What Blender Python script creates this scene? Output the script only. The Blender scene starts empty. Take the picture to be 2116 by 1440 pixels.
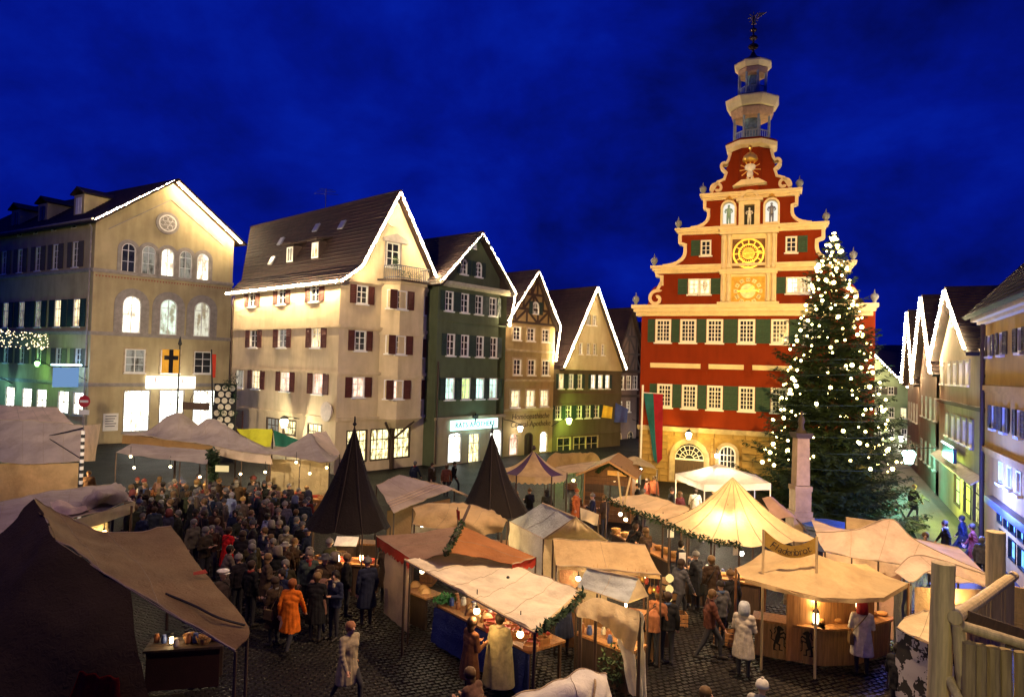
import bpy, bmesh, math, random
import numpy as np
from mathutils import Vector as V, Matrix as M4, noise as mnoise

random.seed(7)
sc = bpy.context.scene
col = sc.collection
# ------------------------------------------------------------------ camera
FPX, CX, CY, CAMH = 1411.0, 1058.0, 720.0, 7.0
PITCH = math.atan(40 / FPX)
ROLL = math.atan(0.028)
FWD = V((0, math.cos(PITCH), math.sin(PITCH)))
U0 = V((0, -math.sin(PITCH), math.cos(PITCH)))
R0 = V((1, 0, 0))
RGT = R0 * math.cos(ROLL) + U0 * math.sin(ROLL)
UPV = U0 * math.cos(ROLL) - R0 * math.sin(ROLL)
CAMP = V((0, 0, CAMH))
cam_d = bpy.data.cameras.new('camera')
cam_d.sensor_width = 36.0
cam_d.lens = 36.0 * FPX / 2116.0
cam_d.clip_end = 3000
cam = bpy.data.objects.new('camera', cam_d)
col.objects.link(cam)
cm = M4.Identity(4)
for i in range(3):
    cm[i][0], cm[i][1], cm[i][2], cm[i][3] = RGT[i], UPV[i], -FWD[i], CAMP[i]
cam.matrix_world = cm
sc.camera = cam

# ------------------------------------------------------------------ world: deep blue dusk sky with faint clouds
w = bpy.data.worlds.new('World')
sc.world = w
w.use_nodes = True
nt = w.node_tree
nt.nodes.clear()
def N(t, ty, **kw):
    n = t.nodes.new(ty)
    for k, v in kw.items():
        setattr(n, k, v)
    return n
wo = N(nt, 'ShaderNodeOutputWorld')
bg = N(nt, 'ShaderNodeBackground')
tc = N(nt, 'ShaderNodeTexCoord')
mp = N(nt, 'ShaderNodeMapping')
mp.inputs['Scale'].default_value = (1.0, 1.0, 1.5)
mp.inputs['Rotation'].default_value = (0.25, 0.35, 0)
n1 = N(nt, 'ShaderNodeTexNoise')
n1.inputs['Scale'].default_value = 3.0
n1.inputs['Detail'].default_value = 7
n1.inputs['Roughness'].default_value = 0.58
n1.inputs['Distortion'].default_value = 0.15
rp = N(nt, 'ShaderNodeValToRGB')
e = rp.color_ramp.elements
e[0].position = 0.34; e[0].color = (0.0008, 0.0030, 0.082, 1)
e[1].position = 0.70; e[1].color = (0.0016, 0.0150, 0.37, 1)
m_ = rp.color_ramp.elements.new(0.52); m_.color = (0.0010, 0.0068, 0.235, 1)
nt.links.new(tc.outputs['Generated'], mp.inputs['Vector'])
nt.links.new(mp.outputs['Vector'], n1.inputs['Vector'])
nt.links.new(n1.outputs['Fac'], rp.inputs['Fac'])
nt.links.new(rp.outputs['Color'], bg.inputs['Color'])
bg.inputs['Strength'].default_value = 1.0
nt.links.new(bg.outputs['Background'], wo.inputs['Surface'])

sc.view_settings.view_transform = 'Standard'
sc.view_settings.look = 'None'
sc.view_settings.exposure = 0.0
sc.view_settings.gamma = 1.0
sc.view_settings.use_curve_mapping = False
sc.render.engine = 'CYCLES'
sc.cycles.use_denoising = True
try:
    sc.cycles.denoiser = 'OPENIMAGEDENOISE'
except Exception:
    pass
sc.cycles.use_light_tree = True
sc.cycles.max_bounces = 5
sc.cycles.diffuse_bounces = 3
sc.cycles.glossy_bounces = 3
sc.cycles.transmission_bounces = 4
sc.cycles.sample_clamp_indirect = 4.0
sc.cycles.sample_clamp_direct = 0.0

# ------------------------------------------------------------------ authoring helpers
def ray(px, py):
    d = FWD + RGT * ((px - CX) / FPX) + UPV * ((CY - py) / FPX)
    return d
def at(px, py, z):                       # the point of the place at height z seen there
    d = ray(px, py)
    return CAMP + d * ((z - CAMH) / d.z)
def atd(px, py, dist):                   # the point at a forward distance
    d = ray(px, py)
    return CAMP + d * (dist / d.y)

WM = {}
def _link(o, parent, M):
    col.objects.link(o)
    M = M if M is not None else M4.Identity(4)
    if parent is not None:
        o.parent = parent
        o.matrix_basis = WM[parent].inverted() @ M
    else:
        o.matrix_basis = M
    WM[o] = M
    return o
def new(name, data, parent=None, M=None):
    return _link(bpy.data.objects.new(name, data), parent, M)
def tag(o, label, cat, group=None, kind=None):
    if label: o['label'] = label
    if cat: o['category'] = cat
    if group: o['group'] = group
    if kind: o['kind'] = kind
    return o
def thing(name, label, cat, loc=(0, 0, 0), group=None, rotz=0.0):
    o = new(name, None, None, M4.Translation(V(loc)) @ M4.Rotation(rotz, 4, 'Z'))
    o.empty_display_size = 0.2
    return tag(o, label, cat, group)

class MB:
    def __init__(s):
        s.v, s.f, s.m, s.mi = [], [], [], 0
    def face(s, pts):
        i = len(s.v)
        s.v += [tuple(p) for p in pts]
        s.f.append(tuple(range(i, i + len(pts))))
        s.m.append(s.mi)
        return s
    def mesh(s, vs, fs):
        i = len(s.v)
        s.v += [tuple(p) for p in vs]
        for f in fs:
            s.f.append(tuple(i + k for k in f)); s.m.append(s.mi)
        return s
    def box(s, c, d, M=None, tap=1.0):
        c = V(c); hx, hy, hz = d[0] / 2, d[1] / 2, d[2] / 2
        vs = []
        for z in (-1, 1):
            k = tap if z > 0 else 1
            for x, y in ((-1, -1), (1, -1), (1, 1), (-1, 1)):
                p = V((x * hx * k, y * hy * k, z * hz))
                if M is not None: p = M @ p
                vs.append(c + p)
        return s.mesh(vs, [(3, 2, 1, 0), (4, 5, 6, 7), (0, 1, 5, 4), (1, 2, 6, 5), (2, 3, 7, 6), (3, 0, 4, 7)])
    def b2(s, x0, x1, y0, y1, z0, z1):
        return s.box(((x0 + x1) / 2, (y0 + y1) / 2, (z0 + z1) / 2), (abs(x1 - x0), abs(y1 - y0), abs(z1 - z0)))
    def tube(s, a, b, r0, r1=None, n=8, cap=True):
        return s.path([a, b], [r0, r0 if r1 is None else r1], n, cap)
    def path(s, pts, rs, n=8, cap=True):
        pts = [V(p) for p in pts]
        if not hasattr(rs, '__len__'): rs = [rs] * len(pts)
        vs, fs = [], []
        ref = None
        for i, p in enumerate(pts):
            t = (pts[min(i + 1, len(pts) - 1)] - pts[max(i - 1, 0)])
            if t.length < 1e-9: t = V((0, 0, 1))
            t.normalize()
            if ref is None or abs(ref.dot(t)) > .97:
                ref = V((1, 0, 0)) if abs(t.x) < .8 else V((0, 1, 0))
            a = t.cross(ref).normalized(); b = t.cross(a)
            ref = -b if False else ref
            for k in range(n):
                an = 2 * math.pi * k / n
                vs.append(p + (a * math.cos(an) + b * math.sin(an)) * rs[i])
        for i in range(len(pts) - 1):
            for k in range(n):
                k2 = (k + 1) % n
                fs.append((i * n + k, i * n + k2, (i + 1) * n + k2, (i + 1) * n + k))
        if cap:
            fs.append(tuple(range(n))[::-1]); fs.append(tuple((len(pts) - 1) * n + k for k in range(n)))
        return s.mesh(vs, fs)
    def lathe(s, prof, c=(0, 0, 0), n=16, a0=0.0, M=None):
        c = V(c); vs, fs = [], []
        for r, z in prof:
            for k in range(n):
                an = a0 + 2 * math.pi * k / n
                p = V((r * math.cos(an), r * math.sin(an), z))
                if M is not None: p = M @ p
                vs.append(c + p)
        for i in range(len(prof) - 1):
            for k in range(n):
                k2 = (k + 1) % n
                fs.append((i * n + k, i * n + k2, (i + 1) * n + k2, (i + 1) * n + k))
        fs.append(tuple(range(n))[::-1]); fs.append(tuple((len(prof) - 1) * n + k for k in range(n)))
        return s.mesh(vs, fs)
    def prism(s, poly, y0, y1):           # poly of (x, z), extruded along y
        n = len(poly)
        vs = [(x, y0, z) for x, z in poly] + [(x, y1, z) for x, z in poly]
        fs = [tuple(range(n)), tuple(range(2 * n - 1, n - 1, -1))]
        for k in range(n):
            k2 = (k + 1) % n
            fs.append((k2, k, n + k, n + k2))
        return s.mesh(vs, fs)
    def ico(s, c, r, sub=1, sc3=(1, 1, 1)):
        b = bmesh.new(); bmesh.ops.create_icosphere(b, subdivisions=sub, radius=r)
        c = V(c)
        vs = [c + V((v.co.x * sc3[0], v.co.y * sc3[1], v.co.z * sc3[2])) for v in b.verts]
        fs = [tuple(v.index for v in f.verts) for f in b.faces]
        b.free()
        return s.mesh(vs, fs)
    def band(s, pts, wd, y0, y1):         # a flat band of width wd along a polyline of (x, z)
        P = [V((x, z)) for x, z in pts]
        L, R_ = [], []
        for i, p in enumerate(P):
            t = (P[min(i + 1, len(P) - 1)] - P[max(i - 1, 0)]).normalized()
            nn = V((-t.y, t.x))
            L.append(p + nn * wd / 2); R_.append(p - nn * wd / 2)
        for i in range(len(P) - 1):
            q = [L[i], L[i + 1], R_[i + 1], R_[i]]
            s.prism([(a.x, a.y) for a in q], y0, y1)
        return s
    def data(s, name, mats, smooth=False):
        me = bpy.data.meshes.new(name)
        me.from_pydata(s.v, [], s.f)
        if not isinstance(mats, (list, tuple)): mats = [mats]
        for m in mats: me.materials.append(m)
        if len(mats) > 1: me.polygons.foreach_set('material_index', s.m)
        b = bmesh.new(); b.from_mesh(me)
        if smooth: bmesh.ops.remove_doubles(b, verts=b.verts, dist=1e-5)
        bmesh.ops.recalc_face_normals(b, faces=b.faces)
        b.to_mesh(me); b.free()
        if smooth: me.polygons.foreach_set('use_smooth', [True] * len(me.polygons))
        me.update()
        return me
    def build(s, name, mats, parent=None, M=None, smooth=False, local=False):
        """vertices are world coordinates unless M (the frame they are given in) is set"""
        if M is None:
            base = WM[parent] if parent is not None else None
            if base is None:
                c = V((sum(p[0] for p in s.v) / len(s.v), sum(p[1] for p in s.v) / len(s.v), min(p[2] for p in s.v)))
                M = M4.Translation(c)
            else:
                M = base
            inv = M.inverted()
            s.v = [tuple(inv @ V(p)) for p in s.v]
        return new(name, s.data(name, mats, smooth), parent, M)

# ------------------------------------------------------------------ materials
MATS = {}
def nodes(name):
    m = bpy.data.materials.new(name)
    m.use_nodes = True
    t = m.node_tree
    return m, t, t.nodes['Principled BSDF'], t.nodes['Material Output']
def rgb(c): return (c[0], c[1], c[2], 1.0)
def vary(t, color, amt, scale, coord='Object', detail=5, tint=None, vec=None):
    """colour socket: base colour mottled by noise"""
    tc = N(t, 'ShaderNodeTexCoord')
    ns = N(t, 'ShaderNodeTexNoise')
    ns.inputs['Scale'].default_value = scale
    ns.inputs['Detail'].default_value = detail
    ns.inputs['Roughness'].default_value = .62
    t.links.new(vec if vec is not None else tc.outputs[coord], ns.inputs['Vector'])
    r = N(t, 'ShaderNodeValToRGB')
    lo = [max(0, c * (1 - amt)) for c in color]; hi = [min(1, c * (1 + amt)) for c in color]
    if tint: lo = [l * k for l, k in zip(lo, tint)]
    r.color_ramp.elements[0].position = .32; r.color_ramp.elements[0].color = rgb(lo)
    r.color_ramp.elements[1].position = .68; r.color_ramp.elements[1].color = rgb(hi)
    t.links.new(ns.outputs['Fac'], r.inputs['Fac'])
    return r.outputs['Color'], tc, ns
def bump(t, bsdf, src, strength, dist=.02):
    b = N(t, 'ShaderNodeBump')
    b.inputs['Strength'].default_value = strength
    b.inputs['Distance'].default_value = dist
    t.links.new(src, b.inputs['Height'])
    t.links.new(b.outputs['Normal'], bsdf.inputs['Normal'])
def mat(name, color, rough=.8, amt=.18, scale=4.0, bmp=.25, metal=0.0, spec=.35, tint=None, fine=40.0, coord='Object'):
    if name in MATS: return MATS[name]
    m, t, b, o = nodes(name)
    c, tc, ns = vary(t, color, amt, scale, coord, tint=tint)
    t.links.new(c, b.inputs['Base Color'])
    b.inputs['Roughness'].default_value = rough
    b.inputs['Metallic'].default_value = metal
    b.inputs['Specular IOR Level'].default_value = spec
    if bmp:
        n2 = N(t, 'ShaderNodeTexNoise'); n2.inputs['Scale'].default_value = fine; n2.inputs['Detail'].default_value = 3
        t.links.new(tc.outputs[coord], n2.inputs['Vector'])
        bump(t, b, n2.outputs['Fac'], bmp, .02)
    MATS[name] = m
    return m
def plaster(name, color, amt=.12):
    """weathered render: broad mottling, vertical run-off streaks, fine grain"""
    if name in MATS: return MATS[name]
    m, t, b, o = nodes(name)
    c, tc, ns = vary(t, color, amt * 1.1, .55, detail=8)
    mp = N(t, 'ShaderNodeMapping'); mp.inputs['Scale'].default_value = (1.1, 1.1, .22)
    t.links.new(tc.outputs['Object'], mp.inputs['Vector'])
    n2 = N(t, 'ShaderNodeTexNoise'); n2.inputs['Scale'].default_value = 1.6; n2.inputs['Detail'].default_value = 6
    t.links.new(mp.outputs['Vector'], n2.inputs['Vector'])
    r2 = N(t, 'ShaderNodeValToRGB')
    r2.color_ramp.elements[0].position = .36; r2.color_ramp.elements[0].color = (.68, .65, .60, 1)
    r2.color_ramp.elements[1].position = .56; r2.color_ramp.elements[1].color = (1, 1, 1, 1)
    t.links.new(n2.outputs['Fac'], r2.inputs['Fac'])
    mx = N(t, 'ShaderNodeMix', data_type='RGBA', blend_type='MULTIPLY')
    mx.inputs['Factor'].default_value = .42
    t.links.new(c, mx.inputs['A']); t.links.new(r2.outputs['Color'], mx.inputs['B'])
    t.links.new(mx.outputs['Result'], b.inputs['Base Color'])
    b.inputs['Roughness'].default_value = .92
    b.inputs['Specular IOR Level'].default_value = .15
    n3 = N(t, 'ShaderNodeTexNoise'); n3.inputs['Scale'].default_value = 22; n3.inputs['Detail'].default_value = 5
    t.links.new(tc.outputs['Object'], n3.inputs['Vector'])
    bump(t, b, n3.outputs['Fac'], .35, .02)
    MATS[name] = m
    return m
def canvas_mat(name, color, trans=.3, amt=.14):
    if name in MATS: return MATS[name]
    m, t, b, o = nodes(name)
    c, tc, ns = vary(t, color, amt, 1.3, detail=7)
    n2 = N(t, 'ShaderNodeTexNoise'); n2.inputs['Scale'].default_value = 9; n2.inputs['Detail'].default_value = 6; n2.inputs['Distortion'].default_value = 1.2
    t.links.new(tc.outputs['Object'], n2.inputs['Vector'])
    st = N(t, 'ShaderNodeTexNoise'); st.inputs['Scale'].default_value = .9; st.inputs['Detail'].default_value = 8; st.inputs['Roughness'].default_value = .7
    t.links.new(tc.outputs['Object'], st.inputs['Vector'])
    sr = N(t, 'ShaderNodeValToRGB'); sr.color_ramp.elements[0].position = .38; sr.color_ramp.elements[0].color = (.55, .50, .44, 1); sr.color_ramp.elements[1].position = .52
    t.links.new(st.outputs['Fac'], sr.inputs['Fac'])
    sm = N(t, 'ShaderNodeMix', data_type='RGBA', blend_type='MULTIPLY'); sm.inputs['Factor'].default_value = .42
    t.links.new(c, sm.inputs['A']); t.links.new(sr.outputs['Color'], sm.inputs['B'])
    c = sm.outputs['Result']
    t.links.new(c, b.inputs['Base Color'])
    b.inputs['Roughness'].default_value = .85
    b.inputs['Specular IOR Level'].default_value = .2
    bump(t, b, n2.outputs['Fac'], .6, .045)
    tr = N(t, 'ShaderNodeBsdfTranslucent')
    t.links.new(c, tr.inputs['Color'])
    mx = N(t, 'ShaderNodeMixShader'); mx.inputs['Fac'].default_value = trans
    t.links.new(b.outputs['BSDF'], mx.inputs[1]); t.links.new(tr.outputs['BSDF'], mx.inputs[2])
    t.links.new(mx.outputs['Shader'], o.inputs['Surface'])
    MATS[name] = m
    return m
def roof_mat(name, color):
    """clay tiles: each tile its own shade; the courses are geometry"""
    if name in MATS: return MATS[name]
    m, t, b, o = nodes(name)
    tc = N(t, 'ShaderNodeTexCoord')
    br = N(t, 'ShaderNodeTexBrick')
    br.inputs['Scale'].default_value = 1.0
    br.inputs['Brick Width'].default_value = .24
    br.inputs['Row Height'].default_value = .32
    br.inputs['Mortar Size'].default_value = .012
    br.inputs['Color1'].default_value = rgb([c * .75 for c in color])
    br.inputs['Color2'].default_value = rgb([c * 1.3 for c in color])
    br.inputs['Mortar'].default_value = rgb([c * .25 for c in color])
    br.inputs['Bias'].default_value = 0
    t.links.new(tc.outputs['Object'], br.inputs['Vector'])
    c, _, ns = vary(t, (.9, .9, .9), .35, .8)
    mx = N(t, 'ShaderNodeMix', data_type='RGBA', blend_type='MULTIPLY'); mx.inputs['Factor'].default_value = 1
    t.links.new(br.outputs['Color'], mx.inputs['A']); t.links.new(c, mx.inputs['B'])
    t.links.new(mx.outputs['Result'], b.inputs['Base Color'])
    b.inputs['Roughness'].default_value = .75
    bump(t, b, br.outputs['Fac'], -.6, .03)
    MATS[name] = m
    return m
def emit(name, color, strength):
    if name in MATS: return MATS[name]
    m = bpy.data.materials.new(name); m.use_nodes = True
    t = m.node_tree; t.nodes.clear()
    o = N(t, 'ShaderNodeOutputMaterial'); e = N(t, 'ShaderNodeEmission')
    e.inputs['Color'].default_value = rgb(color); e.inputs['Strength'].default_value = strength
    t.links.new(e.outputs['Emission'], o.inputs['Surface'])
    MATS[name] = m
    return m
def lit_glass(name, color, strength, dark=.25, scale=1.1):
    """a lit room behind a pane: curtains, furniture and lamps blur into lighter and darker patches"""
    if name in MATS: return MATS[name]
    m, t, b, o = nodes(name)
    g = N(t, 'ShaderNodeNewGeometry')
    mp = N(t, 'ShaderNodeMapping'); mp.inputs['Scale'].default_value = (1.6, 1.6, 1.0)
    t.links.new(g.outputs['Position'], mp.inputs['Vector'])
    ns = N(t, 'ShaderNodeTexNoise'); ns.inputs['Scale'].default_value = scale; ns.inputs['Detail'].default_value = 5
    ns.inputs['Roughness'].default_value = .65
    t.links.new(mp.outputs['Vector'], ns.inputs['Vector'])
    r = N(t, 'ShaderNodeValToRGB')
    r.color_ramp.elements[0].position = .36
    r.color_ramp.elements[0].color = (color[0] * dark, color[1] * dark * .8, color[2] * dark * .6, 1)
    r.color_ramp.elements[1].position = .55; r.color_ramp.elements[1].color = rgb(color)
    mp2 = N(t, 'ShaderNodeMapping'); mp2.inputs['Scale'].default_value = (7, 7, .5)
    t.links.new(g.outputs['Position'], mp2.inputs['Vector'])
    n2 = N(t, 'ShaderNodeTexNoise'); n2.inputs['Scale'].default_value = 1.0; n2.inputs['Detail'].default_value = 2
    t.links.new(mp2.outputs['Vector'], n2.inputs['Vector'])
    mm = N(t, 'ShaderNodeMath', operation='MULTIPLY_ADD'); mm.inputs[1].default_value = .45; 
    t.links.new(n2.outputs['Fac'], mm.inputs[0])
    sb = N(t, 'ShaderNodeMath', operation='SUBTRACT'); sb.inputs[1].default_value = .22
    t.links.new(ns.outputs['Fac'], sb.inputs[0]); t.links.new(sb.outputs[0], mm.inputs[2])
    t.links.new(mm.outputs[0], r.inputs['Fac'])
    t.links.new(r.outputs['Color'], b.inputs['Emission Color'])
    b.inputs['Emission Strength'].default_value = strength
    b.inputs['Base Color'].default_value = (.03, .03, .03, 1)
    b.inputs['Roughness'].default_value = .08
    MATS[name] = m
    return m
def wood(name, color, amt=.35, bmp=.5):
    if name in MATS: return MATS[name]
    m, t, b, o = nodes(name)
    tc = N(t, 'ShaderNodeTexCoord')
    mp = N(t, 'ShaderNodeMapping'); mp.inputs['Scale'].default_value = (14, 14, 1.1)
    t.links.new(tc.outputs['Object'], mp.inputs['Vector'])
    c, _, ns = vary(t, color, amt, 1.4, vec=mp.outputs['Vector'], detail=6)
    t.links.new(c, b.inputs['Base Color'])
    b.inputs['Roughness'].default_value = .7
    bump(t, b, ns.outputs['Fac'], bmp, .01)
    MATS[name] = m
    return m
def objcol(name, rough=.85, k=1.0):
    if name in MATS: return MATS[name]
    m, t, b, o = nodes(name)
    oi = N(t, 'ShaderNodeObjectInfo')
    c, tc, ns = vary(t, (.8 * k, .8 * k, .8 * k), .25, 9)
    mx = N(t, 'ShaderNodeMix', data_type='RGBA', blend_type='MULTIPLY'); mx.inputs['Factor'].default_value = 1
    t.links.new(oi.outputs['Color'], mx.inputs['A']); t.links.new(c, mx.inputs['B'])
    t.links.new(mx.outputs['Result'], b.inputs['Base Color'])
    b.inputs['Roughness'].default_value = rough
    b.inputs['Specular IOR Level'].default_value = .2
    n2 = N(t, 'ShaderNodeTexNoise'); n2.inputs['Scale'].default_value = 14; n2.inputs['Detail'].default_value = 4
    t.links.new(tc.outputs['Object'], n2.inputs['Vector'])
    bump(t, b, n2.outputs['Fac'], .5, .02)
    MATS[name] = m
    return m
GLASS = None
def dark_glass():
    if 'dark_glass' in MATS: return MATS['dark_glass']
    m, t, b, o = nodes('dark_glass')
    c, tc, ns = vary(t, (.025, .028, .035), .6, 1.2)
    t.links.new(c, b.inputs['Base Color'])
    b.inputs['Roughness'].default_value = .06
    b.inputs['Specular IOR Level'].default_value = .6
    bump(t, b, ns.outputs['Fac'], .05, .02)
    MATS['dark_glass'] = m
    return m
DG = dark_glass()
LIT_WARM = lit_glass('lit_room_warm', (1.0, .82, .45), 1.9)
LIT_WHITE = lit_glass('lit_room_white', (1.0, .97, .82), 2.2, .4)
LIT_PINK = lit_glass('lit_room_pink', (1.0, .68, .52), 1.8, .4)
LIT_CYAN = lit_glass('lit_room_cyan', (.62, 1.0, .88), 1.8, .4)
LIT_GREEN = lit_glass('lit_room_green', (.72, 1.0, .35), 1.6, .5)
LIT_SHOP = lit_glass('lit_shop', (.97, 1.0, .88), 4.5, .3, 2.0)
LIT_SHOPW = lit_glass('lit_shop_warm', (1.0, .87, .42), 2.4, .12, 2.6)
LIT_DIM = lit_glass('lit_room_dim', (.5, .47, .38), .55, .12)
LIT_BLUE = lit_glass('lit_shop_blue', (.10, .30, 1.0), 4.5, .55, 2.5)
WHITE = mat('white_paint', (.78, .76, .72), .5, .06, 3, .1)
CREAM = mat('cream_stucco_trim', (.74, .60, .36), .75, .1, 2, .2)
STONE = mat('sandstone', (.42, .33, .20), .9, .25, 2.5, .5)
GREYSTONE = mat('grey_stone', (.30, .27, .25), .9, .2, 2.5, .5)
SH_RED = mat('shutter_oxblood', (.085, .022, .016), .6, .2, 6, .15)
SH_GREEN = mat('shutter_green', (.020, .055, .034), .6, .2, 6, .15)
SH_DARK = mat('shutter_dark_green', (.018, .04, .035), .6, .2, 6, .15)
SH_GREY = mat('shutter_grey_brown', (.10, .085, .07), .7, .2, 6, .15)
DARKWOOD = wood('dark_wood', (.05, .028, .016))
MIDWOOD = wood('warm_wood', (.30, .14, .045))
PALEWOOD = wood('pale_peeled_wood', (.52, .40, .20), .3)
IRON = mat('black_iron', (.02, .02, .022), .5, .2, 8, .1, metal=.6)
GOLD = mat('gilding', (.85, .55, .12), .35, .12, 6, .1, metal=.75)
TILE = roof_mat('roof_tiles_red', (.04, .014, .010))
TILE_D = roof_mat('roof_tiles_dark', (.035, .016, .013))
SPRUCE = mat('spruce_needles', (.020, .040, .016), .75, .5, 1.2, 0, spec=.2, coord='Object')
BARK = mat('bark', (.06, .04, .025), .95, .4, 8, .8)
BULB = emit('bulb_warm_white', (1.0, .76, .42), 420)
BULB_TREE = emit('bulb_tree', (1.0, .78, .26), 20)
LAMPGLOW = emit('lamp_glow', (1.0, .72, .34), 22)
LAMPWHITE = emit('lamp_glow_white', (1.0, .93, .78), 22)
# ------------------------------------------------------------------ facades, windows, roofs
class Facade:
    def __init__(s, p0, p1, z=0.0):
        s.p0, s.p1 = V((p0[0], p0[1], z)), V((p1[0], p1[1], z))
        s.X = (s.p1 - s.p0).normalized(); s.W = (s.p1 - s.p0).length
        s.Y = V((0, 0, 1)).cross(s.X)
        m = M4.Identity(4)
        for i in range(3):
            m[i][0], m[i][1], m[i][2], m[i][3] = s.X[i], s.Y[i], (0, 0, 1)[i], s.p0[i]
        s.M = m; s.inv = m.inverted()
    def px(s, x, y, off=0.0):
        d = ray(x, y)
        p0 = s.p0 + s.Y * off
        t = (p0 - CAMP).dot(s.Y) / d.dot(s.Y)
        q = s.inv @ (CAMP + d * t)
        return q.x, q.z
    def loc(s, v):
        q = s.inv.to_3x3() @ V(v); return q
    def w(s, x, y, z): return s.M @ V((x, y, z))
def fac(x0, d0, x1, d1, y=760):
    a, b = atd(x0, y, d0), atd(x1, y, d1)
    return Facade(a, b)

def arch_pts(w, h, inset=0.0, seg=10, flat=0.0):
    """outline of an arched opening centred on 0: starts bottom-left, clockwise; flat = share of the rise left out"""
    hw = w / 2 - inset; r = hw * (1 - flat)
    zb = -h / 2 + inset; zs = h / 2 - inset - r
    pts = [(-hw, zb), (-hw, zs)]
    for k in range(1, seg):
        a = math.pi * (1 - k / seg)
        pts.append((hw * math.cos(a), zs + r * math.sin(a)))
    pts += [(hw, zs), (hw, zb)]
    return pts
def rect_pts(w, h, inset=0.0):
    a, b = w / 2 - inset, h / 2 - inset
    return [(-a, -b), (-a, b), (a, b), (a, -b)]
def ring(mb, P, Q, y0, y1):
    n = len(P)
    for i in range(n):
        j = (i + 1) % n
        mb.prism([P[i], P[j], Q[j], Q[i]], y0, y1)
WCACHE = {}
def cached(key, fn):
    if key not in WCACHE: WCACHE[key] = fn()
    return WCACHE[key]
def q5(x): return round(x * 20) / 20
def window(bld, F, s, z, w, h, glass=None, nx=2, ny=3, arch=False, frame=None, shut=None, shl=True, shr=True,
           sill=True, split=False, fw=.085, holes=None, surround=None, wallmat=None, flat=0.0, y0=0.0, name='window', shw=.5, fy=-.03, mw=.035):
    glass = glass or DG; frame = frame or WHITE
    w, h = q5(w), q5(h)
    M = F.M @ M4.Translation(V((s, y0, z)))
    fk = ('frame', w, h, arch, flat, frame.name, nx, ny, fw, split, fy, mw)
    def mk():
        mb = MB()
        P = arch_pts(w, h, 0, flat=flat) if arch else rect_pts(w, h)
        Q = arch_pts(w, h, fw, flat=flat) if arch else rect_pts(w, h, fw)
        ring(mb, P, Q, fy, .16)
        iw, ih = w - 2 * fw, h - 2 * fw
        for i in range(1, nx):
            x = -iw / 2 + iw * i / nx
            t = mw * (1.7 if (nx % 2 == 0 and i == nx // 2) else 1) / 2
            top = ih / 2 - (.06 if not arch else .02 + (abs(x) / (w / 2)) ** 2 * w / 2 * (1 - flat))
            mb.b2(x - t, x + t, .045, .13, -ih / 2, top + (.06 if not arch else 0))
        for j in range(1, ny):
            zz = -ih / 2 + (ih * j / ny if not arch else (ih - w / 2 * (1 - flat)) * j / (ny - 1 if ny > 1 else 1))
            t = mw * (1.6 if j == ny - 1 else 1) / 2
            mb.b2(-iw / 2, iw / 2, .05, .125, zz - t, zz + t)
        return mb.data(name, frame)
    wd = new(name, cached(fk, mk), bld, M)
    if split and not arch:
        iw, ih = w - 2 * fw, h - 2 * fw
        pk = ('pane', w, h, nx, ny, glass.name, fw)
        def mp_():
            return MB().b2(-iw / nx / 2 + .012, iw / nx / 2 - .012, .088, .098, -ih / ny / 2 + .012, ih / ny / 2 - .012).data('pane', glass)
        pm = cached(pk, mp_)
        for i in range(nx):
            for j in range(ny):
                new('pane', pm, wd, M @ M4.Translation(V((-iw / 2 + iw * (i + .5) / nx, 0, -ih / 2 + ih * (j + .5) / ny))))
    else:
        pk = ('glass', w, h, arch, flat, glass.name, fw)
        def mg():
            P = arch_pts(w, h, fw - .01, flat=flat) if arch else rect_pts(w, h, fw - .01)
            return MB().prism(P, .088, .098).data('pane', glass)
        new('pane', cached(pk, mg), wd, M)
    if sill:
        sk = ('sill', w, frame.name)
        new('sill', cached(sk, lambda: MB().b2(-w / 2 - .08, w / 2 + .08, -.14, .05, -.09, 0).data('sill', frame)), wd,
            M @ M4.Translation(V((0, 0, -h / 2 - .002))))
    if arch and wallmat:
        def msp():
            mb = MB(); P = arch_pts(w, h, 0, flat=flat); k = len(P)
            half = k // 2
            L = P[1:half + 1]; R_ = P[half:k - 1]
            mb.prism([(-w / 2, h / 2 + .001)] + L[::1][::-1], .0, .2) if False else None
            for i in range(len(L) - 1):
                mb.prism([L[i], (L[i][0], h / 2 + .001), (L[i + 1][0], h / 2 + .001), L[i + 1]], 0, .2)
            for i in range(len(R_) - 1):
                mb.prism([R_[i], (R_[i][0], h / 2 + .001), (R_[i + 1][0], h / 2 + .001), R_[i + 1]], 0, .2)
            return mb.data('arch_spandrel', wallmat)
        new('arch_spandrel', cached(('sp', w, h, flat, wallmat.name), msp), wd, M)
    if surround:
        sm, sw_ = surround
        def msr():
            mb = MB()
            P = arch_pts(w + 2 * sw_, h + 2 * sw_, 0, flat=flat) if arch else rect_pts(w + 2 * sw_, h + 2 * sw_)
            Q = arch_pts(w, h, -.003, flat=flat) if arch else rect_pts(w, h, -.003)
            if arch:
                P = [(x, max(zz, -h / 2)) for x, zz in P]
                for i in range(len(P) - 1): mb.prism([P[i], P[i + 1], Q[i + 1], Q[i]], -.06, .02)
            else:
                ring(mb, P, Q, -.05, .02)
            return mb.data('surround', sm)
        new('surround', cached(('sr', w, h, arch, flat, sm.name, sw_), msr), wd, M)
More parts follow.
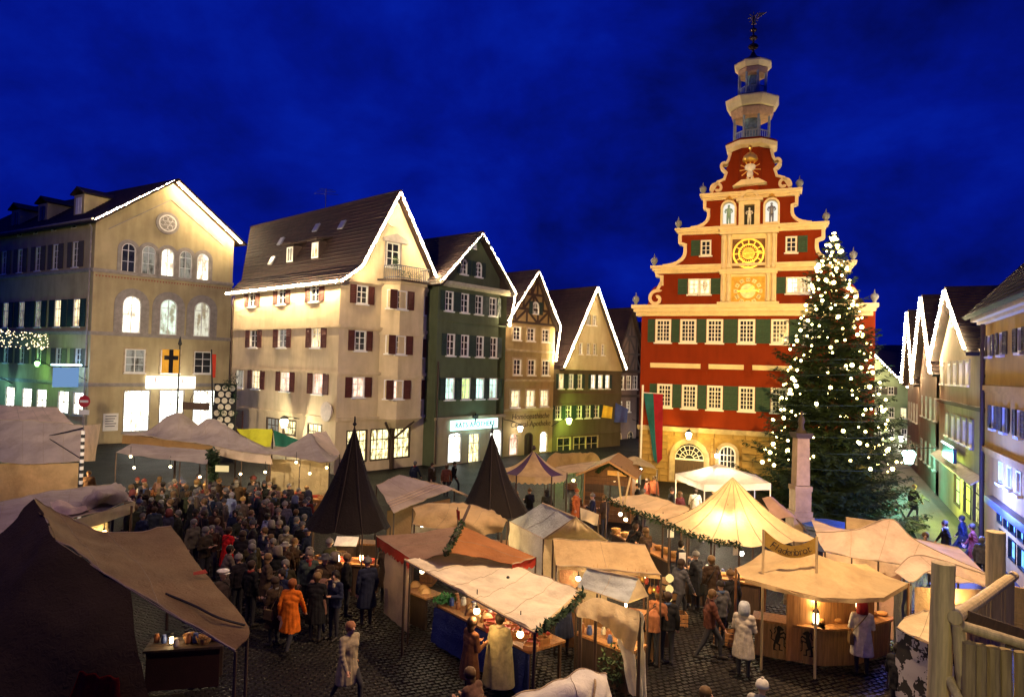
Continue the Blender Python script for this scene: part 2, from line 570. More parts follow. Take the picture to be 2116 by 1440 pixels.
    if shut:
        sw = q5(w * shw) or .3
        def msh():
            mb = MB(); t = .055
            mb.b2(0, sw, -.015, .015, -h / 2, h / 2)
            mb.b2(0, t, -.035, -.0155, -h / 2, h / 2); mb.b2(sw - t, sw, -.035, -.0155, -h / 2, h / 2)
            for zz in (-h / 2 + t / 2, 0, h / 2 - t / 2): mb.b2(t, sw - t, -.035, -.0155, zz - t / 2, zz + t / 2)
            nl = max(3, int(h / .12))
            for k in range(nl):
                zz = -h / 2 + t + (h - 2 * t) * (k + .5) / nl
                mb.mesh([(t, -.016, zz - .04), (sw - t, -.016, zz - .04), (sw - t, -.033, zz - .01), (t, -.033, zz - .01), (sw - t, -.016, zz + .02), (t, -.016, zz + .02)], [(0, 1, 2, 3), (3, 2, 4, 5)])
            return mb.data('shutter', shut)
        sd = cached(('shut', sw, h, shut.name), msh)
        if shl: new('shutter', sd, wd, M @ M4.Translation(V((-w / 2 - sw - .03, -.05, 0))) @ M4.Rotation(random.uniform(-.06, .02), 4, 'Z'))
        if shr: new('shutter', sd, wd, M @ M4.Translation(V((w / 2 + .03, -.05, 0))) @ M4.Rotation(random.uniform(-.02, .05), 4, 'Z'))
    if holes is not None:
        holes.append((s - w / 2, s + w / 2, z - h / 2, z + h / 2))
    return wd
def row(bld, F, holes, centers, wpx, hpx, glass=None, y0=0.0, **kw):
    out = [F.px(x, y, y0) for x, y in centers]
    zm = sum(o[1] for o in out) / len(out)
    cx = sum(c[0] for c in centers) / len(centers); cyy = sum(c[1] for c in centers) / len(centers)
    a, b = F.px(cx - wpx / 2, cyy, y0), F.px(cx + wpx / 2, cyy, y0)
    c, d = F.px(cx, cyy - hpx / 2, y0), F.px(cx, cyy + hpx / 2, y0)
    w, h = b[0] - a[0], c[1] - d[1]
    for i, (s, z) in enumerate(out):
        g = glass[i] if isinstance(glass, (list, tuple)) else glass
        k = dict(kw)
        for kk, vv in kw.items():
            if isinstance(vv, list): k[kk] = vv[i]
        window(bld, F, s, zm, w, h, g, holes=holes, y0=y0, **k)
    return zm, w, h
def clip(poly, f):
    out = []
    for i, p in enumerate(poly):
        q = poly[(i + 1) % len(poly)]
        fp, fq = f(p), f(q)
        if fp >= 0: out.append(p)
        if fp * fq < 0:
            t = fp / (fp - fq); out.append((p[0] + (q[0] - p[0]) * t, p[1] + (q[1] - p[1]) * t))
    return out
def wall(bld, F, z0, top, holes, m, name='wall', reveal=.22, y=0.0):
    """front wall under the polyline top [(x, z)...] with real openings"""
    mb = MB()
    xs = sorted(set([round(x, 4) for x, _ in top] + [round(h[i], 4) for h in holes for i in (0, 1)]))
    xs = [x for x in xs if top[0][0] - 1e-6 <= x <= top[-1][0] + 1e-6]
    zt = max(z for _, z in top)
    zs = sorted(set([z0, zt] + [round(h[i], 4) for h in holes for i in (2, 3)]))
    def tz(x):
        for (xa, za), (xb, zb) in zip(top, top[1:]):
            if xa - 1e-6 <= x <= xb + 1e-6: return za + (zb - za) * (x - xa) / max(1e-9, xb - xa)
        return zt
    for xa, xb in zip(xs, xs[1:]):
        if xb - xa < 1e-4: continue
        ta, tb = tz(xa + 1e-5), tz(xb - 1e-5)
        for za, zb in zip(zs, zs[1:]):
            mx, mz = (xa + xb) / 2, (za + zb) / 2
            if any(h[0] < mx < h[1] and h[2] < mz < h[3] for h in holes): continue
            p = clip([(xa, za), (xb, za), (xb, zb), (xa, zb)], lambda q: ta + (tb - ta) * (q[0] - xa) / (xb - xa) - q[1])
            if len(p) > 2: mb.face([(a, y, b) for a, b in p])
    for a, b, c, d in holes:
        for p, q in (((a, c), (b, c)), ((b, c), (b, d)), ((b, d), (a, d)), ((a, d), (a, c))):
            mb.face([(p[0], y, p[1]), (q[0], y, q[1]), (q[0], y + reveal, q[1]), (p[0], y + reveal, p[1])])
    me = bpy.data.meshes.new(name); me.from_pydata(mb.v, [], mb.f); me.materials.append(m)
    b_ = bmesh.new(); b_.from_mesh(me); bmesh.ops.remove_doubles(b_, verts=b_.verts, dist=1e-4); b_.to_mesh(me); b_.free()
    return new(name, me, bld, F.M)
def slope(bld, O, U, Vv, m, name='roof', lift=.05, thick=.14, course=.32, grow=0.0):
    """tiled roof slope: O lower corner, U along the eave, Vv up the slope; courses overlap as real steps"""
    O, U, Vv = V(O), V(U), V(Vv)
    X = U.normalized(); Nn = X.cross(Vv).normalized()
    if Nn.z < 0: Nn = -Nn
    Y = Nn.cross(X)
    if Y.dot(Vv) < 0: Y = -Y
    flip = X.cross(Y).dot(Nn) < 0
    if flip:
        O = O + U; X = -X; U = -U
    Mx = M4.Identity(4)
    for i in range(3):
        Mx[i][0], Mx[i][1], Mx[i][2], Mx[i][3] = X[i], Y[i], Nn[i], O[i]
    L = U.length; vx, vy = Vv.dot(X), Vv.dot(Y)
    n = max(2, int(round(vy / course)))
    mb = MB()
    nu = max(1, int(L / 1.2))
    def wob(u, t): return .03 * mnoise.noise(V((u * .5, t * 5, O.x)))
    for i in range(n):
        t0, t1 = i / n, (i + 1) / n
        for k in range(nu):
            u0, u1 = L * k / nu, L * (k + 1) / nu
            a0, a1 = wob(u0, t0), wob(u1, t0); b0, b1 = wob(u0, t1), wob(u1, t1)
            def ux(u, t): return (u * (L + grow * t) / L) if not flip else (L - (L - u) * (L + grow * t) / L)
            p00, p10, p01, p11 = ux(u0, t0), ux(u1, t0), ux(u0, t1), ux(u1, t1)
            mb.face([(p00 + vx * t0, vy * t0, lift + a0), (p10 + vx * t0, vy * t0, lift + a1), (p11 + vx * t1, vy * t1, .012 + b1), (p01 + vx * t1, vy * t1, .012 + b0)])
            mb.face([(p00 + vx * t0, vy * t0, a0), (p10 + vx * t0, vy * t0, a1), (p10 + vx * t0, vy * t0, lift + a1), (p00 + vx * t0, vy * t0, lift + a0)])
    q = [(0, 0), (L, 0), (L + vx + (0 if flip else grow), vy), (vx - (grow if flip else 0), vy)]
    mb.face([(x, y, -thick) for x, y in q][::-1])
    for i in range(4):
        a, b = q[i], q[(i + 1) % 4]
        mb.face([(a[0], a[1], -thick), (b[0], b[1], -thick), (b[0], b[1], .03), (a[0], a[1], .03)])
    me = bpy.data.meshes.new(name); me.from_pydata(mb.v, [], mb.f); me.materials.append(m)
    return new(name, me, bld, Mx)
def gable_roof(bld, F, top, e, L, m, ov=.45, eave=.4, grow=0.0):
    """slopes behind a gable outline, running back along the local direction e"""
    e = V(e).normalized(); ew = F.M.to_3x3() @ e
    ai = max(range(len(top)), key=lambda i: top[i][1])
    for i in range(len(top) - 1):
        lo, hi = (top[i], top[i + 1]) if i < ai else (top[i + 1], top[i])
        if hi[1] - lo[1] < .05: continue
        a, b = F.w(lo[0], 0, lo[1]), F.w(hi[0], 0, hi[1])
        v = b - a
        first = (i == 0 or i == len(top) - 2)
        if first:
            ex = v.normalized() * eave; a = a - ex; v = v + ex
        a = a + V((0, 0, .1)); v = v
        H = max(z for _, z in top) - min(z for _, z in top); zl = min(z for _, z in top)
        g0, g1 = grow * (lo[1] - zl) / H, grow * (hi[1] - zl) / H
        slope(bld, a - ew * ov, ew * (L + ov + g0), v, m, grow=g1 - g0)
def shell(bld, F, W, z1, e, L, m, left=True, right=True, back=True, x0=0.0):
    e = V(e).normalized() * L
    mb = MB()
    if left: mb.face([(x0, 0, 0), (x0, 0, z1), (x0 + e.x, e.y, z1), (x0 + e.x, e.y, 0)])
    if right: mb.face([(W, 0, 0), (W + e.x, e.y, 0), (W + e.x, e.y, z1), (W, 0, z1)])
    if back: mb.face([(x0 + e.x, e.y, 0), (x0 + e.x, e.y, z1), (W + e.x, e.y, z1), (W + e.x, e.y, 0)])
    me = bpy.data.meshes.new('side_wall'); me.from_pydata(mb.v, [], mb.f); me.materials.append(m)
    return new('side_wall', me, bld, F.M)
def ledge(bld, F, x0, x1, z, m, h=.18, out=.12, name='string_course', y0=0.0):
    mb = MB()
    mb.b2(x0, x1, y0 - out, y0 + .02, z - h * .2, z + h / 2)
    mb.b2(x0 + .02, x1 - .02, y0 - out * .55, y0 + .02, z - h / 2, z - h * .2 - .002)
    return new(name, mb.data(name, m), bld, F.M)
def light_string(label, runs, spacing=.2, r=.05, m=None, group='strings of lights on the gables', wire=True):
    m = m or BULB
    p = V(runs[0][0])
    t = thing('light_string', label, 'light string', p, group)
    mb, wb = MB(), MB()
    for pts in runs:
        pts = [V(a) for a in pts]
        wb.path(pts, .012, 4)
        acc = 0.0
        for a, b in zip(pts, pts[1:]):
            L = (b - a).length; n = max(1, int(L / spacing))
            for k in range(n):
                q = a.lerp(b, (k + .5) / n)
                q = q + V((random.uniform(-.015, .015), random.uniform(-.015, .015), -.04 + random.uniform(-.02, .015)))
                mb.ico(q, r * random.uniform(.75, 1.2), 1)
    wb.build('wire', IRON, t)
    o = mb.build('bulbs', m, t); o['kind'] = 'stuff'
    return t
def text(parent, body, M, size, m, extrude=.015, name='lettering', align='CENTER', shear=0.0, space=1.0):
    c = bpy.data.curves.new(name, 'FONT')
    c.body = body; c.size = size; c.extrude = extrude; c.align_x = align; c.align_y = 'CENTER'; c.shear = shear
    c.space_character = space; c.resolution_u = 3
    tmp = bpy.data.objects.new('tmp_text', c); col.objects.link(tmp)
    dg = bpy.context.evaluated_depsgraph_get()
    me = bpy.data.meshes.new_from_object(tmp.evaluated_get(dg)); me.name = name
    bpy.data.objects.remove(tmp); bpy.data.curves.remove(c)
    me.materials.clear(); me.materials.append(m)
    return new(name, me, parent, M)
FACE_OUT = M4.Rotation(math.pi / 2, 4, 'X')      # text plane -> facade plane, reading from outside
def lamp_light(parent, p, power, color, radius=.12, spot=None, name='light'):
    if spot:
        l = bpy.data.lights.new(name, 'SPOT'); l.spot_size = spot[1]; l.spot_blend = spot[2]
    else:
        l = bpy.data.lights.new(name, 'POINT')
    l.energy = power; l.color = color; l.shadow_soft_size = radius
    M = M4.Translation(V(p))
    if spot:
        d = (V(spot[0]) - V(p)).normalized()
        M = M @ d.to_track_quat('-Z', 'Y').to_matrix().to_4x4()
    return new(name, l, parent, M)
def floodlight(label, p, target, power, color, angle, blend=.5):
    """a mast with a floodlight head on top"""
    p = V(p)
    t = thing('floodlight_mast', label, 'floodlight', (p.x, p.y, 0), 'floodlights on masts')
    MB().tube((p.x, p.y, 0), (p.x, p.y, p.z - .3), .1, .07, 10).build('mast', IRON, t)
    d = (V(target) - p).normalized()
    R = d.to_track_quat('-Z', 'Y').to_matrix().to_4x4()
    mb = MB().lathe([(.16, .25), (.2, .1), (.28, -.04)], n=14)
    mb.build('housing', IRON, t, M4.Translation(p - d * .1) @ R)
    MB().lathe([(.25, .02), (.25, .0)], n=14).build('lens', emit('flood_lens', (1, .85, .6), 3), t, M4.Translation(p - d * .14) @ R)
    lamp_light(t, p + d * .2, power, color, .22, (V(target), angle, blend))
    return t

def added_fill_lamp(label, p, target, power, color, angle):
    """an unseen lamp on a high cable, added to light the market from above"""
    p = V(p); t = thing('added_fill_lamp', label, 'lamp', p, 'added lamps on unseen cables over the square')
    MB().path([p + V((-32, 0, 2.2)), p + V((-14, 0, .9)), p + V((0, 0, .55)), p + V((14, 0, .9)), p + V((32, 0, 2.2))], .015, 5).build('cable', IRON, t)
    MB().lathe([(.06, .5), (.1, .3), (.34, .1), (.38, 0), (.33, .0), (.08, .26)], p, 16).build('shade', IRON, t)
    MB().lathe([(.1, .02), (.12, .1), (.06, .2)], p, 10).build('bulb', LAMPGLOW, t)
    lamp_light(t, p + V((0, 0, -.06)), power, color, .2, (V(target), angle, 1.0))
    return t
# ------------------------------------------------------------------ floodlights for the lit fronts, on masts out of view, plus added fill lamps
floodlight('tall mast with a floodlight aimed at the red town hall', (1.5, -1.5, 11.0), (12.5, 42, 9.0), 92000, (1.0, .60, .17), math.radians(38), .75)
floodlight('tall mast with a floodlight aimed at the left row of houses', (-13.0, 0.5, 12.0), (-17, 50, 10.0), 52000, (1.0, .77, .50), math.radians(50), .8)
floodlight('added unseen mast with a small fill lamp for the log platform', (2.6, 1.2, 7.6), (5.2, 8.5, 4.2), 900, (1, .84, .36), math.radians(50), .8)  # added out of view to brighten the log post
floodlight('added unseen mast with a yellow floodlight aimed at the right-hand houses', (10.5, 2.0, 10.5), (18.5, 27, 8.5), 9000, (1.0, .66, .24), math.radians(46), .8)  # added out of view to brighten the yellow house front

added_fill_lamp('added amber fill lamp on an unseen cable over the right half of the market', (6.0, 13.0, 17.5), (5.6, 17.5, 2), 24000, (1.0, .64, .34), math.radians(96))  # added overhead so tent tops are lit and undersides stay dark
added_fill_lamp('added dim fill lamp on an unseen cable over the left half of the market', (-10.0, 13.0, 17.0), (-10, 17.5, 2), 2800, (1.0, .62, .34), math.radians(100))  # weaker fill added out of view over the left stalls
# ------------------------------------------------------------------ corner house with round-arched windows (far left)
P_YEL = plaster('plaster_buff', (.46, .38, .22))
cA = atd(190, 640, 54.0)
FA = Facade(cA, atd(478, 640, 62.1))
dirL = V((-1.67, 1.0, 0)).normalized()
FAL = Facade(V((cA.x, cA.y, 0)) + dirL * 26, cA)
A = thing('corner_house', 'buff corner house with round-arched windows under a wide lit gable', 'house', (cA.x, cA.y, 0))
eA = FA.loc(dirL)
zE = (FA.px(186, 447)[1] + FA.px(478, 500)[1]) / 2
sAp, zAp = FA.px(352, 374)
topA = [(0, zE), (FA.W * .5, zAp), (FA.W, zE)]
holes = []
# attic arcade, oculus, piano nobile arches, plain windows, shop windows
row(A, FA, holes, [(265.6, 529), (307, 537), (346, 544), (383, 550), (419, 556.6)], 27, 60, [DG, LIT_DIM, LIT_WHITE, LIT_DIM, LIT_WHITE], arch=True, nx=2, ny=3, wallmat=P_YEL, surround=(GREYSTONE, .3), fw=.06)
row(A, FA, holes, [(272, 647), (348, 657), (417, 661)], 36, 74, [LIT_WHITE, lit_glass('lit_room_pale', (.75, .9, .75), 1.3, .4), lit_glass('lit_room_pale2', (.8, .78, .6), 1.0, .4)], arch=True, nx=2, ny=4, wallmat=P_YEL, surround=(GREYSTONE, .62), fw=.07)
row(A, FA, holes, [(279, 744.5), (352, 746), (419, 752)], 40, 47, [LIT_DIM, LIT_DIM, DG], nx=2, ny=3, split=True, surround=(STONE, .12))
row(A, FA, holes, [(282, 851), (354, 848), (422, 843)], 52, 84, LIT_SHOP, nx=3, ny=3, split=True, frame=GREYSTONE, name='shop_window')
so, zo = FA.px(346, 462)
wo_ = new('round_window', MB().lathe([(.72, -.05), (.95, -.02), (.95, .1), (.72, .1)], n=24, M=M4.Rotation(math.pi / 2, 3, 'X')).data('round_window', GREYSTONE), A, FA.M @ M4.Translation(V((so, -.02, zo))))
wm = FA.M @ M4.Translation(V((so, -.06, zo)))
new('pane', MB().lathe([(.7, 0), (.7, .03)], n=24, M=M4.Rotation(math.pi / 2, 3, 'X')).data('pane', lit_glass('oculus_glass', (.25, .42, .9), .7, .3)), wo_, wm)
mb = MB()
for k in range(6):
    a = math.pi / 3 * k
    ringp = [(.42 * math.cos(a) + .2 * math.cos(b), .42 * math.sin(a) + .2 * math.sin(b)) for b in [i * math.pi / 5 for i in range(11)]]
    mb.band(ringp, .05, -.06, -.01)
mb.band([(.17 * math.cos(i * math.pi / 6), .17 * math.sin(i * math.pi / 6)) for i in range(13)], .05, -.06, -.01)
mb.band([(.68 * math.cos(i * math.pi / 12), .68 * math.sin(i * math.pi / 12)) for i in range(25)], .1, -.07, -.01)
new('tracery', mb.data('tracery', WHITE), wo_, wm)
wall(A, FA, 0, topA, holes, P_YEL, 'gable_wall')
for (ya, yb), out in (((552, 592), .16), ((683, 706), .16), ((793, 797), .12)):
    z = (FA.px(186, ya)[1] + FA.px(476, yb)[1]) / 2
    ledge(A, FA, -.1, FA.W + .05, z, GREYSTONE, .3, out)
    ledge(A, FAL, 0, FAL.W - .02, z, GREYSTONE, .3, out)
zf = (FA.px(186, 552)[1] + FA.px(476, 592)[1]) / 2 - .35
mb = MB()
for k in range(48):
    x = .2 + (FA.W - .4) * k / 47
    mb.prism([(x - .08, zf), (x, zf - .16), (x + .08, zf)], -.03, .0)
new('painted_frieze', mb.data('painted_frieze', mat('frieze_red', (.35, .12, .07), .8)), A, FA.M)
mb = MB()
gx = [FA.px(225, 467), FA.px(346, 412), FA.px(453, 513)]
mb.band([(gx[0][0], (gx[0][1] + gx[2][1]) / 2), (FA.W / 2, gx[1][1]), (FA.W - gx[0][0], (gx[0][1] + gx[2][1]) / 2)], .07, -.05, .01)
new('gable_moulding', mb.data('gable_moulding', GREYSTONE), A, FA.M)
# left street face
hl = []
row(A, FAL, hl, [(41, 482), (74, 476), (112, 470), (153, 464)], 10, 16, DG, nx=1, ny=2, fw=.06, sill=False)
row(A, FAL, hl, [(10, 542), (43, 538), (80, 534), (116, 532), (157, 528)], 11, 50, DG, nx=2, ny=4, shut=SH_GREY, shw=.85, fw=.06)
row(A, FAL, hl, [(13, 649), (46, 649), (80, 649), (120, 649), (159, 648)], 12, 54, [LIT_DIM, LIT_DIM, LIT_DIM, LIT_WARM, LIT_WARM], nx=2, ny=3, shut=SH_DARK, shw=.85, fw=.06)
row(A, FAL, hl, [(14, 733), (47, 733), (82, 735), (122, 740), (163, 737)], 11, 34, DG, nx=2, ny=3, shut=SH_GREY, shw=.85, fw=.06)
row(A, FAL, hl, [(21, 820), (56, 823), (86, 824), (131, 832), (163, 836)], 22, 46, LIT_SHOP, nx=2, ny=2, split=True, fw=.07, frame=GREYSTONE, name='shop_window')
hl = [h for h in hl if h[0] > .3 and h[1] < FAL.W - .05]
wall(A, FAL, 0, [(0, zE), (FAL.W, zE)], hl, P_YEL, 'side_wall')
shell(A, FA, FA.W, zE, eA, 26, P_YEL, left=False)
gable_roof(A, FA, topA, eA, 26, TILE, ov=1.0, eave=.75)
# gutter, down-pipe, dormers on the street slope
mb = MB().tube((-.35, -.35, zE - .05), (FAL.W + .2, -.35, zE - .05), .1, None, 8)
mb.path([(FAL.W - .6, -.3, zE - .1), (FAL.W - .35, -.12, zE - .7), (FAL.W - .35, -.12, .3)], .07, 6)
new('gutter', mb.data('gutter', GREYSTONE), A, FAL.M)
upL = (FA.w(FA.W / 2, 0, zAp) - FA.w(0, 0, zE))
for k, (u, hh) in enumerate(((20.6, 1.75), (14.5, 1.6), (9.5, 1.5))):
    b0 = FAL.w(u, 0, zE) + upL * .24
    Md = M4.Translation(b0) @ FAL.M.to_3x3().to_4x4()
    d = new('dormer', MB().b2(-.8, .8, -.1, 3, -.6, hh).data('dormer', P_YEL), A, Md)
    new('dormer_roof', MB().prism([(-1.05, hh), (0, hh + .55), (1.05, hh), (1.05, hh + .1), (0, hh + .68), (-1.05, hh + .1)], -.35, 3.2).data('dormer_roof', TILE_D), d, Md)
    new('dormer_window', MB().b2(-.45, .45, -.14, -.105, .1, hh - .25).b2(-.03, .03, -.17, -.141, .1, hh - .25).data('dormer_window', WHITE if k == 0 else DG), d, Md)
# bright shop sign over the middle window
ss, zs_ = FA.px(352, 790)
sg = new('shop_sign', MB().b2(-2.0, 2.0, -.22, -.13, -.52, .52).data('shop_sign', emit('sign_white', (1.0, .95, .84), 3.2)), A, FA.M @ M4.Translation(V((ss, 0, zs_))))
text(sg, 'Fir      au', FA.M @ M4.Translation(V((ss, -.25, zs_ + .2))) @ FACE_OUT, .75, mat('sign_red', (.4, .05, .03), .5), .01)
lamp_light(A, FA.w(ss, -1.0, zs_ + .1), 160, (1, .93, .8), .3)
notice = new('notice_board', MB().b2(-.55, .55, -.09, -.03, -.7, .7).data('notice_board', WHITE), A, FA.M @ M4.Translation(V((FA.px(228, 872)[0], 0, FA.px(228, 872)[1]))))
mb = MB()
for k in range(5): mb.b2(-.4, .4 - .1 * (k % 3), -.1, -.0901, .45 - k * .2, .52 - k * .2)
new('notice_text', mb.data('notice_text', mat('print_grey', (.12, .12, .14), .8)), notice, FA.M @ M4.Translation(V((FA.px(228, 872)[0], 0, FA.px(228, 872)[1]))))
light_string('string of warm bulbs under the wide eaves of the buff corner house', [[FA.w(-.25, -.75, zE - .12), FA.w(FA.W / 2, -.75, zAp - .02), FA.w(FA.W + .35, -.75, zE - .2)]], .18, .065)
# hanging lit sign on a bracket at the street corner
tS = thing('hanging_sign', 'blue-lit hanging shop sign on an iron bracket at the corner', 'sign', FAL.w(FAL.W - 1.2, -.1, 5.2))
sx, sz = FAL.px(172, 770)
MB().path([FAL.w(FAL.W - .1, -.05, sz + .5), FAL.w(FAL.W - .1, -2.6, sz + .5)], .05, 6).path([FAL.w(FAL.W - .1, -.05, sz - .6), FAL.w(FAL.W - .1, -2.2, sz + .5)], .03, 6).build('bracket', IRON, tS)
MB().b2(FAL.W - .18, FAL.W - .02, -2.55, -.75, sz - 1.1, sz + .4).build('board', emit('sign_blue', (.30, .55, 1.0), .55), tS, FAL.M)
MB().b2(FAL.W - .28, FAL.W + .08, -2.65, -.6, sz + .56, sz + .66).build('lamp_strip', emit('sign_strip', (.6, .8, 1.0), 9), tS, FAL.M)
lamp_light(tS, FAL.w(FAL.W - 1.0, -1.7, sz + .2), 170, (.35, .62, 1.0), .2)
# green street lamp further down the street face
def wall_lamp(label, p, wallp, power, color, glow=None, size=.2, group='wall lamps on iron brackets'):
    t = thing('wall_lamp', label, 'lamp', wallp, group)
    p, wp = V(p), V(wallp)
    MB().path([wp, wp.lerp(p, .5) + V((0, 0, .25)), p + V((0, 0, size * 1.6))], .03, 6).build('bracket', IRON, t)
    MB().lathe([(size * .5, -size), (size * .95, size * .5), (size * .5, size)], p, 8).build('lantern', glow or emit('lantern_' + str(round(color[0], 2)) + str(round(color[1], 2)), color, 14), t)
    MB().lathe([(size * 1.1, size * 1.0), (size * .5, size * 1.5), (.03, size * 1.7)], p, 8).build('cap', IRON, t)
    o = wp - p; o.z = 0
    lamp_light(t, p - o.normalized() * (size * 1.4), power, color, .1)
    return t
s_, z_ = FAL.px(110, 745)
wall_lamp('green-glowing wall lamp on the side street face of the corner house', FAL.w(s_, -1.2, z_ - .3), FAL.w(s_, 0, z_ - .6), 260, (.35, 1.0, .22))
wall_lamp('cyan-glowing wall lamp at the far end of the side street face', FAL.w(13.6, -1.2, 4.6), FAL.w(13.6, 0, 4.4), 200, (.3, .95, .85))
# icicle lights across the side street
ti = thing('icicle_lights', 'curtain of hanging icicle lights across the side street at far left', 'light string', at(20, 690, 6.8))
mb, wb = MB(), MB()
p0, p1 = atd(-120, 668, 40), atd(104, 692, 44)
wb.path([p0, p0.lerp(p1, .5) - V((0, 0, .1)), p1], .012, 4)
for k in range(230):
    q = p0.lerp(p1, random.random() ** .8); mb.ico(q + V((random.uniform(-.2, .2), random.uniform(-.2, .2), -random.random() ** 1.2 * 1.05)), random.uniform(.022, .04), 1)
wb.build('wire', IRON, ti); o = mb.build('bulbs', emit('icicle_bulb', (1, .78, .42), 5), ti); o['kind'] = 'stuff'
# no-entry sign
q = atd(176, 829, 49.0)
t = thing('no_entry_sign', 'round red no-entry sign on a pole by the corner house', 'road sign', (q.x, q.y, 0))
MB().tube((q.x, q.y, 0), (q.x, q.y, q.z + .5), .035, None, 8).build('pole', GREYSTONE, t)
MB().lathe([(.42, 0), (.42, .03)], V((q.x, q.y - .08, q.z)), 24, M=M4.Rotation(math.pi / 2, 3, 'X')).build('disc', mat('sign_disc_red', (.45, .03, .04), .4, .05), t)
MB().b2(q.x - .3, q.x + .3, q.y - .125, q.y - .115, q.z - .08, q.z + .08).build('bar', WHITE, t)
MB().b2(q.x - .38, q.x + .38, q.y - .1, q.y - .08, q.z - .95, q.z - .6).build('supplementary_plate', WHITE, t)

# ------------------------------------------------------------------ cream house with oxblood shutters
P_CRM = plaster('plaster_cream', (.60, .48, .31))
cB = atd(703, 700, 43.0)
FB = Facade(cB, atd(903, 700, 49.0))
dB = FB.Y.copy()
FBL = Facade(V((cB.x, cB.y, 0)) + dB * 14.5, cB)
B = thing('cream_house', 'cream house with oxblood shutters, an oriel and a steep lit gable', 'house', (cB.x, cB.y, 0))
zEB = (FB.px(704, 574)[1] + FB.px(903, 608)[1]) / 2
sApB, zApB = FB.px(817, 398)
topB = [(-.12, zEB), (1.05, zEB + 1.0), (sApB, zApB), (FB.W - .85, zEB + 1.25), (FB.W + .12, zEB)]
hb, hbl = [], []
kw = dict(nx=2, ny=3, shut=SH_RED, shw=.52, fw=.07)
row(B, FBL, hbl, [(522, 614), (583, 609.5), (651, 604)], 17, 39, DG, **kw)
row(B, FBL, hbl, [(525, 698), (584, 698), (654, 699)], 18, 40, [DG, LIT_DIM, LIT_WARM], **kw)
row(B, FBL, hbl, [(530, 783), (590, 789), (657.5, 792)], 19, 42, [LIT_WARM, LIT_PINK, LIT_PINK], **kw)
row(B, FBL, hbl, [(496, 781)], 14, 40, LIT_DIM, nx=1, ny=2)
row(B, FBL, hbl, [(563, 880), (598, 885), (650, 888)], 28, 32, [LIT_DIM, LIT_SHOPW, LIT_SHOPW], nx=3, ny=2, split=True, frame=DARKWOOD, sill=False, name='shop_window')
sd_, zd_ = FBL.px(495, 875)
new('cellar_shutter', MB().b2(-.55, .55, -.08, -.01, -1.0, 1.0).data('cellar_shutter', SH_RED), B, FBL.M @ M4.Translation(V((sd_, 0, zd_))))
# storeys of the gable face overhang a little; the oriel projects in the middle
kw2 = dict(nx=2, ny=3, shut=SH_RED, shw=.5, fw=.08)
gl3 = LIT_PINK
row(B, FB, hb, [(748, 609)], 24, 39, DG, **kw2)
row(B, FB, hb, [(744, 704)], 24, 41, DG, **kw2)
row(B, FB, hb, [(740, 800)], 25, 42, gl3, **kw2)
row(B, FB, hb, [(870, 631)], 15, 38, DG, shl=False, **kw2)
row(B, FB, hb, [(865, 719)], 16, 38, DG, shl=False, **kw2)
row(B, FB, hb, [(859, 805)], 18, 40, gl3, shl=False, **kw2)
row(B, FB, hb, [(737, 917), (785, 918), (828, 919)], 40, 66, [LIT_SHOPW, LIT_SHOPW, LIT_SHOPW], nx=3, ny=3, split=True, frame=DARKWOOD, sill=False, name='shop_window')
row(B, FB, hb, [(812, 527)], 28, 50, DG, nx=2, ny=3, surround=(GREYSTONE, .12), name='balcony_door')
so, zo = FB.px(811, 454)
wm = FB.M @ M4.Translation(V((so, -.02, zo)))
oc = new('oculus', MB().lathe([(.34, -.05), (.5, -.02), (.5, .06), (.34, .06)], n=20, M=M4.Rotation(math.pi / 2, 3, 'X')).data('oculus', P_CRM), B, wm)
new('pane', MB().lathe([(.35, .0), (.35, .03)], n=20, M=M4.Rotation(math.pi / 2, 3, 'X')).data('pane', DG), oc, wm)
wall(B, FB, 0, topB, hb, P_CRM, 'gable_wall')
wall(B, FBL, 0, [(0, zEB), (FBL.W, zEB)], hbl, P_CRM, 'side_wall')
shell(B, FB, FB.W, zEB, (0, 1, 0), 14.5, P_CRM, left=False)
gable_roof(B, FB, topB, (0, 1, 0), 14.7, TILE, ov=.6, eave=.5, grow=5.5)
for (ya, yb) in ((574, 606), (671, 692), (767, 779), (864, 862)):
    z = (FB.px(704, ya)[1] + FB.px(900, yb)[1]) / 2
    ledge(B, FB, -.08, FB.W + .05, z, P_CRM, .26, .14, 'storey_ledge')
    ledge(B, FBL, .1, FBL.W - .002, z, P_CRM, .2, .1, 'storey_ledge')
# pediment over the balcony door
sp, zp = FB.px(815, 499)
new('pediment', MB().prism([(-1.0, 0), (1.0, 0), (.95, .25), (0, .6), (-.95, .25)], -.3, 0).data('pediment', GREYSTONE), B, FB.M @ M4.Translation(V((sp, -.002, zp - .1))))
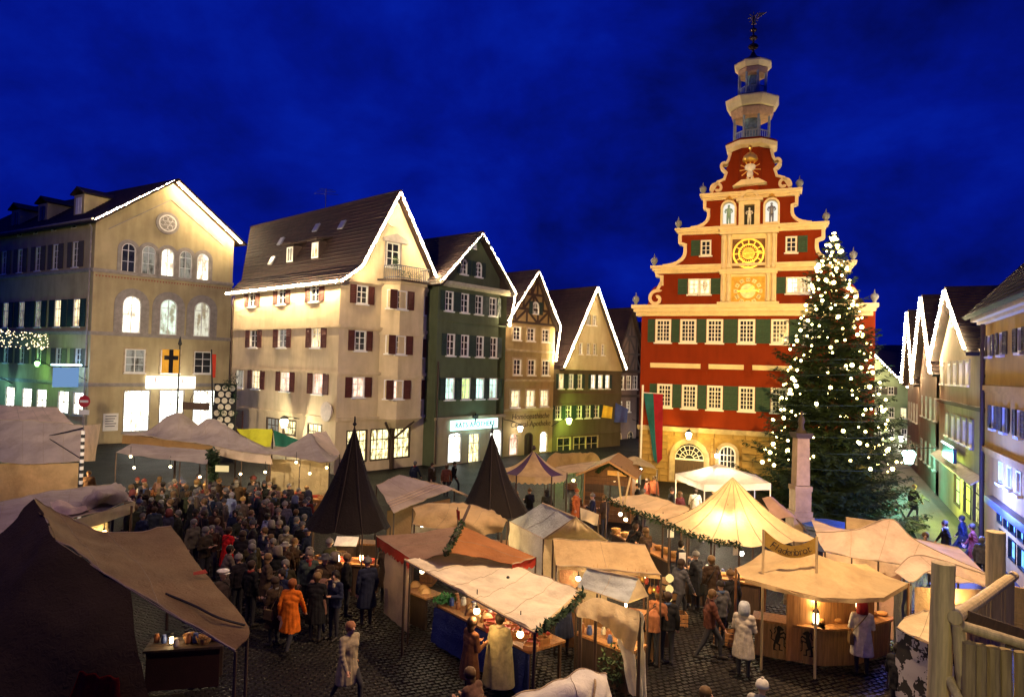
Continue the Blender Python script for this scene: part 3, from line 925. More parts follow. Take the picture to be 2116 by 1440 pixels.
# oriel
ox0, ox1 = FB.px(782, 790)[0], FB.px(862, 790)[0] - .25
oz1 = (FB.px(783, 585)[1]); oz0 = FB.px(780, 862)[1]
OD = 1.05
mb = MB()
plan = [(ox0, 0), (ox0 + .75, -OD), (ox1 - .25, -OD), (ox1 + .2, 0)]
def plan_prism(mb, pl, z0, z1, g=0.0):
    cx_ = sum(p[0] for p in pl) / len(pl)
    P = [(cx_ + (x - cx_) * (1 + g), y * (1 + g * 1.5)) for x, y in pl]
    n = len(P)
    mb.mesh([(x, y, z0) for x, y in P] + [(x, y, z1) for x, y in P], [tuple(range(n))[::-1], tuple(range(n, 2 * n))] + [(k, (k + 1) % n, n + (k + 1) % n, n + k) for k in range(n)])
    return mb
plan_prism(mb, plan, oz0, oz1)
orl = new('oriel', mb.data('oriel', P_CRM), B, FB.M)
oms = [(FB.px(x, ya, -OD)[1] - .09, FB.px(x, ya, -OD)[1] + .09, .06) for (x, ya) in ((822, 690), (820, 779))] + [(oz0 - .12, oz0 - .002, .05), (oz1 + .002, oz1 + .16, .1)]
for a, b, g_ in oms: new('oriel_moulding', plan_prism(MB(), plan, a, b, g_).data('oriel_moulding', P_CRM), orl, FB.M)
mb = MB(); n = 4
cx_ = sum(p[0] for p in plan) / 4
low = [(cx_ + (x - cx_) * .55, y * .45) for x, y in plan]
mb.mesh([(x, y, oz0 - .75) for x, y in low] + [(x, y, oz0 - .122) for x, y in plan], [(3, 2, 1, 0), (4, 5, 6, 7)] + [(k, (k + 1) % 4, 4 + (k + 1) % 4, 4 + k) for k in range(4)])
new('oriel_foot', mb.data('oriel_foot', P_CRM), orl, FB.M)
for (x, y, g) in ((830, 620, DG), (827, 713, DG), (822, 805, gl3)):
    s, z = FB.px(x, y, -OD)
    window(B, FB, s, z, .85, 1.25, g, y0=-OD - .03, holes=None, fw=.08, shut=SH_RED, shw=.62, fy=-.02)
fo = Facade(FB.w(ox0, 0, 0), FB.w(ox0 + .75, -OD, 0))
for (y, g) in ((615, DG), (710, DG), (804, gl3)):
    z = FB.px(787, y, -.5)[1]
    window(B, fo, fo.W * .5, z, .5, 1.25, g, y0=-.03, nx=1, ny=3, fw=.07, fy=-.02)
# balcony above the oriel: tiled pent, balusters, greenery
bz = oz1 + .16
mb = MB()
plan_prism(mb, plan, bz + .002, bz + .12, .22)
bal = new('balcony', mb.data('balcony', TILE), B, FB.M)
mb = MB()
px0, px1 = ox0 + .15, ox1 + .1
yb = -OD - .05
rail = [(px0, -.02), (px0 + .1, yb), (px1, yb), (px1 + .1, -.02)]
for a, b in zip(rail, rail[1:]):
    for zz in (bz + .25, bz + 1.05):
        mb.tube((a[0], a[1], zz), (b[0], b[1], zz), .035, None, 6)
    L = math.hypot(b[0] - a[0], b[1] - a[1]); nb = max(2, int(L / .16))
    for k in range(nb + 1):
        x, y = a[0] + (b[0] - a[0]) * k / nb, a[1] + (b[1] - a[1]) * k / nb
        mb.tube((x, y, bz + .12), (x, y, bz + 1.05), .022, None, 5)
new('railing', mb.data('railing', mat('railing_grey', (.10, .10, .13), .5)), bal, FB.M)
def leaf_clump(mb, c, rad, n, size, flat=.7):
    c = V(c)
    for k in range(n):
        d = V((random.gauss(0, 1), random.gauss(0, 1), random.gauss(0, 1))).normalized() * random.random() ** .4
        p = c + V((d.x * rad[0], d.y * rad[1], d.z * rad[2]))
        a = V((random.uniform(-1, 1), random.uniform(-1, 1), random.uniform(-flat, flat))).normalized() * size * random.uniform(.6, 1.3)
        b = a.cross(V((random.uniform(-1, 1), random.uniform(-1, 1), 1))).normalized() * size * .4
        mb.face([p - a * .5, p + b * .5, p + a * .5, p - b * .5])
    return mb
LEAF = mat('leaf_green', (.05, .09, .03), .7, .5, 3, 0)
mb = MB()
for (dx, dz) in ((.3, 1.0), (.25, 1.35), (.9, .55), (1.6, .55), (2.3, .5)):
    leaf_clump(mb, (px0 + dx, yb + .3, bz + dz), (.35, .2, .35), 90, .14)
new('balcony_plants', mb.data('balcony_plants', LEAF), bal, FB.M)['kind'] = 'stuff'
# dormers on the long roof slope
vB = FB.w(topB[2][0], 0, topB[2][1]) - FB.w(topB[1][0], 0, topB[1][1])
for k, (px_, py_, g) in enumerate(((600, 527, LIT_DIM), (652, 519, LIT_WARM))):
    # point on the slope plane
    O_ = FB.w(topB[1][0], 0, topB[1][1] + .15); nn = vB.cross(FB.Y).normalized()
    d = ray(px_, py_ + 16); tt = (O_ - CAMP).dot(nn) / d.dot(nn); p = CAMP + d * tt
    Md = M4.Translation(p) @ FBL.M.to_3x3().to_4x4()
    dm = new('dormer', MB().b2(-.5, .5, -.05, 2.2, -.3, 1.25).data('dormer', TILE_D), B, Md)
    new('dormer_roof', MB().mesh([(-.75, -.45, 1.25), (.75, -.45, 1.25), (.75, 2.4, 1.9), (-.75, 2.4, 1.9), (-.75, -.45, 1.36), (.75, -.45, 1.36), (.75, 2.4, 2.02), (-.75, 2.4, 2.02)], [(3, 2, 1, 0), (4, 5, 6, 7), (0, 1, 5, 4), (1, 2, 6, 5), (2, 3, 7, 6), (3, 0, 4, 7)]).data('dormer_roof', TILE_D), dm, Md)
    fr = MB()
    ring(fr, [(x, z + .6) for x, z in rect_pts(.8, 1.1)], [(x, z + .6) for x, z in rect_pts(.8, 1.1, .08)], -.1, -.052)
    fr.b2(-.025, .025, -.09, -.06, .1, 1.1)
    dw = new('dormer_window', fr.data('dormer_window', WHITE), dm, Md)
    new('pane', MB().b2(-.33, .33, -.07, -.055, .12, 1.08).data('pane', g), dm, Md)
for k, (px_, py_) in enumerate(((563, 540), (655, 472), (708, 466), (582, 500))):
    d = ray(px_, py_); tt = (O_ - CAMP).dot(nn) / d.dot(nn); p = CAMP + d * tt
    yv = vB.normalized(); xv = FB.Y; zv = -nn if nn.z < 0 else nn
    Md = M4.Identity(4)
    for i in range(3): Md[i][0], Md[i][1], Md[i][2], Md[i][3] = -xv[i], yv[i], zv[i], p[i]
    new('skylight', MB().b2(-.28, .28, -.35, .35, .02, .13).data('skylight', mat('skylight_zinc', (.35, .36, .42), .3, .1, 4, 0, metal=.6)), B, Md)
pA = FB.w(topB[2][0], 8.5, topB[2][1])
mb = MB().tube(pA, pA + V((0, 0, 1.6)), .025, None, 5)
for k, zz in enumerate((1.2, 1.4, 1.55)): mb.tube(pA + V((-.9 + .2 * k, 0, zz)), pA + V((.9 - .2 * k, .2, zz)), .015, None, 4)
mb.build('television_aerial', IRON, B)
mb = MB().path([(.3, -.3, zEB - .1), (.12, -.14, zEB - .6), (.12, -.14, .2)], .07, 6)
new('drain_pipe', mb.data('drain_pipe', DARKWOOD), B, FBL.M)
run1 = [FBL.w(-.2, -.62, zEB - .12), FBL.w(FBL.W + .45, -.62, zEB - .12)]
g = [(-.5, zEB - .12)] + topB[1:-1] + [(FB.W + .45, zEB - .1)]
run2 = [FB.w(x, -.6, z - .02) for x, z in g]
light_string('bright bulb string along the eaves and steep gable of the cream house', [run1, run2], .16, .07)
s_, z_ = FBL.px(618, 876)
wall_lamp('white wall lantern beside the shop windows of the cream house', FBL.w(s_, -1.1, z_ + .1), FBL.w(s_, 0, z_ + .35), 800, (1.0, .92, .62), size=.3)
s_, z_ = FBL.px(684, 850)
t = thing('round_wall_sign', 'pale round sign on the corner of the cream house', 'sign', FBL.w(s_, -.3, z_))
MB().lathe([(.62, 0), (.62, .08)], (0, 0, 0), 24, M=M4.Rotation(math.pi / 2, 3, 'X')).build('disc', mat('sign_pale', (.55, .45, .38), .6), t, FBL.M @ M4.Translation(V((s_, -.3, z_))))
MB().tube(FBL.w(s_, 0, z_ + .3), FBL.w(s_, -.3, z_ + .3), .03, None, 6).build('bracket', IRON, t)
# shop awning brackets and braces at the corner shop
mb = MB()
for (x, s1) in ((808, 1), (808, -1)):
    s, z = FB.px(x, 915)
    mb.tube((s, -.1, z + .2), (s + s1 * 1.2, -.9, z + 1.5), .08, None, 6)
s, z = FB.px(808, 930); mb.b2(s - .12, s + .12, -.2, -.005, 0, z + 1.6)
new('timber_brace', mb.data('timber_brace', DARKWOOD), B, FB.M)
# ------------------------------------------------------------------ green pharmacy house
P_GRN = plaster('plaster_green', (.095, .115, .065))
P_GRND = plaster('plaster_ground_floor', (.36, .29, .19))
FC = fac(903, 47.5, 1043, 53.2)
Cc = thing('green_house', 'dark green house with pharmacy sign and lit gable beside the cream house', 'house', FC.p0)
zEC = (FC.px(905, 579)[1] + FC.px(1043, 607)[1]) / 2
sC, zC = FC.px(984, 482)
topC = [(-.1, zEC), (FC.W * .5, zC), (FC.W + .1, zEC)]
hc = []
kw = dict(nx=2, ny=3, shut=SH_DARK, shw=.55, fw=.075)
row(Cc, FC, hc, [(928, 621), (960, 625), (989, 631), (1018, 636)], 16, 40, DG, **kw)
row(Cc, FC, hc, [(931, 709), (960, 714), (991, 716), (1019.5, 721)], 16, 43, DG, **kw)
row(Cc, FC, hc, [(929, 801), (962, 802), (991, 804), (1018, 804)], 18, 44, [LIT_CYAN, LIT_GREEN, LIT_CYAN, LIT_CYAN], **kw)
row(Cc, FC, hc, [(958.5, 551), (989, 557.5)], 13, 31, DG, arch=True, nx=2, ny=3, wallmat=P_GRN, shut=SH_DARK, shw=.5, fw=.06)
zsplit = FC.px(975, 862)[1]
row(Cc, FC, hc, [(939, 924), (1024, 916)], 27, 62, LIT_SHOP, arch=True, flat=.7, nx=1, ny=2, wallmat=P_GRND, frame=GREYSTONE, name='shop_window', sill=False)
row(Cc, FC, hc, [(979, 925)], 24, 62, LIT_SHOPW, nx=2, ny=3, frame=GREYSTONE, name='shop_door', sill=False)
wall(Cc, FC, zsplit, topC, [h for h in hc if h[2] > zsplit], P_GRN, 'gable_wall')
wall(Cc, FC, 0, [(-.05, zsplit), (FC.W + .05, zsplit)], [h for h in hc if h[3] < zsplit], P_GRND, 'ground_floor_wall')
ledge(Cc, FC, -.1, FC.W + .1, zsplit, P_GRND, .22, .16)
ledge(Cc, FC, -.3, FC.W + .35, zEC - .05, mat('cornice_pale', (.45, .42, .30), .8), .4, .35, 'eaves_cornice')
ledge(Cc, FC, 0.02, FC.W - .02, FC.px(975, 668)[1], P_GRN, .12, .06)
shell(Cc, FC, FC.W, zEC, (0, 1, 0), 16, P_GRN)
gable_roof(Cc, FC, topC, (0, 1, 0), 16, TILE_D, ov=.65, eave=.45)
s, z = FC.px(975, 506)
new('vent_window', MB().prism([(-.5, 0), (.5, 0), (.5, .3), (.2, .55), (-.2, .55), (-.5, .3)], -.06, .02).data('vent_window', WHITE), Cc, FC.M @ M4.Translation(V((s, 0, z - .3))))
# pharmacy sign: backlit fascia with dark letters
s, z = FC.px(978, 876)
sg = new('pharmacy_sign', MB().b2(-2.55, 2.55, -.2, -.12, -.36, .36).data('pharmacy_sign', emit('sign_cyan', (.55, 1.0, .96), 2.6)), Cc, FC.M @ M4.Translation(V((s, 0, z))))
text(sg, 'RATS-APOTHEKE', FC.M @ M4.Translation(V((s, -.26, z))) @ FACE_OUT, .52, mat('letter_dark_teal', (.02, .06, .07), .5), .02, space=1.12)
new('heraldic_eagle', MB().prism([(-.3, .2), (-.1, .12), (0, .3), (.1, .12), (.3, .2), (.22, -.1), (.05, -.08), (0, -.35), (-.05, -.08), (-.22, -.1)], -.3, -.22).data('heraldic_eagle', IRON), sg, FC.M @ M4.Translation(V((s - .05, 0, z + .52))))
lamp_light(Cc, FC.w(s, -.9, z), 90, (.55, 1, .95), .4)
light_string('bulb string along the gable of the green house', [[FC.w(-.3, -.62, zEC + .12), FC.w(FC.W * .5, -.62, zC - .02), FC.w(FC.W + .35, -.62, zEC + .05), FC.w(FC.W + .1, -.3, zEC - 2.6)]], .2, .055)
mb = MB().path([(.0, -.12, zsplit + 4), (.0, -.12, .2)], .06, 6)
new('drain_pipe', mb.data('drain_pipe', DARKWOOD), Cc, FC.M)

# ------------------------------------------------------------------ ochre house with half-timbered gable
P_OCH = plaster('plaster_ochre', (.36, .27, .13))
FD = fac(1043.5, 53.6, 1143, 57.8)
Dd = thing('ochre_house', 'narrow ochre house with half-timbered gable and pharmacy lettering', 'house', FD.p0)
zED = (FD.px(1046, 663)[1] + FD.px(1143, 678)[1]) / 2
sD, zD = FD.px(1106, 560)
topD = [(-.1, zED), (FD.W * .56, zD), (FD.W + .1, zED)]
hd = []
kw = dict(nx=2, ny=3, fw=.07, surround=(STONE, .14))
row(Dd, FD, hd, [(1068, 688), (1097, 691), (1127, 695)], 15, 27, DG, **kw)
row(Dd, FD, hd, [(1068.5, 758), (1098, 759), (1127, 760.5)], 15, 32, DG, **kw)
row(Dd, FD, hd, [(1064, 823), (1095.5, 823), (1124, 824)], 17, 34, LIT_WARM, **kw)
row(Dd, FD, hd, [(1061, 917), (1123, 913)], 18, 46, [LIT_PINK, LIT_SHOP], arch=True, flat=.3, nx=1, ny=2, wallmat=P_OCH, frame=STONE, name='shop_window', sill=False)
row(Dd, FD, hd, [(1092, 918)], 17, 50, mat('door_dark', (.03, .02, .015), .5), arch=True, flat=.3, nx=2, ny=1, wallmat=P_OCH, frame=DARKWOOD, name='house_door', sill=False)
wall(Dd, FD, 0, topD, hd, P_OCH, 'gable_wall')
shell(Dd, FD, FD.W, zED, (0, 1, 0), 16, P_OCH)
gable_roof(Dd, FD, topD, (0, 1, 0), 16, TILE_D, ov=.45, eave=.45)
def timber_gable(bld, F, top, m, rows=3, wd=.2, sub=6):
    xl, zl = top[0]; xa, za = top[1]; xr, _ = top[2]
    H = za - zl
    def lim(z): t = (z - zl) / H; return xl + (xa - xl) * t, xr + (xa - xr) * t
    def beam(a, b, dep=.05):
        new('timber', MB().band([a, b], wd, -dep, .0).data('timber', m), bld, F.M)
    zs = [zl + .12] + [zl + H * k / (rows + .6) for k in range(1, rows + 1)]
    for z in zs:
        a, b = lim(z); beam((a, z), (b, z), .07)
    for i, z in enumerate(zs):
        z2 = zs[i + 1] if i + 1 < len(zs) else za - .3
        a, b = lim(z2); n = max(2, int((b - a) / 1.1) + 1)
        for k in range(n):
            x = a + .15 + (b - a - .3) * k / max(1, n - 1); beam((x, z + .1), (x, z2 - .1))
        a0, b0 = lim(z)
        for k in range(n - 1):
            x0 = a + .25 + (b - a - .3) * k / max(1, n - 1); x1 = a + .05 + (b - a - .3) * (k + 1) / max(1, n - 1)
            beam((x0, z + .1), (x1, z2 - .1), .04) if k % 2 == 0 else beam((x1, z + .1), (x0, z2 - .1), .04)
    for k, x in ((0, xl), (2, xr)): beam((top[k][0] + (xa - top[k][0]) * .05, zl), (xa, za - .12), .06)
TIMBER = wood('timber_frame', (.045, .025, .014))
timber_gable(Dd, FD, topD, TIMBER)
s, z = FD.px(1105, 637)
window(Dd, FD, s, z, .8, 1.05, LIT_DIM, arch=True, y0=-.1, nx=2, ny=2, shut=SH_DARK, sill=False)
for ya, yb in ((720, 731), (782, 790), (845, 846)): ledge(Dd, FD, -.03, FD.W + .03, (FD.px(1045, ya)[1] + FD.px(1142, yb)[1]) / 2, STONE, .2, .12)
s, z = FD.px(1093, 860)
LETT = mat('letter_brown', (.06, .04, .02), .8)
text(Dd, 'Homöopathische', FD.M @ M4.Translation(V((s + .25, -.02, z))) @ FACE_OUT, .66, LETT, .008, shear=.12)
s, z = FD.px(1093, 876)
text(Dd, 'Central-Apotheke', FD.M @ M4.Translation(V((s + .25, -.02, z))) @ FACE_OUT, .66, LETT, .008, shear=.12)
light_string('loose bulb string on the half-timbered gable of the ochre house', [[FD.w(-.2, -.42, zED + .1), FD.w(FD.W * .56, -.42, zD), FD.w(FD.W + .35, -.42, zED + .1), FD.w(FD.W + .05, -.25, zED - 2.9)]], .24, .06)
s, z = FD.px(1058, 884)
wall_lamp('white globe lamp on iron scrollwork beside the ochre house door', FD.w(s, -.9, z), FD.w(.05, 0, z + .7), 90, (1.0, .85, .75), LAMPWHITE, .22)
s, z = FD.px(1142, 868)
wall_lamp('lime-green street lamp between the ochre house and the shingled house', FD.w(FD.W + .7, -1.3, z), FD.w(FD.W, 0, z - .5), 520, (.62, 1.0, .10), emit('lamp_lime', (.75, 1.0, .3), 20), .26)

# ------------------------------------------------------------------ house with tall plain gable
P_TAN = plaster('plaster_tan', (.50, .43, .26))
P_TAND = plaster('plaster_tan_low', (.12, .10, .065))
FE = fac(1143.5, 58.2, 1285, 64.2)
E_ = thing('steep_gable_house', 'low dark house with tall pale triangular gable left of the town hall', 'house', FE.p0)
zEE = (FE.px(1160, 757)[1] + FE.px(1280, 766)[1]) / 2
xl = FE.px(1158, 757)[0]; sE, zE2 = FE.px(1227, 594)
topE = [(xl, zEE), (sE, zE2), (FE.W, zEE)]
he = []
kw = dict(nx=2, ny=3, fw=.06, shut=SH_DARK, shw=.5)
row(E_, FE, he, [(1214.5, 660), (1227, 663)], 8.5, 21, LIT_DIM, **kw)
row(E_, FE, he, [(1199, 718), (1214.5, 720), (1227.5, 722), (1244.5, 725)], 8, 23, LIT_DIM, **kw)
zj = zEE - .15
row(E_, FE, he, [(1159, 785), (1179.5, 787), (1197, 789), (1225, 789), (1240, 789), (1254.5, 790)], 9.5, 29, [LIT_WARM, LIT_DIM, DG, LIT_WHITE, LIT_WHITE, LIT_WHITE], **kw)
row(E_, FE, he, [(1153, 848), (1174, 849), (1196, 851), (1214, 852), (1232, 853)], 11, 27, DG, **kw)
row(E_, FE, he, [(1165, 918), (1198, 919), (1223, 918)], 27, 34, DG, nx=2, ny=2, frame=STONE, name='shop_window', sill=False)
wall(E_, FE, zj, topE, [h for h in he if h[2] > zj], P_TAN, 'gable_wall', y=-.12)
wall(E_, FE, 0, [(0, zj), (FE.W, zj)], [h for h in he if h[3] < zj], P_TAND, 'wall')
for y in (814, 836, 897): ledge(E_, FE, 0, FE.W, FE.px(1210, y)[1], P_TAND, .16, .1)
shell(E_, FE, FE.W, zj, (0, 1, 0), 16, P_TAND)
gable_roof(E_, FE, topE, (0, 1, 0), 16, TILE_D, ov=.5, eave=.3)
light_string('bright bulb string on the tall triangular gable left of the town hall', [[FE.w(xl, -.5, zEE + .1), FE.w(sE, -.5, zE2 + .05), FE.w(FE.W + .1, -.5, zEE + .05)]], .18, .075)
# ------------------------------------------------------------------ dark timbered house behind
FG = fac(1262, 69.0, 1334, 73.0)
G_ = thing('timbered_house', 'dim timber-framed house squeezed beside the town hall', 'house', FG.p0)
P_DIM = plaster('plaster_dim', (.15, .11, .10))
zEG = FG.px(1300, 768)[1]; sG, zG = FG.px(1290, 636)
topG = [(-.1, zEG), (FG.W * .5, zG), (FG.W + .2, zEG)]
hg = []
row(G_, FG, hg, [(1284, 789), (1299, 790), (1312, 791)], 9, 28, DG, nx=2, ny=3, fw=.06)
row(G_, FG, hg, [(1281, 841), (1298, 839)], 8, 22, [LIT_WHITE, LIT_DIM], nx=2, ny=3, fw=.06)
row(G_, FG, hg, [(1256 + 22, 915), (1302, 908)], 12, 40, DG, arch=True, wallmat=P_DIM, nx=2, ny=3, frame=STONE)
wall(G_, FG, 0, topG, hg, P_DIM, 'gable_wall')
shell(G_, FG, FG.W, zEG, (0, 1, 0), 16, P_DIM)
gable_roof(G_, FG, topG, (0, 1, 0), 16, TILE_D, ov=.5, eave=.4)
timber_gable(G_, FG, topG, wood('timber_grey', (.06, .045, .045)), rows=3)
ledge(G_, FG, -.05, FG.W, FG.px(1300, 768)[1], TIMBER, .3, .16)
ledge(G_, FG, -.05, FG.W, FG.px(1300, 818)[1], TIMBER, .25, .12)
# flags and lamps in the lane
def hanging_cloth(name, label, cat, pts, m, group=None, rings=True):
    """a cloth quad: top-left, top-right, bottom-right, bottom-left, with soft folds"""
    tl, tr, br, bl = [V(p) for p in pts]
    c = (tl + tr + br + bl) / 4
    t = thing(name, label, cat, (c.x, c.y, min(p.z for p in (br, bl))), group)
    n = (tr - tl).cross(bl - tl).normalized()
    nu, nv = 14, 14
    mb = MB()
    mb.mi = 0
    vs = []
    for j in range(nv + 1):
        for i in range(nu + 1):
            u, v = i / nu, j / nv
            p = tl.lerp(tr, u).lerp(bl.lerp(br, u), v)
            p = p + n * (math.sin(u * 9 + v * 1.3) * .05 * (tr - tl).length * (.3 + .7 * v))
            vs.append(p)
    w_ = nu + 1
    fs = [(j * w_ + i, j * w_ + i + 1, (j + 1) * w_ + i + 1, (j + 1) * w_ + i) for j in range(nv) for i in range(nu)]
    mb.mesh(vs, fs)
    mats = m if isinstance(m, list) else [m]
    o = mb.build('cloth', mats, t, smooth=True)
    return t, o, (nu, nv)
YEL = canvas_mat('cloth_yellow', (.72, .40, .05), .3)
t, o, _ = hanging_cloth('house_flag', 'small yellow flag hanging in the lane beside the town hall', 'flag', [atd(1247, 837, 61), atd(1266, 841, 61), atd(1264, 865, 61), atd(1243, 862, 61)], YEL)
pf = FE.w(FE.W - 1.2, 0, FE.px(1250, 838)[1])
MB().tube(pf, atd(1256, 838, 60.6), .025, None, 6).build('pole', DARKWOOD, t)
t, o, _ = hanging_cloth('house_flag', 'blue flag hanging beside the yellow one in the lane', 'flag', [atd(1272, 832, 61), atd(1298, 845, 61), atd(1295, 873, 61), atd(1269, 872, 61)], canvas_mat('cloth_blue', (.05, .06, .25), .2))
MB().tube(FE.w(FE.W - .2, 0, FE.px(1280, 835)[1]), atd(1285, 838, 60.6), .025, None, 6).build('pole', DARKWOOD, t)
s, z = FG.px(1306, 890)
wall_lamp('dazzling white lamp low in the lane beside the town hall', FG.w(s, -3.2, z), FG.w(s, 0, z + 1.2), 420, (1.0, .93, .72), LAMPWHITE, .42)
s, z = FG.px(1328, 877)
wall_lamp('small white lamp at the end of the lane by the town hall corner', FG.w(s, -2.5, z), FG.w(s, 0, z + .8), 120, (.95, .97, 1.0), LAMPWHITE, .2)

# ------------------------------------------------------------------ town hall
P_RED = plaster('plaster_oxide_red', (.20, .025, .005), .1)
pL = atd(1326, 650, 44.6)
dT = V((.931, -.364, 0)).normalized()
FT = Facade(pL, V((pL.x, pL.y, 0)) + dT * 13.6)
W_ = FT.W; AX = FT.px(1546, 600)[0]
T = thing('town_hall', 'red Renaissance town hall with stepped cream gable, clocks and bell turret', 'town hall', FT.p0)
def zt(y): return FT.px(1546, y)[1]
ht = []
c1 = [(195, 560), (338, 563), (490, 565), (672, 570), (862, 570), (1048, 566)]
c2 = [(203, 932), (345, 937), (490, 945), (672, 955), (858, 962), (1044, 968)]
src = lambda L: [(1300 + x * .3612, 480 + y * .3612) for x, y in L]
kw = dict(nx=4, ny=5, fw=.13, mw=.04, frame=WHITE, shut=SH_GREEN, shw=.46)
row(T, FT, ht, src(c1), 34, 50, DG, **kw)
row(T, FT, ht, src(c2), 34, 50, DG, **kw)
zst = (FT.px(1350, 884)[1] + FT.px(1590, 897)[1]) / 2
s1, _ = FT.px(1424.6, 930); zt1 = FT.px(1424.6, 914)[1]
s2, _ = FT.px(1503, 930); zt2 = FT.px(1503, 921)[1]
DOOR = wood('gate_brown', (.07, .04, .02))
hg2 = []
STW = mat('sandstone_wall', (.30, .19, .06), .9, .35, 1.2, .6)
# arched gate with fanlight
wd_ = 1.95
gate = window(T, FT, s1, zt1 / 2 + .05, wd_, zt1 - .1, DG, arch=True, nx=1, ny=1, wallmat=STW, frame=STONE, surround=(STONE, .25), sill=False, name='gate', holes=hg2)
gz = zt1 - wd_ / 2 - .1
mb = MB().b2(-wd_ / 2 + .08, wd_ / 2 - .08, .0, .08, .1 - zt1 / 2 - .05, gz - zt1 / 2 - .05)
new('door_leaf', mb.data('door_leaf', DOOR), gate, FT.M @ M4.Translation(V((s1, 0, zt1 / 2 + .05))))
mb = MB()
for k in range(1, 8):
    a = math.pi * k / 8
    mb.band([(.3 * math.cos(a), .3 * math.sin(a)), (.9 * math.cos(a), .9 * math.sin(a))], .035, .02, .06)
for r in (.3, .6, .88): mb.band([(r * math.cos(math.pi * i / 12), r * math.sin(math.pi * i / 12)) for i in range(13)], .035, .02, .06)
mb.b2(-.95, .95, -.02, .07, -.05, .05)
new('fanlight_bars', mb.data('fanlight_bars', WHITE), gate, FT.M @ M4.Translation(V((s1, 0, gz))))
window(T, FT, s2, zt2 - 1.1, 1.0, 2.2, DG, arch=True, nx=4, ny=5, wallmat=STW, frame=WHITE, surround=(STONE, .2), holes=hg2)
window(T, FT, W_ - 3.6, zt2 - 1.1, 1.0, 2.2, DG, arch=True, nx=4, ny=5, wallmat=STW, frame=WHITE, surround=(STONE, .2), holes=hg2)
wall(T, FT, zst, [(0, zt(632)), (W_, zt(632))], ht, P_RED, 'wall')
gw = wall(T, FT, 0, [(0, zst), (W_, zst)], hg2, STW, 'ground_floor_wall', y=.06)
# ashlar blocks of the ground floor, each its own piece
ACH = {}
random.seed(3)
nz = 8; bh = (zst - .02) / nz
for j in range(nz):
    z0 = j * bh; x = -(.45 if j % 2 else 0)
    while x < W_ - .05:
        bw = random.choice((.7, .9, 1.1))
        x0, x1 = max(x, 0), min(x + bw, W_)
        x += bw
        for (ha, hb_, hz0, hz1) in hg2:                      # keep clear of the openings
            if z0 < hz1 + .12 and x1 > ha - .32 and x0 < hb_ + .32:
                if x0 < ha - .32: x1 = ha - .32
                elif x1 > hb_ + .32: x0 = hb_ + .32
                else: x0 = x1
        if x1 - x0 < .15: continue
        w2 = round((x1 - x0) * 20) / 20
        key = (w2,)
        def mkb():
            a, b, d = w2 / 2 - .012, bh / 2 - .012, .018
            return MB().mesh([(-a, .06, -b), (a, .06, -b), (a, .06, b), (-a, .06, b), (-a + d, 0, -b + d), (a - d, 0, -b + d), (a - d, 0, b - d), (-a + d, 0, b - d)], [(4, 5, 6, 7), (0, 1, 5, 4), (1, 2, 6, 5), (2, 3, 7, 6), (3, 0, 4, 7)]).data('stone_block', STW)
        new('stone_block', cached(('ash', w2), mkb), gw, FT.M @ M4.Translation(V(((x0 + x1) / 2, random.uniform(-.005, .012), z0 + bh / 2))))
ledge(T, FT, -.1, W_ + .1, zst, STONE, .3, .2)
# floor beam with corbels between the window rows
zb = (FT.px(1345, 750)[1] + FT.px(1610, 762)[1]) / 2
xs_ = [0.4, FT.px(1456, 760)[0], FT.px(1546, 760)[0], W_ - 3.4, W_ - .4]
for a, b in zip(xs_, xs_[1:]):
    new('beam_moulding', MB().b2(a + .25, b - .25, -.16, -.0, zb - .1, zb + .1).b2(a + .25, b - .25, -.1, 0, zb - .2, zb - .102).data('beam_moulding', CREAM), T, FT.M)
for a in xs_[1:-1]: new('corbel', MB().b2(a - .2, a + .2, -.25, 0, zb - .3, zb + .12).b2(a - .15, a + .15, -.16, 0, zb - .55, zb - .302).data('corbel', P_RED), T, FT.M)
shell(T, FT, W_, zt(632), (0, 1, 0), 17, P_RED)
# stepped gable: stages between cornices, given as half widths about the axis
zc = [zt(636), zt(549), zt(470), zt(400), zt(312)]
TH = .55
def stage(poly_half, name='gable_stage', y0=0.0, y1=TH):
    P = [(AX - x, z) for x, z in poly_half] + [(AX + x, z) for x, z in reversed(poly_half)]
    mb = MB().prism(P, y0, y1)
    return new(name, mb.data(name, P_RED), T, FT.M)
def arc(cx, cz, r, a0, a1, n=10): return [(cx + r * math.cos(math.radians(a0 + (a1 - a0) * k / n)), cz + r * math.sin(math.radians(a0 + (a1 - a0) * k / n))) for k in range(n + 1)]
def both(fn, name, m=CREAM):
    for sg_ in (-1, 1):
        mb = MB(); fn(mb, sg_); new(name, mb.data(name, m), T, FT.M)
def scroll(pts, wd, name='gable_scroll', y0=-.14, y1=TH + .05):
    def f(mb, sg_): mb.band([(AX + sg_ * x, z) for x, z in pts], wd, y0, y1)
    return both(f, name)
def spiral(cx, cz, r0, turns, a0, n=26, dirn=1):
    return [(cx + r0 * (1 - .8 * k / n) * math.cos(math.radians(a0) + dirn * turns * 2 * math.pi * k / n), cz + r0 * (1 - .8 * k / n) * math.sin(math.radians(a0) + dirn * turns * 2 * math.pi * k / n)) for k in range(n + 1)]
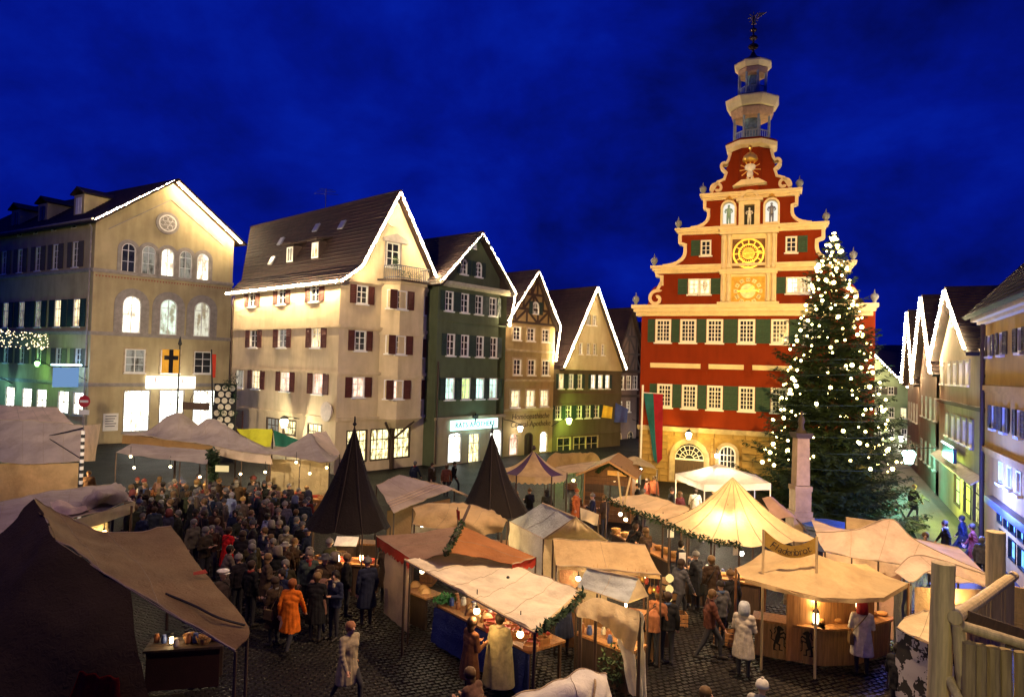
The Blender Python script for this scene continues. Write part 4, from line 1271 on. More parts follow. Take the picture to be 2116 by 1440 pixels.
# stage 1
H1 = zc[1] - zc[0]
prof1 = [(6.2, zc[0]), (6.2, zc[0] + .25)] + arc(6.1 - .75, zc[0] + .75, .75, -10, 85, 6) + [(5.3, zc[0] + H1 * .6), (5.3, zc[0] + H1 * .78), (5.62, zc[0] + H1 * .8), (5.62, zc[1])]
stage(prof1)
scroll(spiral(5.62, zc[0] + .62, .55, 1.1, 120, dirn=-1)[::-1] + [(5.55, zc[0] + 1.22), (5.35, zc[0] + H1 * .62), (5.3, zc[0] + H1 * .66)], .2)
scroll([(5.3, zc[0] + H1 * .56), (5.3, zc[0] + H1 * .79), (5.62, zc[0] + H1 * .8), (5.62, zc[1] - .1)], .22)
# stage 2
H2 = zc[2] - zc[1]
prof2 = [(5.2, zc[1])] + [(5.2 - 1.35 * math.sin(math.radians(a)), zc[1] + .9 * (1 - math.cos(math.radians(a)))) for a in range(0, 91, 15)] + [(3.85, zc[1] + H2 * .62), (4.2, zc[1] + H2 * .64), (4.2, zc[2])]
stage(prof2)
scroll([(5.25, zc[1] + .1)] + [(5.15 - 1.3 * math.sin(math.radians(a)) * 1.0, zc[1] + .12 + .85 * (1 - math.cos(math.radians(a)))) for a in range(10, 91, 16)] + [(3.85, zc[1] + H2 * .6), (4.2, zc[1] + H2 * .66), (4.2, zc[2] - .05)], .22)
# stage 3
H3 = zc[3] - zc[2]
prof3 = [(3.5, zc[2])] + [(3.5 - 1.05 * math.sin(math.radians(a)), zc[2] + .75 * (1 - math.cos(math.radians(a)))) for a in range(0, 91, 15)] + [(2.45, zc[2] + H3 * .6), (2.7, zc[2] + H3 * .62), (2.7, zc[3])]
stage(prof3)
scroll([(3.55, zc[2] + .1)] + [(3.45 - 1.0 * math.sin(math.radians(a)), zc[2] + .12 + .7 * (1 - math.cos(math.radians(a)))) for a in range(10, 91, 16)] + [(2.45, zc[2] + H3 * .58), (2.7, zc[2] + H3 * .63), (2.7, zc[3] - .05)], .2)
# stage 4 (crowning volutes)
H4 = zc[4] - zc[3]
prof4 = [(2.25, zc[3]), (2.2, zc[3] + .3), (1.85, zc[3] + .75), (1.5, zc[3] + H4 * .42), (1.42, zc[3] + H4 * .65), (1.3, zc[3] + H4 * .7), (1.25, zc[4])]
stage(prof4)
scroll(spiral(1.95, zc[3] + .42, .42, 1.0, -30, dirn=1)[::-1] + [(1.95, zc[3] + .82), (1.55, zc[3] + H4 * .36), (1.42, zc[3] + H4 * .52), (1.62, zc[3] + H4 * .6)] + arc(1.55, zc[3] + H4 * .68, .2, -20, 130, 5) + [(1.3, zc[3] + H4 * .82), (1.2, zc[4] - .05)], .17)
# cornices
def cornice(z, hw, h=.55, out=.5, cut=1.75, name='cornice'):
    mb = MB()
    for a, b in (((AX - hw, AX - cut), (AX + cut, AX + hw)) if cut else ((AX - hw, AX + hw),)) if False else ([(AX - hw, AX + hw)]):
        mb.b2(a, b, -out, TH + .3, z - h * .12, z + h * .2)
        mb.b2(a + .12, b - .12, -out * .75, TH + .25, z - h * .42, z - h * .122)
        mb.b2(a + .26, b - .26, -out * .45, TH + .2, z - h * .8, z - h * .422)
        n = int((b - a) / .3)
        for k in range(n): x = a + .35 + (b - a - .7) * k / max(1, n - 1); mb.b2(x - .06, x + .06, -out * .68, -out * .46, z - h * .62, z - h * .44)
    return new(name, mb.data(name, CREAM), T, FT.M)
cornice(zc[0] + .05, 7.15, .7, .55)
cornice(zc[1], 6.0, .5, .45)
cornice(zc[2], 4.5, .42, .4)
cornice(zc[3], 3.0, .42, .38)
# ball finials at the ends of the cornices
FIN = mat('finial_grey', (.22, .24, .27), .5, .2, 4, .1)
fm = MB().lathe([(.16, 0), (.08, .12), (.2, .3), (.23, .42), (.17, .56), (.05, .62), (.02, .85)], n=10).data('finial', FIN, True)
for z, hw in ((zc[0] + .22, 7.0), (zc[1] + .12, 5.85), (zc[2] + .1, 4.35), (zc[3] + .1, 2.85)):
    for sg_ in (-1, 1): new('finial', fm, T, FT.M @ M4.Translation(V((AX + sg_ * hw, .2, z))))
# clock bay
bx = 1.62
zA, zB, zM = zt(636) + .1, zt(472), zt(562)
new('clock_bay', MB().b2(AX - bx, AX + bx, -.3, -.001, zA, zB).data('clock_bay', CREAM), T, FT.M)
for sx_ in (-1.45, -1.15, 1.15, 1.45):
    for za_, zb_ in ((zA + .25, zM - .15), (zM + .15, zB - .45)):
        new('clock_column', MB().lathe([(.13, za_), (.15, za_ + .15), (.11, za_ + .22), (.095, zb_ - .25), (.1, zb_ - .2), (.16, zb_)], (AX + sx_, -.42, 0), 12).data('clock_column', CREAM, True), T, FT.M)
for z in (zA + .1, zM, zB - .1):
    new('clock_cornice', MB().b2(AX - bx - .18, AX + bx + .18, -.66, -.302, z - .04, z + .12).b2(AX - bx - .06, AX + bx + .06, -.58, -.302, z - .17, z - .0395).data('clock_cornice', CREAM), T, FT.M)
new('clock_frieze', MB().b2(AX - bx - .1, AX + bx + .1, -.6, -.302, zB - .42, zB - .28).data('clock_frieze', CREAM), T, FT.M)
CLK_D = mat('clock_brown', (.16, .07, .02), .6, .3, 5, .1)
CLK_Y = mat('clock_ochre', (.62, .36, .05), .6, .2, 5, .1)
RX = M4.Rotation(math.pi / 2, 3, 'X')
za, zb_ = zt(526), zt(603)
ck = new('astronomical_clock', MB().b2(-.96, .96, -.36, -.302, -.9, .9).data('astronomical_clock', CLK_D), T, FT.M @ M4.Translation(V((AX, 0, za))))
mb = MB()
def circ(mb, r, wd, y0, y1, n=40): mb.band([(r * math.cos(2 * math.pi * i / n), r * math.sin(2 * math.pi * i / n)) for i in range(n + 1)], wd, y0, y1)
circ(mb, .88, .11, -.42, -.361); circ(mb, .56, .09, -.42, -.361); circ(mb, .34, .06, -.42, -.361)
for k in range(12):
    a = math.pi * 2 * k / 12
    mb.band([(.6 * math.cos(a), .6 * math.sin(a)), (.84 * math.cos(a), .84 * math.sin(a))], .06, -.41, -.361)
for k in range(24):
    a = math.pi * 2 * k / 24
    mb.band([(.42 * math.cos(a), .42 * math.sin(a)), (.49 * math.cos(a), .49 * math.sin(a))], .04, -.41, -.361)
new('dial_rings', mb.data('dial_rings', GOLD), ck, FT.M @ M4.Translation(V((AX, 0, za))))
new('dial_disc', MB().lathe([(.33, 0), (.33, .03)], (0, -.39, 0), 28, M=RX).data('dial_disc', mat('clock_lemon', (.75, .62, .10), .5)), ck, FT.M @ M4.Translation(V((AX, 0, za))))
mb = MB().band([(-.3, -.02), (.74, .08)], .05, -.46, -.43).prism([(.6, -.03), (.8, .085), (.6, .19)], -.46, -.43)
mb.band([(-.15, .15), (.3, -.5)], .04, -.49, -.465)
new('hand', mb.data('hand', GOLD), ck, FT.M @ M4.Translation(V((AX, 0, za))))
ck2 = new('clock_face', MB().b2(-.98, .98, -.36, -.302, -.9, .9).data('clock_face', CLK_Y), T, FT.M @ M4.Translation(V((AX, 0, zb_))))
NUM = ['XII', 'I', 'II', 'III', 'IIII', 'V', 'VI', 'VII', 'VIII', 'IX', 'X', 'XI']
for k in range(12):
    a = math.pi / 2 - math.pi * 2 * k / 12
    Mk = FT.M @ M4.Translation(V((AX + .72 * math.cos(a), 0, zb_ + .70 * math.sin(a))))
    big = k % 3 == 0
    pl = MB().b2(-.12, .12, -.40, -.361, -.11, .11)
    p_ = new('numeral_plate', cached(('np',), lambda: pl.data('numeral_plate', mat('enamel_cream', (.80, .70, .35), .4))), ck2, Mk @ M4.Rotation(-(a - math.pi / 2), 4, 'Y'))
    text(ck2, NUM[k], Mk @ M4.Rotation(-(a - math.pi / 2), 4, 'Y') @ M4.Translation(V((0, -.405, 0))) @ FACE_OUT, .19, mat('numeral_dark', (.05, .03, .02), .6), .004, 'numeral')
new('dial_disc', MB().lathe([(.45, 0), (.45, .03)], (0, -.39, 0), 28, M=RX).data('dial_disc', mat('clock_pale', (.85, .78, .42), .45)), ck2, FT.M @ M4.Translation(V((AX, 0, zb_))))
mb = MB().band([(-.62, .0), (.66, .03)], .09, -.46, -.43).prism([(.5, -.08), (.72, .03), (.5, .13)], -.46, -.43).band([(-.1, -.1), (.34, .3)], .05, -.49, -.465)
new('hand', mb.data('hand', GOLD), ck2, FT.M @ M4.Translation(V((AX, 0, zb_))))
# niches with statues above the clock bay
nz0 = zB + .12; nh = zc[3] - nz0
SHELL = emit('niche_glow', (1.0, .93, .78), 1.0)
def statue(label, x, z, h, m, arms=1):
    t = thing('statue', label, 'statue', FT.w(x, -.25, z), 'niche statues on the town hall')
    k = h / 1.6
    mb = MB()
    for q in (-1, 1):
        mb.path([(q * .1 * k, 0, 0), (q * .1 * k, -.03 * k, .4 * k), (q * .08 * k, 0, .8 * k)], [.06 * k, .075 * k, .1 * k], 8)
        mb.path([(q * .2 * k, 0, 1.3 * k), (q * .3 * k, -.05 * k, 1.08 * k), (q * .2 * k, -.16 * k, .95 * k)], [.065 * k, .055 * k, .04 * k], 6)
    mb.lathe([(.14 * k, .74 * k), (.17 * k, .85 * k), (.15 * k, 1.0 * k), (.2 * k, 1.25 * k), (.14 * k, 1.36 * k), (.06 * k, 1.42 * k), (.055 * k, 1.45 * k)], n=10)
    mb.ico((0, 0, 1.54 * k), .1 * k, 2, (1, 1, 1.2))
    mb.build('figure', m, t, FT.M @ M4.Translation(V((x, -.25, z))), smooth=True)
    return t
for sx_, lb, m in ((-1.22, 'verdigris statue in the lit niche left above the clocks', mat('verdigris', (.25, .42, .40), .6)), (1.28, 'armoured statue in the lit niche right above the clocks', mat('armour', (.25, .26, .34), .4, metal=.4))):
    fr = MB(); P = arch_pts(.95, nh - .45); Q = arch_pts(.95, nh - .45, .12)
    ring(fr, P, Q, -.5, -.001)
    nn_ = new('niche', fr.data('niche', CREAM), T, FT.M @ M4.Translation(V((AX + sx_, 0, nz0 + (nh - .45) / 2))))
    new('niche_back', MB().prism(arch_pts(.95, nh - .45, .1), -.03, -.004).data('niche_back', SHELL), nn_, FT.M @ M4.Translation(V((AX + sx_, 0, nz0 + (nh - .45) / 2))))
    new('niche_crest', MB().lathe([(.3, 0), (.2, .1), (.05, .28)], n=8).data('niche_crest', GOLD), nn_, FT.M @ M4.Translation(V((AX + sx_, -.25, nz0 + nh - .43))))
    statue(lb, AX + sx_, nz0 + .1, nh - .85, m)
mb = MB()
for sx_ in (-1, 1): mb.b2(AX + sx_ * .3, AX + sx_ * .62, -.45, -.001, nz0, nz0 + nh * .72)
mb.b2(AX - .78, AX + .78, -.58, -.001, nz0 + nh * .722, nz0 + nh * .8); mb.b2(AX - .62, AX + .62, -.48, -.001, nz0 + nh * .62, nz0 + nh * .72 - .002)
mb.band(arc(AX, nz0 + nh * .8, .48, 0, 180, 14), .16, -.4, -.001)
new('aedicule', mb.data('aedicule', CREAM), T, FT.M)
new('aedicule_recess', MB().b2(AX - .3, AX + .3, -.06, -.002, nz0 + .02, nz0 + nh * .62).data('aedicule_recess', IRON), T, FT.M)
statue('small white statue in the central aedicule above the clocks', AX, nz0 + .06, nh * .5, mat('marble', (.8, .78, .72), .5))
# gilded heraldic eagle under a copper canopy on the crowning stage
ze = zc[3] + .9
t = thing('heraldic_eagle', 'gilded heraldic eagle under a golden orb canopy on the top stage', 'emblem', FT.w(AX, -.35, ze))
MB().prism([(AX - 1.0, zc[3] + .35), (AX + 1.0, zc[3] + .45), (AX + .5, zc[3] + .75), (AX - .5, zc[3] + .7)], -.7, -.001).build('console', CREAM, T, FT.M)
mb = MB()
for k in range(-5, 6):
    a = math.radians(90 + k * 32)
    mb.band([(AX + .22 * math.cos(a), ze + .55 + .22 * math.sin(a)), (AX + .62 * math.cos(a), ze + .55 + .62 * math.sin(a))], .06, -.3, -.24)
mb.build('wings', GOLD, t, FT.M)
mb = MB().ico((AX, -.4, ze + .62), .34, 2, (1, .5, .75)).ico((AX, -.42, ze + .2), .2, 2, (1, .6, 1.1)).path([(AX - .1, -.4, ze - .15), (AX - .12, -.4, ze + .1)], .06, 6).path([(AX + .1, -.4, ze - .15), (AX + .12, -.4, ze + .1)], .06, 6)
mb.build('body', mat('marble', (.8, .78, .72), .5), t, FT.M, smooth=True)
MB().lathe([(.42, 0), (.46, .08), (.4, .3), (.2, .5), (.05, .56), (.05, .72), (.12, .8), (.1, .92), (.03, .98)], (AX, -.4, ze + 1.0), 14).build('canopy', GOLD, t, FT.M, smooth=True)
# gable windows
for (x, y, wp, g_, sl, sr) in ((1434, 592.7, 19, LIT_WARM, True, False), (1457, 592.7, 19, LIT_WARM, False, True), (1637, 590, 20, LIT_WHITE, True, False), (1663, 590, 20, LIT_WARM, False, False)):
    s, z = FT.px(x, y); window(T, FT, s, z, .7, 1.0, g_, y0=-.12, nx=2, ny=3, fw=.1, shut=SH_GREEN, shl=sl, shr=sr, shw=.85, fy=0.0)
for (x, y, sl, sr) in ((1459, 513, True, False), (1635, 506, False, True)):
    s, z = FT.px(x, y); window(T, FT, s, z, .65, 1.0, DG, y0=-.12, nx=2, ny=3, fw=.1, shut=SH_GREEN, shl=sl, shr=sr, shw=.85, fy=0.0)
# bell turret: two open octagonal lanterns with flared cornices
tz = zc[4]; tm = FT.M @ M4.Translation(V((AX, 1.0, 0)))
o8 = math.pi / 8
zq = lambda y: FT.px(1548, y, 1.0)[1]
RED_S = P_RED
new('turret_base', MB().lathe([(1.3, zc[3]), (1.3, zq(312)), (1.62, zq(308)), (1.66, zq(302)), (1.5, zq(298))], n=8, a0=o8).data('turret_base', P_RED), T, tm)
new('turret_cornice', MB().lathe([(1.32, zq(317)), (1.62, zq(312)), (1.68, zq(304)), (1.3, zq(300))], n=8, a0=o8).data('turret_cornice', CREAM), T, tm)
LEAD = mat('turret_lead', (.10, .13, .13), .4, .3, 5, .2, metal=.4)
PALE = mat('turret_pale', (.34, .42, .42), .6, .2, 4, .2)
def lantern(z0, z1, r, n=8, bell=True):
    mb = MB()
    for k in range(8):
        a = o8 + math.pi / 4 * k
        c = (r * math.cos(a), r * math.sin(a))
        mb.box((c[0], c[1], (z0 + z1) / 2), (.11, .11, z1 - z0), M4.Rotation(a, 3, 'Z'))
    lp = new('lantern_posts', mb.data('lantern_posts', PALE), T, tm)
    mb = MB()
    for k in range(8):
        a0_, a1_ = o8 + math.pi / 4 * k, o8 + math.pi / 4 * (k + 1)
        p, q = V((r * math.cos(a0_), r * math.sin(a0_), 0)), V((r * math.cos(a1_), r * math.sin(a1_), 0))
        for i in range(8):
            u0, u1 = i / 8, (i + 1) / 8
            zz = lambda u: z1 - .08 - (abs(u - .5) * 2) ** 2.2 * (z1 - z0) * .16
            A0, A1 = p.lerp(q, u0), p.lerp(q, u1)
            mb.face([(A0.x, A0.y, zz(u0)), (A1.x, A1.y, zz(u1)), (A1.x, A1.y, z1), (A0.x, A0.y, z1)])
        for zz in (z0 + .15, z0 + (z1 - z0) * .35): mb.tube((p.x, p.y, zz), (q.x, q.y, zz), .04, None, 5)
        for i in range(1, 5):
            A0 = p.lerp(q, i / 5); mb.tube((A0.x, A0.y, z0), (A0.x, A0.y, z0 + (z1 - z0) * .35), .03, None, 5)
    new('lantern_arches', mb.data('lantern_arches', PALE), T, tm)
    new('lantern_core', MB().lathe([(r * .5, z0), (r * .5, z1)], n=8, a0=o8).data('lantern_core', mat('turret_blue_glass', (.20, .32, .40), .1, .5, 3, 0)), T, tm)
    if bell:
        zz = z0 + (z1 - z0) * .5
        new('bell', MB().lathe([(r * .5, zz), (r * .44, zz + .12), (r * .3, zz + .45), (r * .2, zz + .6), (.05, zz + .66)], (r * .0, 0, 0), 16).data('bell', mat('bronze', (.22, .26, .22), .3, .2, 4, 0, metal=.8), True), T, tm)
def flare(z0, z1, r0, r1):
    zm = z0 + (z1 - z0) * .38
    new('turret_cornice', MB().lathe([(r0, z0 - .1), (r0 + .1, z0), (r1 * .80, zm - .06), (r1 * .80, zm)], n=8, a0=o8).data('turret_cornice', mat('cornice_pinkish', (.58, .36, .22), .8)), T, tm)
    new('turret_shadow_line', MB().lathe([(r1 * .74, zm + .001), (r1 * .74, zm + .06)], n=8, a0=o8).data('turret_shadow_line', P_RED), T, tm)  # dark red band put in as the shadow line between cornice parts
    new('turret_cornice', MB().lathe([(r1 * .8, zm + .061), (r1 * .86, zm + .12), (r1, z1 - .1), (r1, z1), (r0 * .9, z1 + .05)], n=8, a0=o8).data('turret_cornice', CREAM), T, tm)
lantern(zq(300), zq(243), 1.12)
flare(zq(247), zq(213), 1.15, 1.72)
new('turret_roof', MB().lathe([(1.7, zq(213) + .02), (1.3, zq(207)), (.95, zq(203))], n=8, a0=o8).data('turret_roof', TILE_D), T, tm)
lantern(zq(205), zq(155), .86)
flare(zq(158), zq(137), .84, 1.2)
new('turret_roof', MB().lathe([(1.2, zq(137) + .02), (.85, zq(130)), (.5, zq(125)), (.22, zq(118)), (.1, zq(110))], n=8, a0=o8).data('turret_roof', TILE_D), T, tm)
mb = MB().lathe([(.07, zq(116)), (.05, zq(60)), (.03, zq(32))], n=8)
for y, r in ((98, .33), (80, .26), (64, .22)):
    z = zq(y); mb.lathe([(.05, z - r * .6), (r * .8, z - r * .35), (r, z), (r * .8, z + r * .3), (.05, z + r * .5)], n=14)
new('spire', mb.data('spire', mat('spire_dark', (.04, .02, .02), .4, .2, 5, 0, metal=.5), True), T, tm)
zw = zq(38)
mb = MB()
for k in range(8):
    a = k * math.pi / 4
    mb.band([(.06 * math.cos(a), zw + .06 * math.sin(a)), (.36 * math.cos(a), zw + .36 * math.sin(a))], .05, -.02, .02)
mb.prism([(.2, zw - .1), (.75, zw + .2), (.3, zw + .25)], -.02, .02).prism([(-.15, zw - .45), (.15, zw - .45), (.08, zw), (-.08, zw)], -.02, .02)
new('weather_vane', mb.data('weather_vane', GOLD), T, tm)
# roof behind the gable
gable_roof(T, Facade(FT.w(0, .9, 0), FT.w(W_, .9, 0)), [(.3, zc[0]), (AX, zc[3] + .5), (W_ - .3, zc[0])], (0, 1, 0), 16, TILE, ov=.0, eave=.4)
# lamp over the gate, shop lamp by the window
s, z = FT.px(1426, 898)
wall_lamp('yellow lamp on the stone ground floor above the town hall gate', FT.w(s, -.75, z), FT.w(s, 0, z + .3), 300, (1.0, .72, .16), emit('lamp_yellow', (1, .82, .3), 20), .22)
s, z = FT.px(1482, 940)
wall_lamp('small white lamp beside the arched town hall window', FT.w(s, -.4, z), FT.w(s, 0, z + .3), 60, (1.0, .85, .6), LAMPWHITE, .13)
# long two-coloured flag on its pole
t = thing('town_flag', 'long teal and crimson flag hanging down the left corner of the town hall', 'flag', FT.w(.6, -2.0, 0))
MB().path([FT.w(.5, -2.0, 0), FT.w(.55, -2.0, FT.px(1350, 796, -2)[1])], .06, 8).build('pole', WHITE, t)
MB().tube(FT.w(FT.px(1329, 811, -2)[0], -2.0, FT.px(1329, 811, -2)[1]), FT.w(FT.px(1372, 814, -2)[0], -2.0, FT.px(1372, 814, -2)[1]), .03, None, 6).build('crossbar', WHITE, t)
for (a, b, c, d), m in ((((1330, 812), (1350, 813), (1358, 958), (1352, 950)), canvas_mat('cloth_teal', (.02, .13, .15), .15)), (((1350.2, 813), (1370, 814), (1369, 948), (1358.2, 958)), canvas_mat('cloth_crimson', (.30, .015, .03), .15))):
    mb = MB(); vs = []
    q = [FT.px(*p, -2.0) for p in (a, b, c, d)]
    for j in range(25):
        for i in range(7):
            u, v = i / 6, j / 24
            xa, za2 = q[0][0] + (q[1][0] - q[0][0]) * u, q[0][1] + (q[1][1] - q[0][1]) * u
            xb, zb2 = q[3][0] + (q[2][0] - q[3][0]) * u, q[3][1] + (q[2][1] - q[3][1]) * u
            x = xa + (xb - xa) * v; vs.append((x, -2.05 - .1 * math.sin(x * 9 + v * 3) * (.3 + v), za2 + (zb2 - za2) * v))
    mb.mesh(vs, [(j * 7 + i, j * 7 + i + 1, (j + 1) * 7 + i + 1, (j + 1) * 7 + i) for j in range(24) for i in range(6)])
    mb.build('cloth', m, t, FT.M, smooth=True)
# ------------------------------------------------------------------ right-hand row along the street
SD = V((.466, 1.0, 0)).normalized()
def street(px_, py_=800):                 # point of the street line seen at this column
    d = ray(px_, py_); p0 = V((19.9, 28.7, 0)); n = V((SD.y, -SD.x, 0))
    return CAMP + d * ((p0 - CAMP).dot(n) / d.dot(n))
P_OCR = plaster('plaster_yellow_ochre', (.55, .34, .09))
P_GRY = plaster('plaster_pale_grey', (.34, .28, .20))
P_SHD = plaster('plaster_brown_grey', (.17, .12, .09))
pN = street(2116); pY = street(2036)
FY = Facade(pY, V((pN.x, pN.y, 0)) - SD * 7)
Y_ = thing('yellow_house', 'yellow ochre house with grey shutters at the right edge', 'house', FY.p0)
zEY = (FY.px(2040, 662)[1] + FY.px(2110, 632)[1]) / 2
hy = []
kw = dict(nx=2, ny=2, shut=SH_GREY, shw=.75, fw=.07)
row(Y_, FY, hy, [(2046, 715), (2071, 708), (2110, 704)], 9, 48, [DG, DG, DG], **kw)
row(Y_, FY, hy, [(2054, 867), (2077, 868), (2108, 868)], 8, 52, DG, **kw)
row(Y_, FY, hy, [(2069, 981), (2087, 987), (2106, 992)], 9, 46, LIT_DIM, nx=1, ny=2, fw=.07)
row(Y_, FY, hy, [(2066, 1072), (2080, 1078), (2094, 1085), (2110, 1092)], 12, 36, LIT_BLUE, nx=1, ny=2, fw=.05, frame=IRON, name='shop_window', sill=False)
row(Y_, FY, hy, [(2072, 1130), (2092, 1135), (2112, 1142)], 15, 44, LIT_BLUE, nx=1, ny=1, fw=.05, frame=IRON, name='shop_window', sill=False)
zs1 = FY.px(2060, 1010)[1]
wall(Y_, FY, 0, [(0, zEY), (FY.W, zEY)], [h for h in hy if h[0] > 0], P_OCR, 'wall')
for y in (806, 946): ledge(Y_, FY, -.05, FY.W, FY.px(2075, y)[1], P_OCR, .3, .16)
ledge(Y_, FY, -.3, FY.W, zEY, CREAM, .4, .5, 'eaves_board')
shell(Y_, FY, FY.W, zEY, (0, 1, 0), 11, P_OCR)
for k in (0, 1):
    O = FY.w(-.5, -.75, zEY + .1) if k == 0 else FY.w(-.5, 11.7, zEY + .1)
    slope(Y_, O, FY.X * (FY.W + .5), FY.Y * (6.2 if k == 0 else -6.2) + V((0, 0, 6.6)), TILE_D)
new('gable_end', MB().prism([(0, zEY), (11, zEY), (5.5, zEY + 6.0)], 0, .2).data('gable_end', P_OCR), Y_, FY.M @ M4.Rotation(math.pi / 2, 4, 'Z'))
mb = MB().path([(.25, -.15, zEY), (.25, -.15, 7.2), (.25, -.15, .1)], .08, 8)
new('drain_pipe', mb.data('drain_pipe', DARKWOOD), Y_, FY.M)
mb = MB().b2(FY.px(2052, 1040)[0], FY.W - .3, -.3, -.002, FY.px(2062, 1046)[1], FY.px(2062, 1046)[1] + .28)
new('shop_fascia', mb.data('shop_fascia', mat('fascia_blue', (.02, .03, .10), .4)), Y_, FY.M)
lamp_light(Y_, FY.w(FY.px(2085, 1090)[0], -1.3, 2.6), 2600, (.09, .16, 1.0), .5)
# pale gabled shop house
pT0 = street(1942)
FS = Facade(pT0, pY)
S_ = thing('gabled_shop_house', 'pale gabled shop house with lit yellow shop front on the right', 'house', FS.p0)
zES = (FS.px(1950, 742)[1] + FS.px(2008, 722)[1]) / 2
sS, zS = FS.px(1962, 606)
topS = [(-.1, zES), (FS.W * .42, zS), (FS.W * .86, zES + .1), (FS.W, zES)]
hs = []
kw = dict(nx=1, ny=2, fw=.07, surround=(GREYSTONE, .12))
row(S_, FS, hs, [(1948, 778), (1962, 775), (1974, 770), (1987, 769), (2000, 768)], 6.5, 44, LIT_DIM, **kw)
row(S_, FS, hs, [(1958, 886), (1970, 886), (1982, 887), (1994, 888), (2007, 889)], 6.5, 48, LIT_DIM, **kw)
row(S_, FS, hs, [(1971, 655)], 6, 36, DG, arch=True, wallmat=P_GRY, nx=1, ny=2, fw=.07)
row(S_, FS, hs, [(1978, 1018), (1999, 1018), (2020, 1024)], 15, 92, [LIT_GREEN, lit_glass('lit_shop_lime', (.82, 1.0, .12), 2.2, .35, 2.2), lit_glass('lit_shop_lime2', (.8, .8, .25), 1.2, .12, 2.6)], nx=1, ny=3, fw=.08, frame=DARKWOOD, name='shop_window', sill=False)
wall(S_, FS, 0, topS, hs, P_GRY, 'wall')
ledge(S_, FS, -.05, FS.W - .02, FS.px(1990, 838)[1], DARKWOOD, .2, .16)
shell(S_, FS, FS.W, zES, (0, 1, 0), 12, P_GRY)
gable_roof(S_, FS, topS[:2] + [(FS.W * .88, zES)], (0, 1, 0), 12, TILE_D, ov=.5, eave=.4)
ls = FS.px(1975, 934)
sg = new('shop_sign', MB().b2(-1.6, 1.9, -.45, -.3, -.35, .35).data('shop_sign', mat('sign_navy', (.01, .02, .04), .3)), S_, FS.M @ M4.Translation(V((ls[0] + .5, 0, ls[1]))))
mb = MB()
for k in range(14): mb.ico((-1.55 + k * .26, -.47, .42), .05, 1)
new('sign_lamps', mb.data('sign_lamps', emit('sign_lamp', (.75, .95, 1.0), 9)), sg, FS.M @ M4.Translation(V((ls[0] + .5, 0, ls[1]))))['kind'] = 'stuff'
new('awning', MB().mesh([(0.2, -.02, 0), (FS.W - .1, -.02, 0), (FS.W - .1, -.5, -.3), (.2, -.5, -.3), (0.2, -.02, .06), (FS.W - .1, -.02, .06), (FS.W - .1, -.5, -.25), (.2, -.5, -.25)], [(3, 2, 1, 0), (4, 5, 6, 7), (0, 1, 5, 4), (1, 2, 6, 5), (2, 3, 7, 6), (3, 0, 4, 7)]).data('awning', mat('awning_pale', (.4, .36, .3), .8)), S_, FS.M @ M4.Translation(V((0, 0, FS.px(1990, 962)[1]))))
lamp_light(S_, FS.w(FS.W * .55, -1.2, 2.0), 700, (.75, 1.0, .15), .4)
light_string('bulb string on the gable of the pale shop house', [[FS.w(-.5, -.55, zES - .3), FS.w(FS.W * .42, -.55, zS - .05), FS.w(FS.W * .9, -.55, zES + .1)]], .3, .07)
s, z = FS.px(1934, 945)
wall_lamp('blue-green street lamp on the wall before the pale shop house', FS.w(-.6, -1.5, z), FS.w(-.2, 0, z + .7), 950, (.15, 1.0, .62), emit('lamp_bluegreen', (.45, 1.0, .85), 26), .42)
# two narrower dim gables further up the street
def dim_gable(xn, xf, apex, lab, lab2, ez, mm):
    a, b = street(xf), street(xn)
    F = Facade(a, b)
    h = thing('street_house', lab, 'house', F.p0)
    zE_ = F.px((xn + xf) / 2, ez)[1]; sa, za_ = F.px(*apex)
    top = [(-.05, zE_), (F.W * .45, za_), (F.W + .05, zE_)]
    hh = []
    for dz in (2.2, 5.2, 8.2):
        for k in range(4): window(h, F, F.W * (.15 + .23 * k), zE_ - dz, .8, 1.4, DG, nx=1, ny=2, holes=hh, frame=GREYSTONE)
    wall(h, F, 0, top, hh, mm, 'wall')
    shell(h, F, F.W, zE_, (0, 1, 0), 10, mm)
    gable_roof(h, F, top, (0, 1, 0), 10, TILE_D, ov=.4, eave=.3)
    light_string(lab2, [[F.w(-.2, -.5, zE_), F.w(F.W * .45, -.5, za_), F.w(F.W + .1, -.5, zE_)]], .3, .085)
dim_gable(1941, 1901, (1912, 618), 'narrow dim gabled house in the middle of the right-hand row', 'bulb string on the middle gable of the right-hand row', 772, P_SHD)
dim_gable(1900, 1876, (1884, 646), 'narrow dim gabled house at the far end of the right-hand row', 'bulb string on the farthest gable of the right-hand row', 792, P_SHD)
# green house closing the street
FZ = fac(1762, 78, 1884, 74)
Z_ = thing('end_house', 'pale green gabled house closing the street behind the tree', 'house', FZ.p0)
P_MNT = plaster('plaster_mint', (.30, .38, .24))
zEZ = FZ.px(1880, 806)[1]; sZ, zZ = FZ.px(1799, 722)
topZ = [(-.5 - (FZ.W - sZ * 2) * 0, zEZ + .2), (sZ, zZ), (FZ.W, zEZ)]
hz = []
row(Z_, FZ, hz, [(1841, 807), (1815, 806)], 12, 16, DG, nx=2, ny=2, fw=.07, shut=SH_GREY, shw=.5)
row(Z_, FZ, hz, [(1842, 852), (1867, 852), (1815, 852)], 13, 22, [DG, LIT_WARM, DG], nx=2, ny=2, fw=.08)
row(Z_, FZ, hz, [(1842, 895), (1868, 893), (1815, 895)], 13, 22, DG, nx=2, ny=2, fw=.08)
row(Z_, FZ, hz, [(1858, 957), (1815, 957)], 36, 40, LIT_SHOP, nx=2, ny=1, fw=.1, name='shop_window', sill=False)
wall(Z_, FZ, 0, topZ, hz, P_MNT, 'gable_wall')
